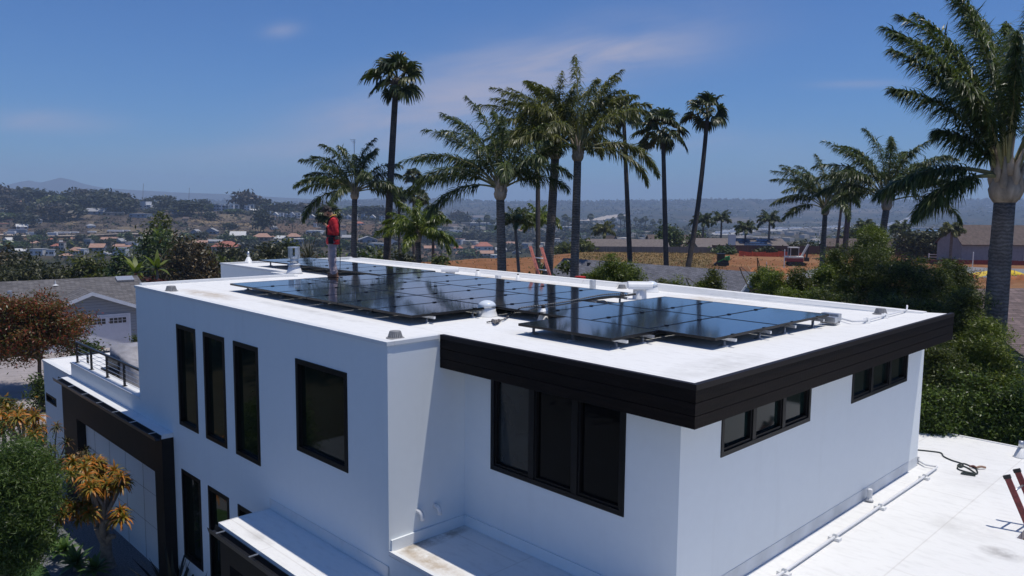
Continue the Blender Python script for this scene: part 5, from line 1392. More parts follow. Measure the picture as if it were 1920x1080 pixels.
# ------------------------------------------------------------------ generic gabled house in its own axes
M_sidinggrey = siding('grey_blue_siding', (0.25, 0.285, 0.33), .18)
M_sidingpale = siding('pale_grey_siding', (0.36, 0.38, 0.42), .20)
M_trimwhite = mat('white_trim', (0.62, 0.65, 0.70), 0.6, .06, 4)
M_shgrey = shingle('grey_shingles', (0.155, 0.145, 0.145)); M_shdark = shingle('slate_shingles', (0.185, 0.185, 0.21), .28); M_shbrown = shingle('brown_shingles', (0.20, 0.145, 0.135), .3)
M_farglass = mat('house_window_glass', (0.02, 0.023, 0.028), 0.08, .3, 3)
def rot_thing(name, o, ang, label, cat, group=None): return thing(name, o, label, cat, group, ang)
def gable_roof(x0, x1, y0, y1, ze, zr, th=.12, yr=None):
    yr = (y0 + y1) / 2 if yr is None else yr
    m = MB(); vs = []
    for x in (x0, x1): vs += [(x, y0, ze), (x, yr, zr), (x, y1, ze), (x, y1, ze - th), (x, yr, zr - th), (x, y0, ze - th)]
    return m.add(vs, [(0, 6, 7, 1), (1, 7, 8, 2), (2, 8, 9, 3), (3, 9, 10, 4), (4, 10, 11, 5), (5, 11, 6, 0), (0, 1, 4, 5), (1, 2, 3, 4), (7, 6, 11, 10), (8, 7, 10, 9)])
def gable_walls(x0, x1, y0, y1, z0, ze, zr, yr=None):
    yr = (y0 + y1) / 2 if yr is None else yr
    vs = []
    for x in (x0, x1): vs += [(x, y0, z0), (x, y1, z0), (x, y1, ze), (x, yr, zr), (x, y0, ze)]
    return MB().add(vs, [(0, 1, 2, 3, 4)[::-1], (5, 6, 7, 8, 9), (0, 5, 9, 4), (1, 2, 7, 6), (0, 1, 6, 5)])
# grey neighbour with the garage: local x along its front, y into the house
ang = math.radians(50.4); av = FH * math.cos(ang) + RH * math.sin(ang); bv = np.array([-av[1], av[0], 0])
O = at(200, 540, 50); O[2] = -7.55
nb = thing('neighbour_house', O, 'grey shingle-roofed ranch house with a white garage door, left of the white house', 'house', None, math.atan2(av[1], av[0]))
def sx(px):                                       # distance along the front wall for a pixel column
    lo, hi = -30.0, 20.0
    for _ in range(50):
        m_ = (lo + hi) / 2; p = O + av * m_; u, d = ud(p[0], p[1])
        if 960 + F * u / d < px: lo = m_
        else: hi = m_
    return lo
b0 = -7.55; ZP, ZE = -3.80 - b0, -5.02 - b0
sp_, sr, sl = sx(165), sx(259) + .35, sx(90)
hw = sr - sp_
RZ = -3.32 - b0; s_right = sx(222) + 2.2
gable_roof(-17, s_right, .4, 9.2, ZE - .0, RZ, .14, 4.75).build('roof', M_shgrey, nb)
gable_walls(-16.6, s_right - .35, .9, 8.7, 0, ZE - .14 + .19, RZ - .15, 4.75).build('wall', M_sidinggrey, nb)
g = MB(); ye = 3.6
pk = ZP; ev = pk - .39 * hw
vs = [(sp_ - hw, -.45, ev), (sp_, -.45, pk), (sp_ + hw, -.45, ev), (sp_ - hw, ye - 3.1, ev), (sp_, ye, pk), (sp_ + hw, ye - 3.1, ev)]
vs += [(x, y, z - .14) for x, y, z in vs]
g.add(vs, [(0, 1, 4, 3), (1, 2, 5, 4), (6, 9, 10, 7), (7, 10, 11, 8), (0, 6, 7, 1), (1, 7, 8, 2), (0, 3, 9, 6), (2, 8, 11, 5)])
g.build('garage_roof', M_shgrey, nb)
f_ = MB()
for q in (-1, 1):
    f_.add([(sp_, -.47, pk + .01), (sp_ + q * hw, -.47, ev + .01), (sp_ + q * hw, -.47, ev - .22), (sp_, -.47, pk - .22), (sp_, -.452, pk + .01), (sp_ + q * hw, -.452, ev + .01), (sp_ + q * hw, -.452, ev - .22), (sp_, -.452, pk - .22)],
           [(0, 1, 2, 3), (0, 4, 5, 1), (3, 2, 6, 7), (1, 5, 6, 2)])
f_.build('bargeboard', M_trimwhite, nb)
w_ = MB(); w_.add([(sp_ - hw + .3, 0, 0), (sp_ + hw - .1, 0, 0), (sp_ + hw - .1, 0, ev - .05), (sp_, 0, pk - .16), (sp_ - hw + .3, 0, ev + .02), (sp_ - hw + .3, 1.2, 0), (sp_ - hw + .3, 1.2, ev + .02), (sp_ + hw - .1, 1.2, 0), (sp_ + hw - .1, 1.2, ev - .05)], [(0, 1, 2, 3, 4), (5, 0, 4, 6), (1, 7, 8, 2)])
w_.build('garage_wall', M_sidinggrey, nb)
d1 = sx(237.5) - .12; d0 = d1 - 4.95
MB().box(d0 - .13, d1 + .13, -.05, .0, 0, 2.22).build('door_frame', M_trimwhite, nb)
gd = MB(); gd.box(d0, d1, -.075, -.052, .02, 2.08)
for k in range(1, 4): gd.box(d0, d1, -.079, -.0755, .52 * k - .012, .52 * k + .012)
gdo = gd.build('garage_door', mat('white_garage_door', (.60, .61, .66), .55, .06, 3), nb)
for k in range(4):
    c0 = d0 + .14 + k * 1.22
    for i in range(4):
        for j in range(2): MB().box(c0 + .02 + i * .255, c0 + .235 + i * .255, -.082, -.0765, 1.62 + j * .185, 1.78 + j * .185).build('door_window', M_farglass, gdo)
sv = lambda px, t: (sx(px), t)
def on_roof(s, y): return ZE + (RZ - ZE) * (y - .4) / (4.75 - .4)
b = MB(); b.box(-.55, .55, -.32, .32, .0, .14); 
t = b.build('roof_window', M_galv, nb); sxx = sx(207) + 1.7; t.location = (sxx, 4.2, on_roof(sxx, 4.2)); t.rotation_euler = (math.atan(.39), 0, 0)
sxx = sx(22); t = MB().lathe([(.16, 0), (.14, .05), (.09, .08), (.09, .42), (.15, .43), (.15, .58), (.01, .62)], (0, 0, 0), 14).build('vent_pipe', M_galv, nb); t.location = (sxx, 2.3, on_roof(sxx, 2.3) - .02)
sxx = sx(100) + .6; t = MB().lathe([(.2, 0), (.05, .06), (.035, .3), (.01, .31)], (0, 0, 0), 10).build('vent_pipe', M_white_pipe, nb); t.location = (sxx, 3.9, on_roof(sxx, 3.9))

# slate-roofed house behind the hedge: ridge runs like the facade
def house_sheet(name, label, ridge_px, ridge_y, d, gx0, gx1, half, rise, ground_z, wallm, roofm, along, trim=True):
    pk = at(ridge_px, ridge_y, d); o = np.array([pk[0], pk[1], ground_z]); ang = math.atan2(along[1], along[0])
    t = thing(name, o, label, 'house', None, ang); H = pk[2] - ground_z
    gable_roof(gx0, gx1, -half, half, H - rise, H, .15).build('roof', roofm, t)
    gable_walls(gx0 + .35, gx1 - .35, -half + .45, half - .45, 0, H - rise - .15 + rise * .45 / half, H - .16).build('wall', wallm, t)
    if trim:
        b = MB()
        for q in (-1, 1):
            for xe in (gx1 + .003,):
                b.add([(xe, 0, H + .01), (xe, q * half, H - rise + .01), (xe, q * half, H - rise - .2), (xe, 0, H - .2), (xe + .02, 0, H + .01), (xe + .02, q * half, H - rise + .01), (xe + .02, q * half, H - rise - .2), (xe + .02, 0, H - .2)],
                      [(4, 5, 6, 7), (0, 1, 5, 4), (3, 7, 6, 2), (1, 2, 6, 5)])
        b.build('bargeboard', M_trimwhite, t)
    return t, H
t, H = house_sheet('slate_roof_house', 'slate-grey shingle-roofed house with a pale gable just behind the hedge', 1405, 509, 50, -16, .4, 3.4, 2.3, -6.9, M_sidingpale, M_shdark, (1, 0))
for x, y, s in ((-9.2, -.35, .12), (-11.5, -.9, .2), (-13.0, -.5, .1)):
    b = MB(); b.box(-s, s, -s, s, -.1, .16 if s < .15 else .09); o = b.build('roof_vent', M_blackmetal, t); o.location = (x, y, H + y * 2.3 / 3.4)
t, H = house_sheet('brown_roof_house', 'brown shingle roof of a house at the right edge behind the thick palm', 1930, 540, 33, -4.6, 14, 5.2, 2.2, -6.9, M_sidingpale, M_shbrown, tuple(RH * .97 + FH * .2), False)
MB().tube(smooth_path([np.array([-1.5, -4.2, H - 1.7]), np.array([-1.2, -4.9, H - 1.5]), np.array([-1.3, -5.3, H - 2.1])]), .035, 6).build('roof_cable', M_white_pipe, t)

# ------------------------------------------------------------------ hedge and shrubs behind the low roof
hed = [(1118, 505, 27, 44), (1150, 478, 26.5, 62), (1183, 492, 26, 48), (1098, 515, 27, 26), (1244, 521, 25, 40), (1272, 527, 25, 28), (1336, 506, 25, 34), (1318, 524, 25, 30), (1290, 530, 25, 22),
       (1434, 494, 25, 36), (1452, 507, 24, 46), (1500, 502, 24, 42), (1478, 535, 23, 40), (1548, 500, 24, 44), (1530, 540, 22.5, 44), (1566, 470, 25, 54), (1580, 520, 22, 60)]
for k, (px, y, d, w) in enumerate(sorted(hed)):
    bushpx('hedge_shrub', px, y, d, w, f'upright bright-tipped shrub beyond the back parapet, {ORDS[k]} from the left of its row', 'shrub', F_tip if k % 4 else F_yellowgreen, 300 + k, .040, 150, 120, .11, 105, .3, group='upright shrubs beyond the back parapet', hollow=.25, tr=.05)
big = [(1622, 450, 24, 150, F_dark, 'tall dark evergreen in the hedge, under the right pair of palms'), (1640, 420, 29, 46, F_tip, 'light green tree top just left of the second dark palm'), (1690, 466, 22.5, 130, F_dark, 'dark evergreen in the middle of the hedge right of the roof corner'),
       (1748, 488, 23.5, 100, F_dark, 'dark evergreen rising left of the thick palm trunk'), (1788, 492, 25, 64, F_dark, 'small dark evergreen top before the orange earth at the right'), (1660, 545, 20.5, 120, F_dark, 'dark evergreen directly behind the right roof corner'),
       (1752, 562, 20, 110, F_dark, 'dark evergreen behind the right end of the fascia'), (1820, 545, 19.5, 96, F_dark, 'dark evergreen in front of the thick palm'), (1850, 600, 18.5, 110, F_tip, 'evergreen with light green tips in front of the thick palm trunk'),
       (1762, 640, 18, 104, F_dark, 'olive-tipped evergreen beside the end of the right wall'), (1890, 690, 18.5, 70, F_dark, 'dark shrub at the right edge above the low roof'), (1560, 545, 20, 80, F_dark, 'dark low evergreen above the conduit on the roof edge')]
for k, (px, y, d, w, m_, lb) in enumerate(big):
    bushpx('evergreen_tree', px, y, d, w, lb, 'tree', m_, 340 + k, .046, 170, 270, .15, 250 if k not in (1, 4) else 130, .22, group='dark evergreens of the hedge', zmin=-.98, hollow=.6, tr=.10)
for k, (px, y, d, w, lb) in enumerate([(1800, 688, 17.6, 92, 'glossy green bush, biggest at the far edge of the low right roof'), (1752, 734, 17.3, 60, 'glossy green bush against the end of the right wall'), (1848, 712, 17.6, 64, 'glossy green bush right of the biggest one at the low roof edge'),
                                       (1905, 705, 17.5, 70, 'glossy green bush with bronze tips at the right edge')]):
    bushpx('glossy_bush', px, y, d, w, lb, 'bush', F_glossy, 360 + k, .042, 260, 120, .14, 300, .38, group='glossy bushes beyond the low roof', zmin=-.98, hollow=.4)

# ------------------------------------------------------------------ trees beyond the grey house and behind the roof
mid = [(-10, 458, 82, 110, F_brown, 'brown-green bushy tree at the left edge behind the grey roof'), (45, 470, 78, 90, F_olive, 'olive tree behind the left of the grey roof'), (100, 500, 70, 90, F_olive, 'dull olive tree behind the middle of the grey roof'), (20, 496, 70, 120, F_olive, 'low olive shrub tree close behind the left end of the grey roof'),
       (150, 474, 72, 70, F_yellowgreen, 'yellow-green tree behind the roof window of the grey house'), (188, 478, 73, 62, F_yellowgreen, 'second yellow-green tree right of the first behind the grey roof'), (228, 476, 70, 56, F_midgreen, 'leafy green tree left of the tall dark one'),
       (302, 404, 96, 70, F_yellowgreen, 'tall bright green topped tree above the brown one'), (290, 428, 84, 84, F_midgreen, 'dark green tree below the bright topped one'), (345, 438, 80, 86, F_brown, 'big brown-green tree left of the far roof corner'), (372, 462, 86, 70, F_brown, 'brown-tipped tree at the right of the big one'),
       (400, 470, 100, 60, F_dark, 'dark tree left of the far roof corner'), (430, 455, 130, 50, F_olive, 'olive tree behind the far roof corner'), (502, 456, 95, 56, F_olive, 'olive tree left of the steel flue'), (535, 452, 120, 44, F_dark, 'dark small tree just left of the steel flue'),
       (470, 478, 80, 50, F_olive, 'low olive bush behind the far left roof corner'), (585, 470, 66, 50, F_brown, 'brown-green bush right of the steel flue'), (625, 468, 58, 56, F_midgreen, 'bright green bush right of the person'), (690, 464, 56, 60, F_midgreen, 'green bush between the feather palm and the lone fan palm trunk'),
       (715, 462, 60, 44, F_yellowgreen, 'yellow-green bush by the lone fan palm trunk'), (755, 462, 62, 52, F_olive, 'olive bush behind the lime palm'), (825, 470, 64, 44, F_dark, 'dark bush right of the lime palm'),
       (1018, 478, 40, 44, F_midgreen, 'green bush behind the pink ladder'), (1062, 488, 36, 34, F_dark, 'dark bush between the ladder and the thick middle trunk'), (995, 512, 34, 24, F_midgreen, 'low green bush left of the pink ladder')]
for k, (px, y, d, w, m_, lb) in enumerate(mid):
    s = d / 75
    bushpx('leafy_tree', px, y, d, w, lb, 'tree', m_, 400 + k, .20 * max(.55, s), 80, 42, .42 * max(.5, s), None, .4, group='trees behind the white house', zmin=-.95, hollow=.35, tr=.16)
for k, (px, d, w, lb) in enumerate([(235, 60, 70, 'dark red hedge right of the grey roof'), (282, 58, 60, 'dark red hedge beside the roof corner')]):
    bushpx('red_hedge', px, 514 + 3 * k, d, w, lb, 'hedge', F_red, 440 + k, .14, 80, 50, .3, None, .35)
for k, (px, y, d, lb) in enumerate([(252, 512, 64, 'pale leaved banana plant, left of two by the dark tree'), (292, 505, 65, 'pale leaved banana plant, right of two by the dark tree'), (300, 445, 92, 'pale banana leaves sticking out high on the dark tree'), (578, 486, 62, 'spiky grey-green yucca just right of the steel flue')]):
    g = gpt(px, d); top = at(px, y, d)
    t = thing('banana_plant' if k < 3 else 'yucca', g, lb, 'plant')
    V, Fq = rosette(np.array([0, 0, top[2] - g[2]]), 1.9 if k < 3 else 2.0, 14 if k < 3 else 44, np.random.default_rng(50 + k), width=.22 if k < 3 else .05, droop=.55 if k < 3 else .12)
    link_mesh('leaves', V, Fq, F_tip if k < 3 else F_grey, t); MB().tube([(0, 0, -.2), (0, 0, top[2] - g[2])], [.14, .10], 8).build('trunk', M_palebark, t, smooth=True)
for k, (x, y, h, w) in enumerate([(9.5, 10.5, 7.5, 3.2), (10.5, 15.5, 6.5, 3.0), (8.5, 5.5, 6.5, 3.0)]):
    broadleaf('side_garden_tree', (x, y, GZ), h, w, h * .44, f'leafy tree beyond the low roof mirrored in the side windows, {ORDS[k]} of three', 'tree', F_midgreen, M_bark, .22, 90, 45, .5, 470 + k, .4, .2, group='trees beside the low roof')
# far trees across the street that the front windows mirror
for k, (x, y, h, w) in enumerate([(-34, -9, 8, 4.5), (-26, -13, 9, 5), (-17, -12, 8, 5), (-42, -4, 7, 4)]):
    broadleaf('street_tree', (x, y, GZ), h, w, h * .42, f'leafy tree across the street mirrored in the front windows, {ORDS[k]} of four', 'tree', F_midgreen, M_bark, .30, 90, 45, .7, 460 + k, .4, .2, group='trees across the street')
# ------------------------------------------------------------------ graded lot with machines
def local(px, d, face=0.0):
    g = gpt(px, d); return g, math.atan2(RH[1], RH[0]) + face
M_mwhite = mat('off_white_machine_paint', (0.62, 0.60, 0.55), 0.5, .1, 4); M_mred = mat('dull_red_machine_paint', (0.25, 0.03, 0.03), 0.5, .15, 4)
M_mgreen = mat('green_machine_paint', (0.02, 0.30, 0.07), 0.45, .12, 4); M_track = mat('black_track', (0.02, 0.02, 0.02), 0.8, .3, 8)
def tracks(t, x0, x1, y, w, r_):
    b = MB(); a = np.linspace(math.pi / 2, 3 * math.pi / 2, 8); P = [(x0 + r_ + r_ * math.cos(q), r_ + r_ * math.sin(q)) for q in a] + [(x1 - r_ + r_ * math.cos(q + math.pi), r_ + r_ * math.sin(q + math.pi)) for q in a]
    n = len(P); b.add([(x, y - w / 2, z + .01) for x, z in P] + [(x, y + w / 2, z + .01) for x, z in P], [(i, (i + 1) % n, n + (i + 1) % n, n + i) for i in range(n)] + [tuple(range(n)), tuple(range(n, 2 * n))[::-1]])
    b.build('track', M_track, t)
g, a = local(1492, 133); t = thing('excavator', g, 'small white and red excavator on the orange earth', 'excavator', None, a)
for y in (-.75, .75): tracks(t, -1.1, 1.1, y, .38, .26)
MB().box(-.9, .9, -.55, .55, .3, .62).build('undercarriage', M_track, t)
b = MB(); b.prism([(-1.25, -.8), (.85, -.8), (1.0, -.3), (1.0, .8), (-1.25, .8), (-1.4, .4), (-1.4, -.4)], .62, 1.12); b.build('engine_house', M_mred, t, bevel=.05)
b = MB(); b.prism([(-1.27, -.82), (.87, -.82), (1.02, -.3), (1.02, .82), (-1.27, .82), (-1.42, .4), (-1.42, -.4)], 1.12, 1.36); b.build('engine_cover', M_mwhite, t, bevel=.05)
b = MB()
for x in (-1.0, .15):
    for y in (-.7, .35): b.box(x - .05, x + .05, y - .05, y + .05, 1.36, 2.55)
b.box(-1.1, .25, -.8, .45, 2.55, 2.68); cb = b.build('cab', M_mwhite, t, bevel=.02)
MB().box(-.96, .11, -.71, .36, 1.5, 2.53).build('cab_glass', M_farglass, cb)
MB().bar((.7, 0, 1.1), (1.75, 0, 3.1), .22, .34, (0, 1, 0)).build('boom', M_mwhite, t); MB().bar((1.75, 0, 3.15), (1.55, 0, 1.2), .18, .26, (0, 1, 0)).build('arm', M_blackmetal, t)
b = MB(); b.prism([(1.30, -.3), (1.85, -.3), (1.85, .3), (1.30, .3)], .65, 1.2); b.build('bucket', M_blackmetal, t)
MB().box(1.2, 1.32, -.8, .8, .1, .45).build('blade', M_mred, t); t.scale = (1.2, 1.2, 1.2)
g, a = local(1355, 131, -.3); t = thing('skid_steer', g, 'green tracked skid steer loader on the orange earth', 'loader', None, a)
for y in (-.7, .7): tracks(t, -1.2, 1.1, y, .34, .32)
b = MB(); b.prism([(-.9, -.5), (1.0, -.5), (1.0, .5), (-.9, .5)], .35, 1.0); b.build('chassis', M_blackmetal, t)
b = MB()
for x in (-.85, .3):
    for y in (-.48, .48): b.box(x - .05, x + .05, y - .05, y + .05, 1.0, 2.0)
b.box(-.95, .4, -.58, .58, 2.0, 2.12); cb = b.build('cab', M_blackmetal, t); MB().box(-.8, .25, -.47, .47, 1.02, 1.98).build('cab_glass', M_farglass, cb)
for y in (-.72, .72): MB().bar((-.7, y, .7), (1.15, y, 1.75), .14, .26, (0, 1, 0)).build('lift_arm', M_mgreen, t); 
b = MB(); b.prism([(.42, -.55), (1.2, -.55), (1.2, .55), (.42, .55)], 1.0, 1.62); b.build('engine_cover', M_mgreen, t, bevel=.05)
b = MB(); b.bar((-1.0, -.8, .25), (-1.0, .8, .25), .7, .4); b.build('bucket', M_blackmetal, t)
# fences
M_brownfence = mat('brown_fence_boards', (0.13, 0.075, 0.058), 0.9, .25, 1.2, .3, 20, sc=(6, 6, .4)); M_greyfence = mat('grey_fence_boards', (0.20, 0.18, 0.165), 0.9, .25, 1.2, .3, 20, sc=(6, 6, .4))
M_orangemesh = mat('orange_mesh_fence', (0.60, 0.10, 0.035), 0.8, .3, 3); M_magenta = mat('pink_red_mesh_fence', (0.50, 0.035, 0.06), 0.8, .3, 2)
def fence(name, p0, d0, p1, d1, h, m_, label, post=2.4, th=.03, wav=0.0, grp=None):
    A, B = gpt(p0, d0), gpt(p1, d1); L = np.linalg.norm((B - A)[:2]); n = max(2, int(L / post)); t = thing(name, A, label, 'fence', grp)
    r_ = np.random.default_rng(3); P = []
    for k in range(n + 1):
        q = A + (B - A) * k / n; u, d = ud(q[0], q[1]); q[2] = float(ground(u, d)); P.append(q + [0, 0, 0])
    b = MB(); d_ = (B - A) / L; nn = np.array([-d_[1], d_[0], 0])
    for k in range(n):
        h0, h1 = (h * (1 + wav * r_.normal() * .4) for _ in (0, 1))
        p, q = P[k] + nn * wav * r_.normal() * .3, P[k + 1]
        V = [p + nn * s * th + [0, 0, z] for s in (-1, 1) for z in (-.2, h0)] + [q + nn * s * th + [0, 0, z] for s in (-1, 1) for z in (-.2, h1)]
        b.add(V, [(0, 4, 5, 1), (2, 3, 7, 6), (1, 5, 7, 3), (0, 1, 3, 2), (4, 6, 7, 5)])
    b.build('panel', m_, t, A)
    for q in P[::2 if n > 30 else 1]: MB().box(q[0] - .06, q[0] + .06, q[1] - .06, q[1] + .06, q[2] - .2, q[2] + h + .08).build('post', m_, t, A)
fence('board_fence', 1092, 172, 1338, 170, 1.35, M_greyfence, 'weathered grey board fence at the far side of the dry grass')
fence('board_fence', 1335, 169, 1760, 163, 1.75, M_brownfence, 'long brown board fence behind the excavator')
fence('mesh_fence', 1386, 158, 1508, 156, .95, M_orangemesh, 'bright orange plastic mesh fence behind the machines', 2.4, .01, .2)
fence('mesh_fence', 1690, 142, 1965, 138, .8, mat('dull_red_mesh', (.22, .035, .03), .8, .3, 3), 'dull red mesh fence below the white rail fence', 2.4, .01, .2)
fence('mesh_fence', 330, 66, 398, 62, 1.0, M_magenta, 'pink-red plastic mesh fence left of the far roof corner', 1.8, .01, .5)
fence('mesh_fence', 268, 56, 332, 60, .7, M_magenta, 'low pink-red mesh fence behind the left roof edge', 1.8, .01, .5)
A, B = gpt(1742, 152), gpt(1990, 146); t = thing('rail_fence', A, 'white rail fence in front of the big brown-roofed house', 'fence')
for z in (.55, 1.05): MB().bar(A + [0, 0, z], B + [0, 0, z], .05, .14).build('rail', M_whitepaint, t, A)
for k in range(9):
    q = A + (B - A) * k / 8; MB().box(q[0] - .09, q[0] + .09, q[1] - .09, q[1] + .09, q[2] - .2, q[2] + 1.25).build('post', M_whitepaint, t, A)
# poles, stakes, patches
for px, d, h, w, m_, lb in [(1471, 128, 3.0, .07, M_whitepaint, 'tall white survey pole left of the excavator'), (1825, 118, 3.4, .07, M_whitepaint, 'tall white pole before the big brown-roofed house'), (1438, 104, 2.6, .045, M_whitepaint, 'thin pale pole by the trench boards'),
                            (846, 88, 1.7, .09, M_bark, 'short dark fence post at the near edge of the orange earth'), (737, 60, 1.9, .05, M_whitepaint, 'white post right of the lone fan palm trunk'), (795, 86, 1.6, .04, M_whitepaint, 'thin white post beside the lime palm')]:
    g = gpt(px, d); MBq = MB(); MBq.lathe([(w, -.2), (w, h), (w * .5, h + .06)], (0, 0, 0), 8); o = MBq.build('post', m_, None); o.location = g; tag(o, lb, 'post', 'posts about the graded lot')
g = at(664, 262, 62); gz = float(ground(*ud(g[0], g[1]))); t = thing('antenna_mast', (g[0], g[1], gz), 'thin mast with a small aerial standing up behind the dark feather palm', 'mast')
MB().tube([(0, 0, -.2), (0, 0, g[2] - gz)], .035, 8).build('mast', M_galv, t)
for k in range(3): MB().bar(np.array([0, 0, g[2] - gz - .12 * k]) - RH * (.35 - .1 * k), np.array([0, 0, g[2] - gz - .12 * k]) + RH * .12, .03, .03).build('aerial', M_galv, t)
M_stake = mat('raw_wood_stake', (0.42, 0.27, 0.15), .8, .3, 6)
r = np.random.default_rng(12); proto = None
stk = [(1412 + 6 * k + r.uniform(-3, 3), r.uniform(112, 121)) for k in range(10)] + [(1370 + 9 * k, r.uniform(104, 109)) for k in range(7)] + [(1432 + 7 * k, r.uniform(93, 97)) for k in range(6)] + [(1602 + 8 * k, r.uniform(118, 126)) for k in range(4)] + [(1775 + 12 * k, r.uniform(112, 120)) for k in range(12)] + [(1512 + 9 * k, 116 + k) for k in range(4)]
for k, (px, d) in enumerate(sorted(stk)):
    g = gpt(px, d)
    if proto is None: proto = o = MB().obox((0, 0, .45), (1, 0, 0), (0, 1, 0), (0, 0, 1), .045, .03, .6).build('wood_stake', M_stake, None)
    else: o = proto.copy(); col.objects.link(o)
    o.location = g; o.rotation_euler = (r.normal() * .5, r.normal() * .5, r.uniform(0, 3)); tag(o, 'small tilted raw wood stake along a foundation trench', 'stake', 'wood stakes along the trenches')
for k, (p0, d0, p1, d1) in enumerate([(1405, 116, 1475, 120), (1372, 106, 1412, 104), (1428, 94, 1475, 95), (1600, 122, 1640, 120), (1770, 116, 1835, 113), (1880, 112, 1930, 110)]):
    A, B = gpt(p0, d0), gpt(p1, d1); n = 14; V = []; b = MB()
    d_ = (B - A) / np.linalg.norm(B - A); nn = np.array([-d_[1], d_[0], 0])
    for i in range(n + 1):
        q = A + (B - A) * i / n; hh = .55 * (1 + r.normal() * .35)
        V += [q - nn * 1.1 + [0, 0, -.1], q - nn * .4 + [0, 0, hh], q + nn * .3 + [0, 0, hh * .9], q + nn * 1.2 + [0, 0, -.1]]
    b.add(V, [(4 * i + j, 4 * i + j + 1, 4 * i + 5 + j, 4 * i + 4 + j) for i in range(n) for j in range(3)])
    o = b.build('spoil_heap', mat('orange_earth', (.33, .12, .045), 1, .3, 1.5, .6, 4), None, A, True); tag(o, f'ridge of dug orange earth along a trench, {ORDS[k]} from the left', 'earth heap', 'earth heaps on the lot')
def patch(name, pts, m_, dz=.03, label=None):
    P = []
    for px, y in pts:
        d = 9.9 * F / (y - YH(px)); d = max(40, min(165, d)); g = gpt(px, d); P.append(g + [0, 0, dz])
    o = link_mesh(name, P, [tuple(range(len(P)))], m_); tag(o, label, None, kind='structure')
M_greylot = mat('grey_gravel_lot', (0.20, 0.20, 0.21), .95, .2, 1.0)
patch('gravel_lot', [(1478, 520), (1520, 506), (1552, 500), (1560, 530), (1540, 560), (1470, 575)], M_greylot)
patch('gravel_lot', [(1785, 507), (1810, 500), (1870, 503), (1960, 505), (1960, 522), (1800, 520)], M_greylot)
patch('sand_sheet', [(1812, 516), (1835, 511), (1868, 506), (1900, 508), (1870, 513), (1835, 521)], mat('yellow_sand', (.60, .42, .04), .9, .25, 1.5), .06)
g = gpt(1897, 118); b = MB(); b.lathe([(2.4, 0), (1.3, .45), (.5, .7), (.02, .75)], (0, 0, 0), 16); o = b.build('sand_pile', mat('bright_yellow_sand', (.66, .46, .02), .9, .2, 3), None, smooth=True); o.location = g; tag(o, 'bright yellow sand pile right of the thick palm trunk', 'sand pile')
o = MB().box(-.13, .13, -.11, .11, 0, .40).build('red_bin', mat('red_plastic', (.55, .03, .02), .5, .1, 5), None, bevel=.02); p = at(1088, 521, 23); o.location = (p[0], p[1], p[2] - .35); tag(o, 'bright red box right of the thick middle trunk beyond the parapet', 'box')

# dry grass and weeds on the lot: one mass
r = np.random.default_rng(77); n = 5200
px, d = r.uniform(1080, 1352, n), r.uniform(92, 168, n); k2 = r.uniform(size=n) < .25; px = np.where(k2, r.uniform(800, 1900, n), px); d = np.where(k2, r.uniform(70, 165, n), d)
u = (px - 960) / F * d; x, y = xy(u, d); z = ground(u, d); ok = d < np.interp(px, [760, 930, 1100], [128, 144, 167])
P = np.stack([x, y, z + .08], -1)[ok]
V, Fq = leaf_cards(np.repeat(P, 3, 0) + r.normal(size=(len(P) * 3, 3)) * [.25, .25, .05], .20, .28, None, r, np.tile([0, 0, 1.0], (len(P) * 3, 1)))
o = link_mesh('dry_grass', V, Fq, foliage('dry_grass_blade', (.16, .10, .04), (.42, .30, .13), .2, .6, (.28, .19, .08), .2)); tag(o, 'dry grass and weeds scattered over the graded lot', 'grass', kind='stuff')
r = np.random.default_rng(78); n = 900; px, d = r.uniform(800, 1950, n), r.uniform(70, 165, n); u = (px - 960) / F * d; x, y = xy(u, d); z = ground(u, d); ok = d < np.interp(px, [760, 930, 1100], [128, 144, 167]); b = MB()
for q in np.stack([x, y, z], -1)[ok]:
    s = r.uniform(.08, .32); b.lathe([(s, -.05), (s * .8, s * .35), (s * .2, s * .6)], q, 6)
o = b.build('earth_clods', mat('orange_clod', (.30, .13, .055), 1, .4, 2), None, smooth=True); tag(o, 'clods of orange earth scattered over the graded lot', 'earth', kind='stuff')
# ------------------------------------------------------------------ houses beyond
M_wallwhite = mat('white_render', (.62, .62, .62), .8, .06, 2); M_wallcream = mat('cream_render', (.48, .42, .36), .8, .08, 2); M_wallgrey = mat('grey_render', (.26, .27, .29), .8, .1, 2)
M_wallblue = mat('blue_grey_boards', (.20, .25, .31), .8, .12, 2); M_walltan = mat('tan_render', (.32, .25, .19), .8, .1, 2)
M_tile = mat('terracotta_tiles', (.36, .13, .085), .85, .25, 1.2); M_tileb = mat('salmon_tiles', (.38, .22, .155), .85, .25, 1.2); M_greyroof = mat('grey_flat_roof', (.30, .30, .31), .85, .15, 1.0); M_pale_roof = mat('pale_roof', (.58, .57, .55), .8, .1, 1)
M_brownroof = mat('brown_roof', (.115, .085, .075), .9, .25, 2.0); M_tanroof = mat('tan_roof', (.155, .128, .118), .9, .2, 2.0)
W = {'w': M_wallwhite, 'c': M_wallcream, 'g': M_wallgrey, 'b': M_wallblue, 't': M_walltan}
RF = {'t': M_tile, 's': M_tileb, 'g': M_greyroof, 'p': M_pale_roof, 'b': M_brownroof, 'n': M_tanroof}
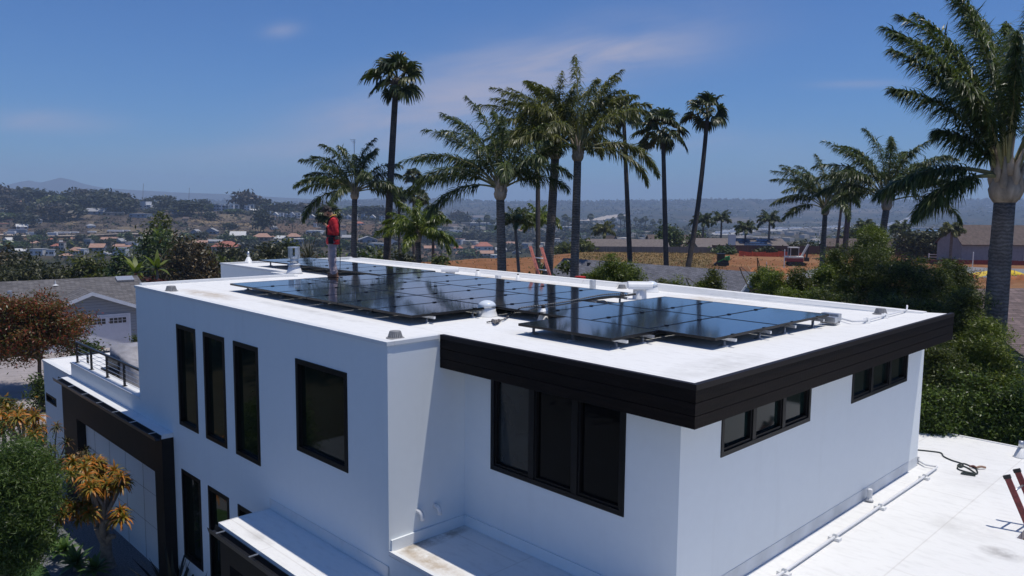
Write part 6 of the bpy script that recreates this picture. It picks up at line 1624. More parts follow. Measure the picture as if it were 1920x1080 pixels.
def far_house(px, yb, wpx, hpx, kind, wm, rm, label, d=None, yaw=0.0, nwin=4, depth=.8, storeys=1, grp='far houses', cat='house', parts=True):
    if d is None: d, g = hit(px, yb)
    else: g = gpt(px, d)
    k = d / F; w, h = wpx * k, hpx * k; dp = w * depth; x0, x1 = -w / 2, w / 2
    t = thing('far_house', g, label, cat, grp, math.atan2(RH[1], RH[0]) + yaw)
    if kind == 'flat':
        MB().box(x0, x1, 0, dp, -2.5, h - .25).build('wall', W[wm], t); b = MB(); b.box(x0 - .15, x1 + .15, -.15, dp + .15, h - .248, h); b.build('roof', RF[rm], t); hw = h - .4
    elif kind == 'step':
        MB().box(x0, x0 + w * .58, 0, dp, -2.5, h - .2).build('wall', W[wm], t); MB().box(x0 + w * .582, x1, .4, dp, -2.5, h * .62).build('wall', W[wm], t)
        b = MB(); b.box(x0 - .1, x0 + w * .58 + .1, -.1, dp + .1, h - .198, h); b.build('roof', RF[rm], t); hw = h * .6
    else:
        he = h * (.52 if kind != 'low' else .45); ov = .45
        if kind == 'end':                        # gable end towards the viewer
            vs = [(x0, 0, -2.5), (x1, 0, -2.5), (x1, 0, he), (0, 0, h - .15), (x0, 0, he), (x0, dp, -2.5), (x1, dp, -2.5), (x1, dp, he), (0, dp, h - .15), (x0, dp, he)]
            MB().add(vs, [(0, 1, 2, 3, 4), (5, 9, 8, 7, 6), (0, 4, 9, 5), (1, 6, 7, 2)]).build('wall', W[wm], t)
            g2 = gable_roof(-.3, dp + .3, x0 - ov, x1 + ov, he - .2, h, .12); g2.v = [(y, x, z) for x, y, z in g2.v]; g2.build('roof', RF[rm], t)
        elif kind == 'hip':
            MB().box(x0, x1, 0, dp, -2.5, he).build('wall', W[wm], t)
            V = [(x0 - ov, -ov, he), (x1 + ov, -ov, he), (x1 + ov, dp + ov, he), (x0 - ov, dp + ov, he), (x0 + w * .3, dp / 2, h), (x1 - w * .3, dp / 2, h)]
            MB().add(V, [(0, 1, 5, 4), (1, 2, 5), (2, 3, 4, 5), (3, 0, 4), (3, 2, 1, 0)]).build('roof', RF[rm], t)
        else:
            gable_walls(x0, x1, 0, dp, -2.5, he, h - .15).build('wall', W[wm], t); gable_roof(x0 - .3, x1 + .3, -ov, dp + ov, he - .15, h, .12).build('roof', RF[rm], t)
        hw = he
    for s in range(storeys):
        for i in range(nwin):
            c = x0 + w * (i + .5) / nwin + (.1 if i % 2 else -.15) * w / nwin; ww = min(w / nwin * .30, 1.1); zc = hw * ((s + .52) / storeys); hh = min(hw / storeys * .25, .7)
            MB().box(c - ww, c + ww, -.05, .02, zc - hh, zc + hh).build('window', M_farglass, t)
    return t
H = [(66, 480, 24, 13, 'flat', 'w', 'g', 'low white flat-roofed house left of the two tiled ones'), (92, 480, 14, 12, 'flat', 'w', 'g', 'small white flat block joined to the low white house'), (137, 478, 22, 14, 'hip', 'w', 's', 'white house with a small tiled gable and a flat wing'), (150, 478, 15, 11, 'flat', 'w', 'p', 'white block at the right of the small tiled house'),
     (222, 483, 23, 18, 'flat', 'w', 'g', 'white two-storey house with small dark windows'), (180, 471, 26, 14, 'gable', 'g', 's', 'grey house under a salmon roof'), (224, 466, 38, 8, 'gable', 'g', 's', 'long house with a salmon tiled roof'), (163, 462, 14, 14, 'flat', 'g', 'g', 'plain grey block behind the grey salmon-roofed house'),
     (90, 456, 22, 9, 'hip', 'c', 't', 'cream house with a red tiled roof among palms'), (104, 466, 18, 9, 'hip', 'c', 't', 'cream house with a red roof below the first one'), (132, 452, 26, 7, 'hip', 't', 's', 'tan roofed house above the green valley'), (114, 470, 10, 16, 'flat', 'c', 's', 'narrow tan building with a stepped outline'),
     (62, 460, 16, 8, 'hip', 'c', 's', 'pinkish house at the left end of the valley'), (200, 452, 30, 7, 'gable', 'c', 's', 'tan tiled house behind a palm'), (220, 457, 16, 10, 'end', 'g', 'g', 'grey gabled house above the long salmon roof'), (245, 466, 20, 12, 'flat', 'w', 'g', 'white house partly behind the bright green tree'), (120, 484, 18, 8, 'hip', 'c', 's', 'small salmon-roofed house close behind the olive trees'),
     (416, 474, 44, 21, 'hip', 'c', 't', 'big cream house with red hip roofs and balconies'), (452, 470, 24, 13, 'gable', 'b', 'g', 'blue-grey house right of the big red-roofed one'), (445, 447, 28, 13, 'low', 'w', 'p', 'pale house with a wide deck on the slope'), (395, 440, 22, 12, 'end', 'b', 'g', 'dark gabled house on the slope, right of two'), (364, 441, 16, 11, 'end', 'b', 'g', 'dark gabled house on the slope, left of two'),
     (400, 455, 30, 6, 'gable', 'b', 'g', 'low grey house between the slope and the valley'), (374, 460, 26, 9, 'gable', 'c', 's', 'tan house behind the brown tree'), (489, 452, 34, 14, 'hip', 't', 's', 'tan tiled house left of the flue'), (520, 463, 26, 12, 'flat', 'b', 'g', 'blue-grey box house behind the flue'), (548, 451, 24, 13, 'hip', 'c', 's', 'pale tiled house right of the tan one'), (556, 462, 26, 14, 'flat', 'g', 'p', 'pale flat house just left of the person'),
     (587, 440, 28, 8, 'flat', 'w', 'p', 'long pale flat-roofed building left of the person'), (274, 395, 22, 17, 'step', 'w', 'p', 'white stepped modern house on the hillside'), (302, 379, 14, 9, 'end', 'w', 't', 'white house with a red roof high on the hillside'), (334, 374, 28, 7, 'hip', 't', 't', 'long red tiled roof on the ridge'), (330, 402, 15, 10, 'flat', 'b', 'g', 'grey house under the hillside trees'),
     (88, 391, 16, 6, 'flat', 'w', 'p', 'small white house, left of a pair among the hillside trees'), (109, 391, 20, 6, 'flat', 'w', 'p', 'small white house, right of a pair among the hillside trees'), (52, 400, 13, 5, 'flat', 'w', 'p', 'tiny white roof among trees at the left'), (80, 369, 38, 9, 'gable', 'g', 'g', 'pale grey roof near the top of the left hill'), (178, 404, 38, 12, 'gable', 'b', 'g', 'blue-grey house at the foot of the dark wood'),
     (218, 405, 30, 7, 'flat', 't', 'p', 'pale low building at the foot of the dark wood'), (260, 409, 34, 8, 'flat', 'b', 'g', 'dark low building above the bare slope'), (264, 363, 30, 5, 'gable', 't', 'b', 'brown roof on the ridge beside the dark wood'), (370, 372, 28, 8, 'gable', 'g', 'n', 'grey house on the right part of the ridge'), (402, 372, 20, 8, 'flat', 'c', 's', 'small tan house on the right part of the ridge'), (10, 398, 10, 5, 'flat', 'w', 'p', 'tiny white house at the left edge')]
for k, (px, yb, w, h, kd, wm, rm, lb) in enumerate(H): far_house(px, yb, w, h, kd, wm, rm, lb, nwin=3, storeys=2 if h > 15 else 1, yaw=.25 * math.sin(k * 1.7))
for k, px in enumerate((407, 417, 424, 434, 443, 464, 471)):
    far_house(px, 396, 9.5, 12.5 - (k % 3), 'flat', 'w' if k % 2 else 'b', 'p', f'blue-grey and white condominium, {ORDS[k]} from the left of its row', nwin=2, storeys=2, grp='condominium blocks on the upper slope')
for k, px in enumerate((506, 516, 526, 537, 547, 558, 572, 584, 598, 640, 652, 664, 682, 698, 716)):
    far_house(px, 407 + .03 * (px - 500), 10.5, 11 - (k % 4) * 1.2, ['step', 'end', 'flat'][k % 3], 'w' if k % 3 else 'b', 'p' if k % 2 else 'g', f'white condominium, {ORDS[k]} from the left of the long hillside row', nwin=2, storeys=2, grp='long row of hillside condominiums')
Mm = [(652, 450, 24, 9, 'gable', 'b', 'g', 'blue-grey house right of the feather palm trunk'), (690, 455, 34, 12, 'end', 'b', 'g', 'blue-grey gabled house left of the lone trunk'), (705, 465, 32, 9, 'flat', 'w', 'g', 'pale low house behind the lone trunk'), (858, 470, 17, 9, 'hip', 'c', 't', 'small house with a red roof left of the thick palm trunk'), (909, 470, 30, 16, 'hip', 'w', 't', 'white house with a red hip roof left of the thick palm trunk'),
      (868, 480, 30, 9, 'gable', 'c', 's', 'tan house below the small red roof'), (908, 480, 34, 10, 'gable', 'c', 's', 'salmon roofed house below the red hip roof'), (932, 484, 20, 6, 'flat', 'w', 'p', 'low white roof by the thick palm trunk'), (842, 430, 28, 10, 'gable', 't', 'b', 'brown-roofed house on the mesa'), (898, 427, 34, 9, 'flat', 'g', 'p', 'long grey house on the mesa'), (855, 437, 22, 5, 'flat', 'w', 'p', 'white roof below the mesa'), (894, 412, 22, 8, 'gable', 'c', 'n', 'tan house high on the mesa by the round trees'),
      (988, 466, 20, 10, 'flat', 'b', 'g', 'blue-grey house between the middle trunks'), (1045, 462, 18, 10, 'flat', 'w', 'g', 'white house right of the thick middle palm'), (996, 418, 18, 8, 'flat', 'c', 'p', 'pale house on the far rise between the trunks'), (1068, 432, 26, 7, 'flat', 'w', 'p', 'low pale house right of the middle palms'), (1130, 424, 22, 5, 'flat', 'w', 'p', 'far white roof before the valley palms'), (1145, 415, 20, 5, 'flat', 'c', 'p', 'far pale roof beyond the valley palms'), (720, 440, 26, 8, 'gable', 'c', 'n', 'tan house right of the lone trunk'), (806, 470, 22, 9, 'gable', 'g', 's', 'house with a pinkish roof behind the lime palm'), (826, 448, 20, 8, 'flat', 'w', 'g', 'pale house above the lime palm'), (775, 470, 18, 8, 'gable', 'c', 't', 'red roofed house hidden in the lime palm')]
for k, (px, yb, w, h, kd, wm, rm, lb) in enumerate(Mm): far_house(px, yb, w, h, kd, wm, rm, lb, nwin=3, yaw=.3 * math.sin(k * 2.1), grp='houses in the middle distance')
# many more small houses over valley and slope
r = np.random.default_rng(31); extra = []
for _ in range(400):
    if len(extra) >= 64: break
    px = r.uniform(0, 1000); yb = r.uniform(447, 482) if px < 560 else r.uniform(418, 478)
    if r.uniform() < .28: px, yb = r.uniform(0, 700), r.uniform(372, 432)
    if all(abs(px - a) > 17 or abs(yb - b_) > 8 for a, b_ in extra + [(h[0], h[1]) for h in H + Mm]): extra.append((px, yb))
for k, (px, yb) in enumerate(sorted(extra)):
    w = r.uniform(13, 24) * (.8 if yb < 432 else 1)
    far_house(px, yb, w, w * r.uniform(.36, .56), ['hip', 'gable', 'flat', 'end'][r.integers(4)], 'wcgbtw'[r.integers(6)], 'sgpbntg'[r.integers(7)], f'small house scattered in the valley, {k + 1} of {len(extra)} counted from the left', nwin=2, yaw=r.normal() * .5, grp='small scattered houses of the valley')
# houses round the graded lot
far_house(1178, 474, 150, 26, 'low', 'g', 'n', 'long grey ranch house behind the grey board fence', 178, nwin=6, depth=.35)
far_house(1272, 468, 104, 42, 'gable', 't', 'b', 'tall brown-roofed house behind the long grey ranch house', 205, .1, nwin=4, depth=.5)
far_house(1152, 470, 30, 46, 'end', 'g', 'b', 'grey gable end with a brown roof behind the fan palm trunk', 215, .5, nwin=1)
sh_ = far_house(1396, 476, 172, 29, 'low', 'n' if False else 't', 'n', 'tan-roofed house with solar panels and a white chimney', 180, .04, nwin=5, depth=.55)
k = 180 / F; w, h, dp = 172 * k, 29 * k, 172 * k * .55; he = h * .45
def slope(x, t, off=.05):                                    # point on its front roof slope
    y0, y1 = -.45, dp / 2; return np.array([x, y0 + (y1 - y0) * t, he - .15 + (h - he + .15) * t + off])
for (xa, xb, ta, tb) in ((.02, .32, .22, .40), (-.02, .27, .45, .63), (-.06, .12, .68, .86), (.20, .33, .70, .90)):
    P = [slope(xa * w, ta), slope(xb * w, ta), slope(xb * w, tb), slope(xa * w, tb)]; Q = [p + [0, 0, .08] for p in P]
    MB().add(P + Q, [(0, 3, 2, 1), (4, 5, 6, 7), (0, 1, 5, 4), (1, 2, 6, 5), (2, 3, 7, 6), (3, 0, 4, 7)]).build('solar_array', mat('far_solar_glass', (.03, .05, .10), .25, .15, 2), sh_)
c = slope(-.12 * w, .35); MB().box(c[0] - .75, c[0] + .75, c[1] - .5, c[1] + .5, c[2] - 1.5, c[2] + 2.4).build('chimney', M_wallwhite, sh_)
far_house(1575, 476, 62, 16, 'low', 'g', 'n', 'low tan roof between the excavator and the dark palm', 186, nwin=2)
far_house(1628, 474, 150, 34, 'low', 'w', 'b', 'long white house with a brown roof behind the hedge', 192, nwin=6, depth=.3)
far_house(1686, 473, 30, 30, 'end', 'w', 'b', 'white gable with one dark window left of the round tree', 172, .1, nwin=1)
far_house(1548, 470, 26, 14, 'flat', 'w', 'p', 'white roof box right of the excavator boom', 200)
far_house(1768, 476, 90, 18, 'low', 'g', 'g', 'grey-blue roofed house left of the big brown-roofed one', 185, nwin=3)
bh = far_house(1890, 489, 178, 72, 'gable', 'g', 'b', 'big grey two-storey house with a brown roof at the right edge', 142, .03, nwin=1, depth=.45)
kk = 142 / F; MB().box(30 * kk, 31.5 * kk, -.3, .1, 0, 44 * kk).build('downpipe', M_whitepaint, bh); MB().box(36 * kk, 80 * kk, -.08, .02, 26 * kk, 34 * kk).build('window', M_farglass, bh)
bushpx('round_tree', 1735, 432, 158, 88, 'round dark tree between the white gable and the big grey house', 'tree', F_olive, 520, .42, 90, 45, .9, None, .4, zmin=-.9)
bushpx('round_tree', 1252, 424, 186, 48, 'round green tree before the brown-roofed house at the fan palm trunks', 'tree', F_midgreen, 521, .42, 70, 40, .8, None, .4, zmin=-.9)
for k, (px, y, w, d, lb) in enumerate([(1310, 436, 46, 200, 'green shrub tree above the solar roof house'), (1500, 455, 60, 196, 'green shrub tree behind the excavator'), (1600, 424, 52, 205, 'green tree left of the second dark palm'), (1648, 430, 36, 190, 'small green tree right of the second dark palm trunk'), (1705, 432, 44, 196, 'green tree behind the white gable'), (1090, 452, 38, 172, 'dark tree at the left end of the grey ranch house'), (1360, 470, 26, 165, 'shrub by the white chimney'), (1436, 472, 30, 164, 'dry shrub before the solar roof'), (1062, 462, 40, 178, 'dark green tree right of the thick middle palm'), (1545, 446, 40, 230, 'bushy tree behind the low tan roof'), (1830, 462, 20, 160, 'small shrub at the corner of the big grey house')]):
    bushpx('garden_tree', px, y, d, w, lb, 'tree', [F_midgreen, F_olive, F_yellowgreen][k % 3], 530 + k, .42, 50, 34, .7, None, .4, zmin=-.95, group='garden trees among the houses')

# ------------------------------------------------------------------ far trees: a few kinds, copied
def proto_tree(name, m_, nc, nl, rx, rz, clump, leaf, h, seed, zmin):
    t = broadleaf(name, (0, 0, 0), h, rx, rz, 'x', 'tree', m_, M_bark, leaf, nc, nl, clump, seed, .5, .25, zmin=zmin, hollow=.45, limbs=4); return t
F_farbrown = foliage('far_brown_leaf', (.044, .040, .032), (.145, .118, .088), .15, .5, (.05, .042, .026), .3)
F_fardark = foliage('far_dark_leaf', (.030, .038, .022), (.088, .100, .050), .15, .5, (.038, .044, .022), .3)
kinds = {}
specs = {'d': ('dark_round_tree', F_fardark, 46, 14, 4.2, 3.6, 1.0, .85, 7.6, 1, -.7), 'b': ('brown_round_tree', F_farbrown, 46, 14, 4.2, 3.4, 1.0, .85, 7.0, 2, -.8), 'u': ('umbrella_tree', F_fardark, 40, 14, 4.6, 1.7, .8, .75, 7.4, 3, -.3),
         'g': ('light_green_tree', F_yellowgreen, 40, 14, 4.2, 2.8, 1.0, .85, 6.0, 4, -.9), 'c': ('conifer_tree', F_fardark, 34, 12, 1.9, 4.4, .6, .7, 9.0, 5, -1), 'm': ('bushy_tree', F_midgreen, 40, 14, 4.0, 2.6, 1.0, .85, 5.4, 6, -.9)}
def far_tree(kd, px, yb, hpx, wpx, label, grp, d=None):
    if d is None: d, g = hit(px, yb)
    else: g = gpt(px, d)
    nm, m_, nc, nl, rx, rz, cl, lf, h, sd, zm = specs[kd]
    if kd not in kinds: t = kinds[kd] = proto_tree(nm, m_, nc, nl, rx, rz, cl, lf, h, sd, zm)
    else: t = copy_tree(kinds[kd])
    k = d / F; t.location = Vector([float(v) for v in g]); sx_ = wpx * k / (2 * rx); t.scale = (sx_, sx_, hpx * k / h); t.rotation_euler = (0, 0, (px * 1.37) % 6.28); tag(t, label, 'tree', grp)
ridge = [('b', 6, 372, 28, 40), ('d', 30, 374, 18, 30), ('d', 52, 368, 22, 44), ('d', 72, 366, 26, 56), ('d', 96, 366, 20, 36), ('c', 98, 366, 20, 6), ('m', 120, 364, 14, 30), ('d', 140, 366, 20, 40), ('b', 158, 368, 22, 42), ('c', 178, 366, 18, 8), ('d', 196, 370, 26, 50), ('c', 195, 358, 18, 8), ('d', 218, 372, 24, 40), ('b', 236, 376, 22, 34),
         ('d', 280, 363, 16, 22), ('u', 309, 364, 22, 34), ('d', 328, 365, 12, 14), ('d', 345, 366, 14, 16), ('m', 360, 366, 10, 20), ('d', 396, 368, 8, 14), ('d', 418, 370, 10, 18), ('b', 464, 388, 32, 46), ('u', 489, 380, 22, 36), ('d', 506, 386, 14, 24), ('c', 523, 380, 18, 6), ('c', 512, 380, 14, 7), ('d', 535, 386, 20, 44), ('d', 560, 386, 14, 40), ('b', 582, 396, 22, 60), ('d', 604, 396, 18, 40)]
for k, (kd, px, yb, h, w) in enumerate(ridge): far_tree(kd, px, yb, h, w, f'tree on the skyline of the left hill, {k + 1} of {len(ridge)} counted from the left', 'trees on the skyline of the left hill', 1010 + (k % 3) * 14)
slope_t = [('g', 102, 384, 15, 40), ('b', 20, 388, 20, 40), ('b', 34, 402, 22, 36), ('d', 66, 398, 18, 26), ('d', 80, 410, 22, 40), ('b', 100, 414, 30, 60), ('d', 135, 412, 28, 48), ('d', 150, 394, 24, 50), ('d', 182, 392, 30, 60), ('d', 215, 396, 30, 56), ('d', 236, 400, 24, 40), ('g', 48, 398, 14, 18), ('d', 50, 428, 28, 40), ('d', 78, 446, 16, 18), ('m', 15, 412, 12, 40), ('b', 250, 392, 18, 24), ('m', 256, 388, 12, 16),
           ('d', 290, 404, 14, 30), ('d', 312, 398, 24, 34), ('d', 352, 404, 28, 56), ('u', 356, 402, 22, 50), ('d', 384, 388, 14, 22), ('m', 398, 396, 12, 24), ('d', 396, 414, 16, 26), ('m', 440, 400, 8, 30), ('m', 500, 394, 14, 24), ('d', 494, 436, 40, 36), ('d', 488, 420, 28, 24), ('m', 545, 400, 10, 26), ('d', 430, 430, 12, 26), ('m', 580, 404, 8, 30), ('d', 610, 430, 14, 24), ('m', 666, 400, 12, 44), ('d', 700, 402, 16, 60), ('b', 730, 410, 14, 40)]
for k, (kd, px, yb, h, w) in enumerate(sorted(slope_t, key=lambda q: q[1])): far_tree(kd, px, yb, h, w, f'tree on the left hillside below the skyline, {k + 1} of {len(slope_t)} counted from the left', 'trees on the left hillside')
valley = [('m', 20, 470, 18, 40), ('d', 40, 464, 14, 24), ('m', 70, 455, 14, 26), ('d', 98, 462, 14, 20), ('m', 128, 465, 12, 22), ('d', 153, 452, 12, 24), ('m', 176, 458, 16, 14), ('d', 196, 466, 16, 20), ('d', 208, 478, 16, 18), ('m', 238, 452, 16, 24), ('d', 34, 455, 16, 16), ('m', 350, 452, 14, 26), ('d', 378, 450, 16, 20), ('m', 425, 452, 12, 22), ('d', 440, 462, 16, 22), ('m', 465, 455, 12, 26), ('d', 505, 450, 12, 10), ('d', 470, 474, 22, 40), ('d', 500, 480, 26, 46), ('d', 540, 478, 22, 36), ('m', 575, 455, 12, 24), ('d', 600, 462, 14, 24), ('m', 640, 465, 16, 26), ('d', 670, 470, 14, 30),
          ('b', 856, 418, 20, 32), ('d', 870, 424, 24, 24), ('m', 845, 445, 10, 40), ('d', 880, 450, 16, 40), ('d', 905, 452, 18, 50), ('m', 920, 430, 8, 34), ('d', 760, 445, 14, 40), ('d', 800, 452, 14, 40), ('d', 840, 458, 12, 44), ('m', 880, 482, 14, 36), ('d', 960, 452, 20, 50), ('d', 1000, 455, 16, 40), ('d', 1040, 448, 14, 50), ('m', 1075, 446, 10, 40), ('d', 1100, 440, 14, 40), ('d', 960, 470, 14, 34), ('d', 1110, 460, 16, 40), ('m', 930, 442, 10, 40), ('d', 740, 420, 14, 34), ('d', 775, 428, 12, 40), ('d', 1040, 470, 16, 30), ('m', 1180, 440, 10, 40), ('d', 1210, 436, 12, 40), ('d', 1160, 446, 14, 34)]
for k, (kd, px, yb, h, w) in enumerate(sorted(valley, key=lambda q: q[1])): far_tree(kd, px, yb, h, w, f'tree among the valley houses, {k + 1} of {len(valley)} counted from the left', 'trees among the valley houses')
# small palms of the middle distance, copied
pp = None
pal = [(548, 0), (898, 0), (912, 1), (922, 0), (990, 1), (998, 0), (1040, 0), (1058, 1), (1064, 0), (1072, 0), (1106, 1), (1140, 0), (1148, 0), (1162, 1), (1170, 0), (1190, 0), (1200, 0), (1208, 1), (1222, 0), (1236, 0), (105, 2), (176, 2), (122, 2), (205, 2), (60, 2), (214, 2)]
for k, (px, q) in enumerate(sorted(pal)):
    yb = 436 if q < 2 else 466; d, g = hit(px, yb + (px % 7) - 3)
    if pp is None: pp = t = fan_palm((0, 0, 0), (0, 0, 8.6), .28, 1.7, 'x', 18, 77, .05, one=True, skirt=8, name='distant_palm')
    else: t = copy_tree(pp)
    s = (26 if q == 0 else 32 if q == 1 else 20) * d / F / 10.5; t.location = Vector([float(v) for v in g]); t.scale = (s, s, s); t.rotation_euler = (0, 0, k * 1.1); tag(t, f'small distant palm in the valley, {k + 1} of {len(pal)} counted from the left', 'palm tree', 'small distant palms')

# ------------------------------------------------------------------ woods and scrub that read as one mass
def woodland(name, n, rule, size, cards, mt, label, seed):
    r = np.random.default_rng(seed); px, d = rule(r, n); u = (px - 960) / F * d; z = ground(u, d); x, y = xy(u, d)
    s = size(d) * r.uniform(.55, 1.5, len(px)); tall = r.uniform(.7, 1.15, len(px))
    q = r.normal(size=(len(px), cards, 3)); q /= np.linalg.norm(q, axis=2)[..., None]; q[..., 2] = np.abs(q[..., 2])
    P = np.stack([x, y, z - .2], -1)[:, None] + q * (s[:, None, None] * np.stack([np.ones_like(s), np.ones_like(s), tall * 1.25], -1)[:, None]) * r.uniform(.6, 1.05, (len(px), cards, 1))
    V, Fq = leaf_cards(P.reshape(-1, 3), 1.0, .75, q.reshape(-1, 3) * 1.4 + [0, 0, .5], r)
    C = np.repeat(P.reshape(-1, 3), 4, 0); V = C + (V - C) * np.repeat(np.repeat(s * .52, cards), 4)[:, None]
    o = link_mesh(name, V, Fq, mt); tag(o, label, 'vegetation', kind='stuff')
def keep(r, n, f, p0, p1, d0, d1, pw=1.0):
    px, d = r.uniform(p0, p1, n * 4), d0 + (d1 - d0) * r.uniform(0, 1, n * 4) ** pw; y = YH(px) + (1.9 - ground((px - 960) / F * d, d)) / d * F
    m = r.uniform(size=n * 4) < f(px, d, y); return px[m][:n], d[m][:n]
woodland('hillside_wood', 1500, lambda r, n: keep(r, n, lambda p, d, y: np.where(p < 260, np.where(d > 860, .9, .10), np.where(d > 900, .55, .08)) * np.where(p > 480, 1.2, 1), -160, 800, 700, 1180), lambda d: d * .0030, 16, F_fardark, 'dark wood covering the top of the left hill', 1)
woodland('hillside_scrub', 4600, lambda r, n: keep(r, n, lambda p, d, y: .35 + .5 * (_vnoise(p * 2, d, 30) > .5), -160, 860, 660, 900), lambda d: d * .0011, 9, F_farbrown, 'dry scrub on the bare slope of the left hill', 2)
woodland('valley_thicket', 1300, lambda r, n: keep(r, n, lambda p, d, y: np.where((d > 640) & (d < 705) & (p < 330), .05, .7), -160, 800, 420, 690), lambda d: d * .0030, 15, F_olive, 'thicket between the valley houses', 3)
woodland('valley_wood', 1500, lambda r, n: keep(r, n, lambda p, d, y: np.where(d < 1450, .8, .4), 700, 1330, 520, 1700, .8), lambda d: d * .0030, 15, F_fardark, 'wood and gardens in the valley beyond the orange earth', 4)
woodland('far_hill_wood', 5200, lambda r, n: keep(r, n, lambda p, d, y: np.where(d > 4300, 1.0, .40) * (.3 + .9 * (_vnoise(p * 8, d, 170) > .42)), -200, 2150, 2100, 5200, .6), lambda d: np.clip(d * .0021, 4, 9.5), 9, F_fardark, 'trees covering the far blue hills', 5)
woodland('lowland_scrub', 1500, lambda r, n: keep(r, n, lambda p, d, y: .6, 1180, 2100, 330, 2100, .9), lambda d: d * .0022, 10, F_olive, 'scrub and gardens on the low ground at the right', 6)

# scattered far buildings on the lowland and hills read as one texture
r = np.random.default_rng(8); b = MB()
for k in range(420):
    if k < 190: px = r.uniform(1380, 1660); d = r.uniform(700, 1900)
    elif k < 300: px = r.uniform(760, 1320); d = r.uniform(900, 1700)
    else: px = r.uniform(900, 2000); d = r.uniform(2600, 4900)
    g = gpt(px, d); w = r.uniform(4, 9) * (1 if d < 2000 else 1.6); a = r.uniform(0, 3); ca, sa = math.cos(a), math.sin(a)
    b.obox(g + [0, 0, 1.5], (ca, sa, 0), (-sa, ca, 0), (0, 0, 1), w, w * .6, 2.6)
o = b.build('distant_buildings', M_wallcream, None); tag(o, 'scatter of tiny pale buildings on the far low ground and hills', 'buildings', kind='stuff')

# roads
def ribbon(name, pts, half, m_, dz=.6):
    P = []; pts = smooth_path([np.array([a, b_, 0.0]) for a, b_ in pts], 10)
    G = [gpt(px, d) + [0, 0, dz] for px, d, _ in pts]
    V = []
    for i, g in enumerate(G):
        t = G[min(i + 1, len(G) - 1)] - G[max(i - 1, 0)]; t[2] = 0; t /= np.linalg.norm(t); nn = np.array([-t[1], t[0], 0]); V += [g - nn * half, g + nn * half]
    o = link_mesh(name, V, [(2 * i, 2 * i + 2, 2 * i + 3, 2 * i + 1) for i in range(len(G) - 1)], m_); tag(o, None, None, kind='structure'); return G
M_road = mat('pale_dusty_road', (.42, .35, .28), .9, .15, .3); M_fwy = mat('pale_freeway', (.34, .33, .32), .9, .1, .2)
ribbon('hill_road', [(-150, 672), (-20, 672), (80, 674), (170, 678), (280, 690)], 7, M_road, 1.2)
G = ribbon('freeway', [(1330, 1150), (1440, 1300), (1540, 1620), (1640, 2150), (1700, 2700), (1725, 3100)], 26, M_fwy, 2.5)
M_car = mat('far_white_cars', (.75, .75, .76), .35, .2, .2)
b = MB(); r = np.random.default_rng(4)
for k in range(330):
    i = r.integers(3, len(G) - 1); f = r.uniform(); g = G[i] * (1 - f) + G[i - 1] * f; g = g + np.array([RH[0] * r.uniform(-12, 12), RH[1] * r.uniform(-12, 12), 1.3]) + np.array([FH[0], FH[1], 0]) * r.uniform(-14, 14); s = r.uniform(.8, 1.6)
    b.obox(g, tuple(RH), tuple(FH), (0, 0, 1), 2.6 * s, 1.6 * s, 1.2 * s)
o = b.build('freeway_traffic', M_car, None); tag(o, 'glinting line of far traffic on the freeway', 'traffic', kind='stuff')
ribbon('cut_slope_track', [(1085, 2300), (1110, 2500), (1145, 2800), (1172, 3000)], 30, M_road, 4)
# lagoon with its causeway
w0 = zy(1745, 440, 1280) + 3
P = [at(1655, 540, 1130), at(1815, 540, 1130), at(1815, 540, 1480), at(1690, 540, 1480)]
M_water = mat('lagoon_water', (.10, .17, .26), .18, .08, .05)
o = link_mesh('lagoon_water', [(p[0], p[1], w0) for p in P], [(0, 1, 2, 3)], M_water); tag(o, None, None, kind='structure')
A, B = at(1600, 540, 1380), at(1830, 540, 1330); A[2] = B[2] = w0 + 6
t = thing('causeway', A, 'pale causeway bridge across the lagoon', 'bridge')
MB().bar(A, B, 9, 2.2).build('deck', M_pale_roof, t, A)
for k in range(1, 8): q = A + (B - A) * k / 8; MB().box(q[0] - 1.2, q[0] + 1.2, q[1] - 1.2, q[1] + 1.2, w0 - 2, w0 + 4.8).build('pier', M_wallgrey, t, A)
# vehicles parked along the hill road
def truck(px, d, L, h, m_, label, cab=True, off=0):
    g = gpt(px, d) + [0, 0, 1.3]; t = thing('parked_truck', g, label, 'truck', 'trucks along the hill road', math.atan2(RH[1], RH[0]))
    MB().box(-L / 2, L / 2, -1.2, 1.2, 1.0, h).build('trailer', m_, t, bevel=.1)
    if cab: MB().box(-L / 2 - 3.0, -L / 2 - .4, -1.15, 1.15, .7, h * .78).build('cab', M_mwhite, t, bevel=.25); MB().box(-L / 2 - 3.03, -L / 2 - 1.2, -1.18, 1.18, h * .48, h * .68).build('windscreen', M_farglass, t)
    for x in np.linspace(-L / 2 - (2 if cab else 0), L / 2 - 1, 4 if L > 8 else 2):
        for y in (-1.1, 1.1): w_ = MB().lathe([(.5, -.15), (.5, .15)], (0, 0, 0), 10).build('wheel', M_track, t); w_.rotation_euler = (math.pi / 2, 0, 0); w_.location = (x, y, .5)
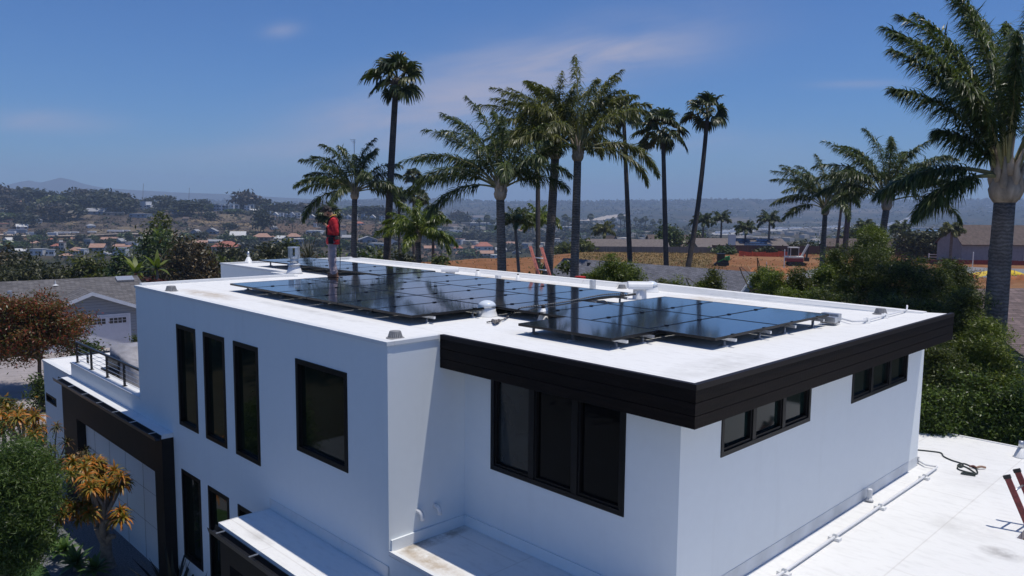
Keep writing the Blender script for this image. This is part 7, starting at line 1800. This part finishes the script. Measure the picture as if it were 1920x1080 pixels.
for px, d, L, h, m_, c_, lb in [(34, 690, 16, 4.1, M_wallblue, False, 'long pale blue semi-trailer on the hill road'), (22, 668, 7, 3.4, M_wallwhite, True, 'white box truck in front of the pale trailer'), (66, 668, 9, 3.6, M_wallwhite, True, 'white truck left of the dark roadside bush'), (99, 668, 8, 3.4, M_wallwhite, True, 'white truck right of the dark roadside bush'),
                            (112, 684, 9, 2.6, M_wallwhite, False, 'white trailer in the middle of the roadside line'), (126, 684, 6, 2.4, M_wallwhite, False, 'short white trailer right of the middle one'), (140, 686, 7, 2.2, M_wallwhite, False, 'low white trailer near the end of the roadside line'), (173, 688, 7, 2.3, M_wallwhite, False, 'small white trailer alone on the road'), (217, 690, 14, 2.5, M_wallwhite, False, 'long white trailer at the right end of the hill road'), (239, 694, 5, 2.0, M_wallwhite, False, 'little white trailer at the far right of the road')]:
    truck(px, d, L, h, m_, lb, c_)
# poles on the ridge
for k, (px, yt, yb, d) in enumerate([(269, 344, 366, 985), (355, 352, 372, 990), (463, 354, 372, 1000), (38, 432, 446, 660), (195, 408, 430, 720)]):
    A, B = gpt(px, d), at(px, yt, d); o = MB().tube([A - [0, 0, 1], B], .22, 6).build('utility_pole', M_bark, None, A); tag(o, f'thin dark utility pole on the left hill, {["left of the umbrella tree on the ridge", "right of the red tiled roof", "at the right end of the ridge", "beside the pale trailer on the road", "on the bare slope above the road"][k]}', 'utility pole', 'utility poles on the left hill')

# ------------------------------------------------------------------ blue mountains on the horizon
def mountain(name, prof, d, m_, label):
    V, Fq = [], []; n = len(prof)
    r_ = np.random.default_rng(2); pts = []
    X = np.linspace(prof[0][0], prof[-1][0], 160); Y = np.interp(X, [p[0] for p in prof], [p[1] for p in prof]) + r_.normal(size=160).cumsum() * .05
    rows = [(-900, 0.0), (-450, .45), (0, 1.0), (500, .5), (900, 0)]
    for dd, f in rows:
        for x, y in zip(X, Y):
            top = zy(x, y, d); g = -60; z = g + (top - g) * f; u = (x - 960) / F * (d + dd * .6); q = xy(u, d + dd * .6); V.append((q[0], q[1], z))
    n = len(X)
    for i in range(len(rows) - 1):
        for j in range(n - 1): Fq.append((i * n + j, i * n + j + 1, (i + 1) * n + j + 1, (i + 1) * n + j))
    o = link_mesh(name, V, Fq, m_, smooth=True); tag(o, label, None, kind='structure')
M_mtn = mat('mountain_scrub', (.045, .055, .045), 1, .2, .004)
mountain('mountain', [(-300, 366), (-60, 358), (0, 352), (40, 342), (62, 338.5), (80, 343), (95, 340), (118, 333.5), (140, 338), (165, 346), (200, 353), (260, 357), (330, 361), (420, 364), (520, 370), (640, 376)], 6400, M_mtn, 'far blue mountain with a rounded peak beyond the left hill')
mountain('mountain_range', [(560, 386), (640, 377), (700, 372), (760, 371.5), (815, 373), (860, 377), (930, 384)], 6300, M_mtn, 'far blue ridge beyond the little fan palms')
# ------------------------------------------------------------------ the air: far things fade to blue
hm = bpy.data.materials.new('haze'); hm.use_nodes = True; ht = hm.node_tree; ht.nodes.clear()
ho = N(ht, 'ShaderNodeOutputMaterial'); hv = N(ht, 'ShaderNodeVolumePrincipled')
hv.inputs['Color'].default_value = (0.58, 0.74, 1.0, 1); hv.inputs['Density'].default_value = 1.8e-4; hv.inputs['Anisotropy'].default_value = 0.0
ht.links.new(hv.outputs[0], ho.inputs['Volume'])
zmin = min((o.matrix_world @ Vector(c)).z if False else 0 for o in () for c in ()) if False else -160.0
hz = MB().box(-8200, 8200, -8200, 8200, zmin, 260).build('haze', hm, None)
tag(hz, 'thin blue air over the whole place', None, kind='stuff')
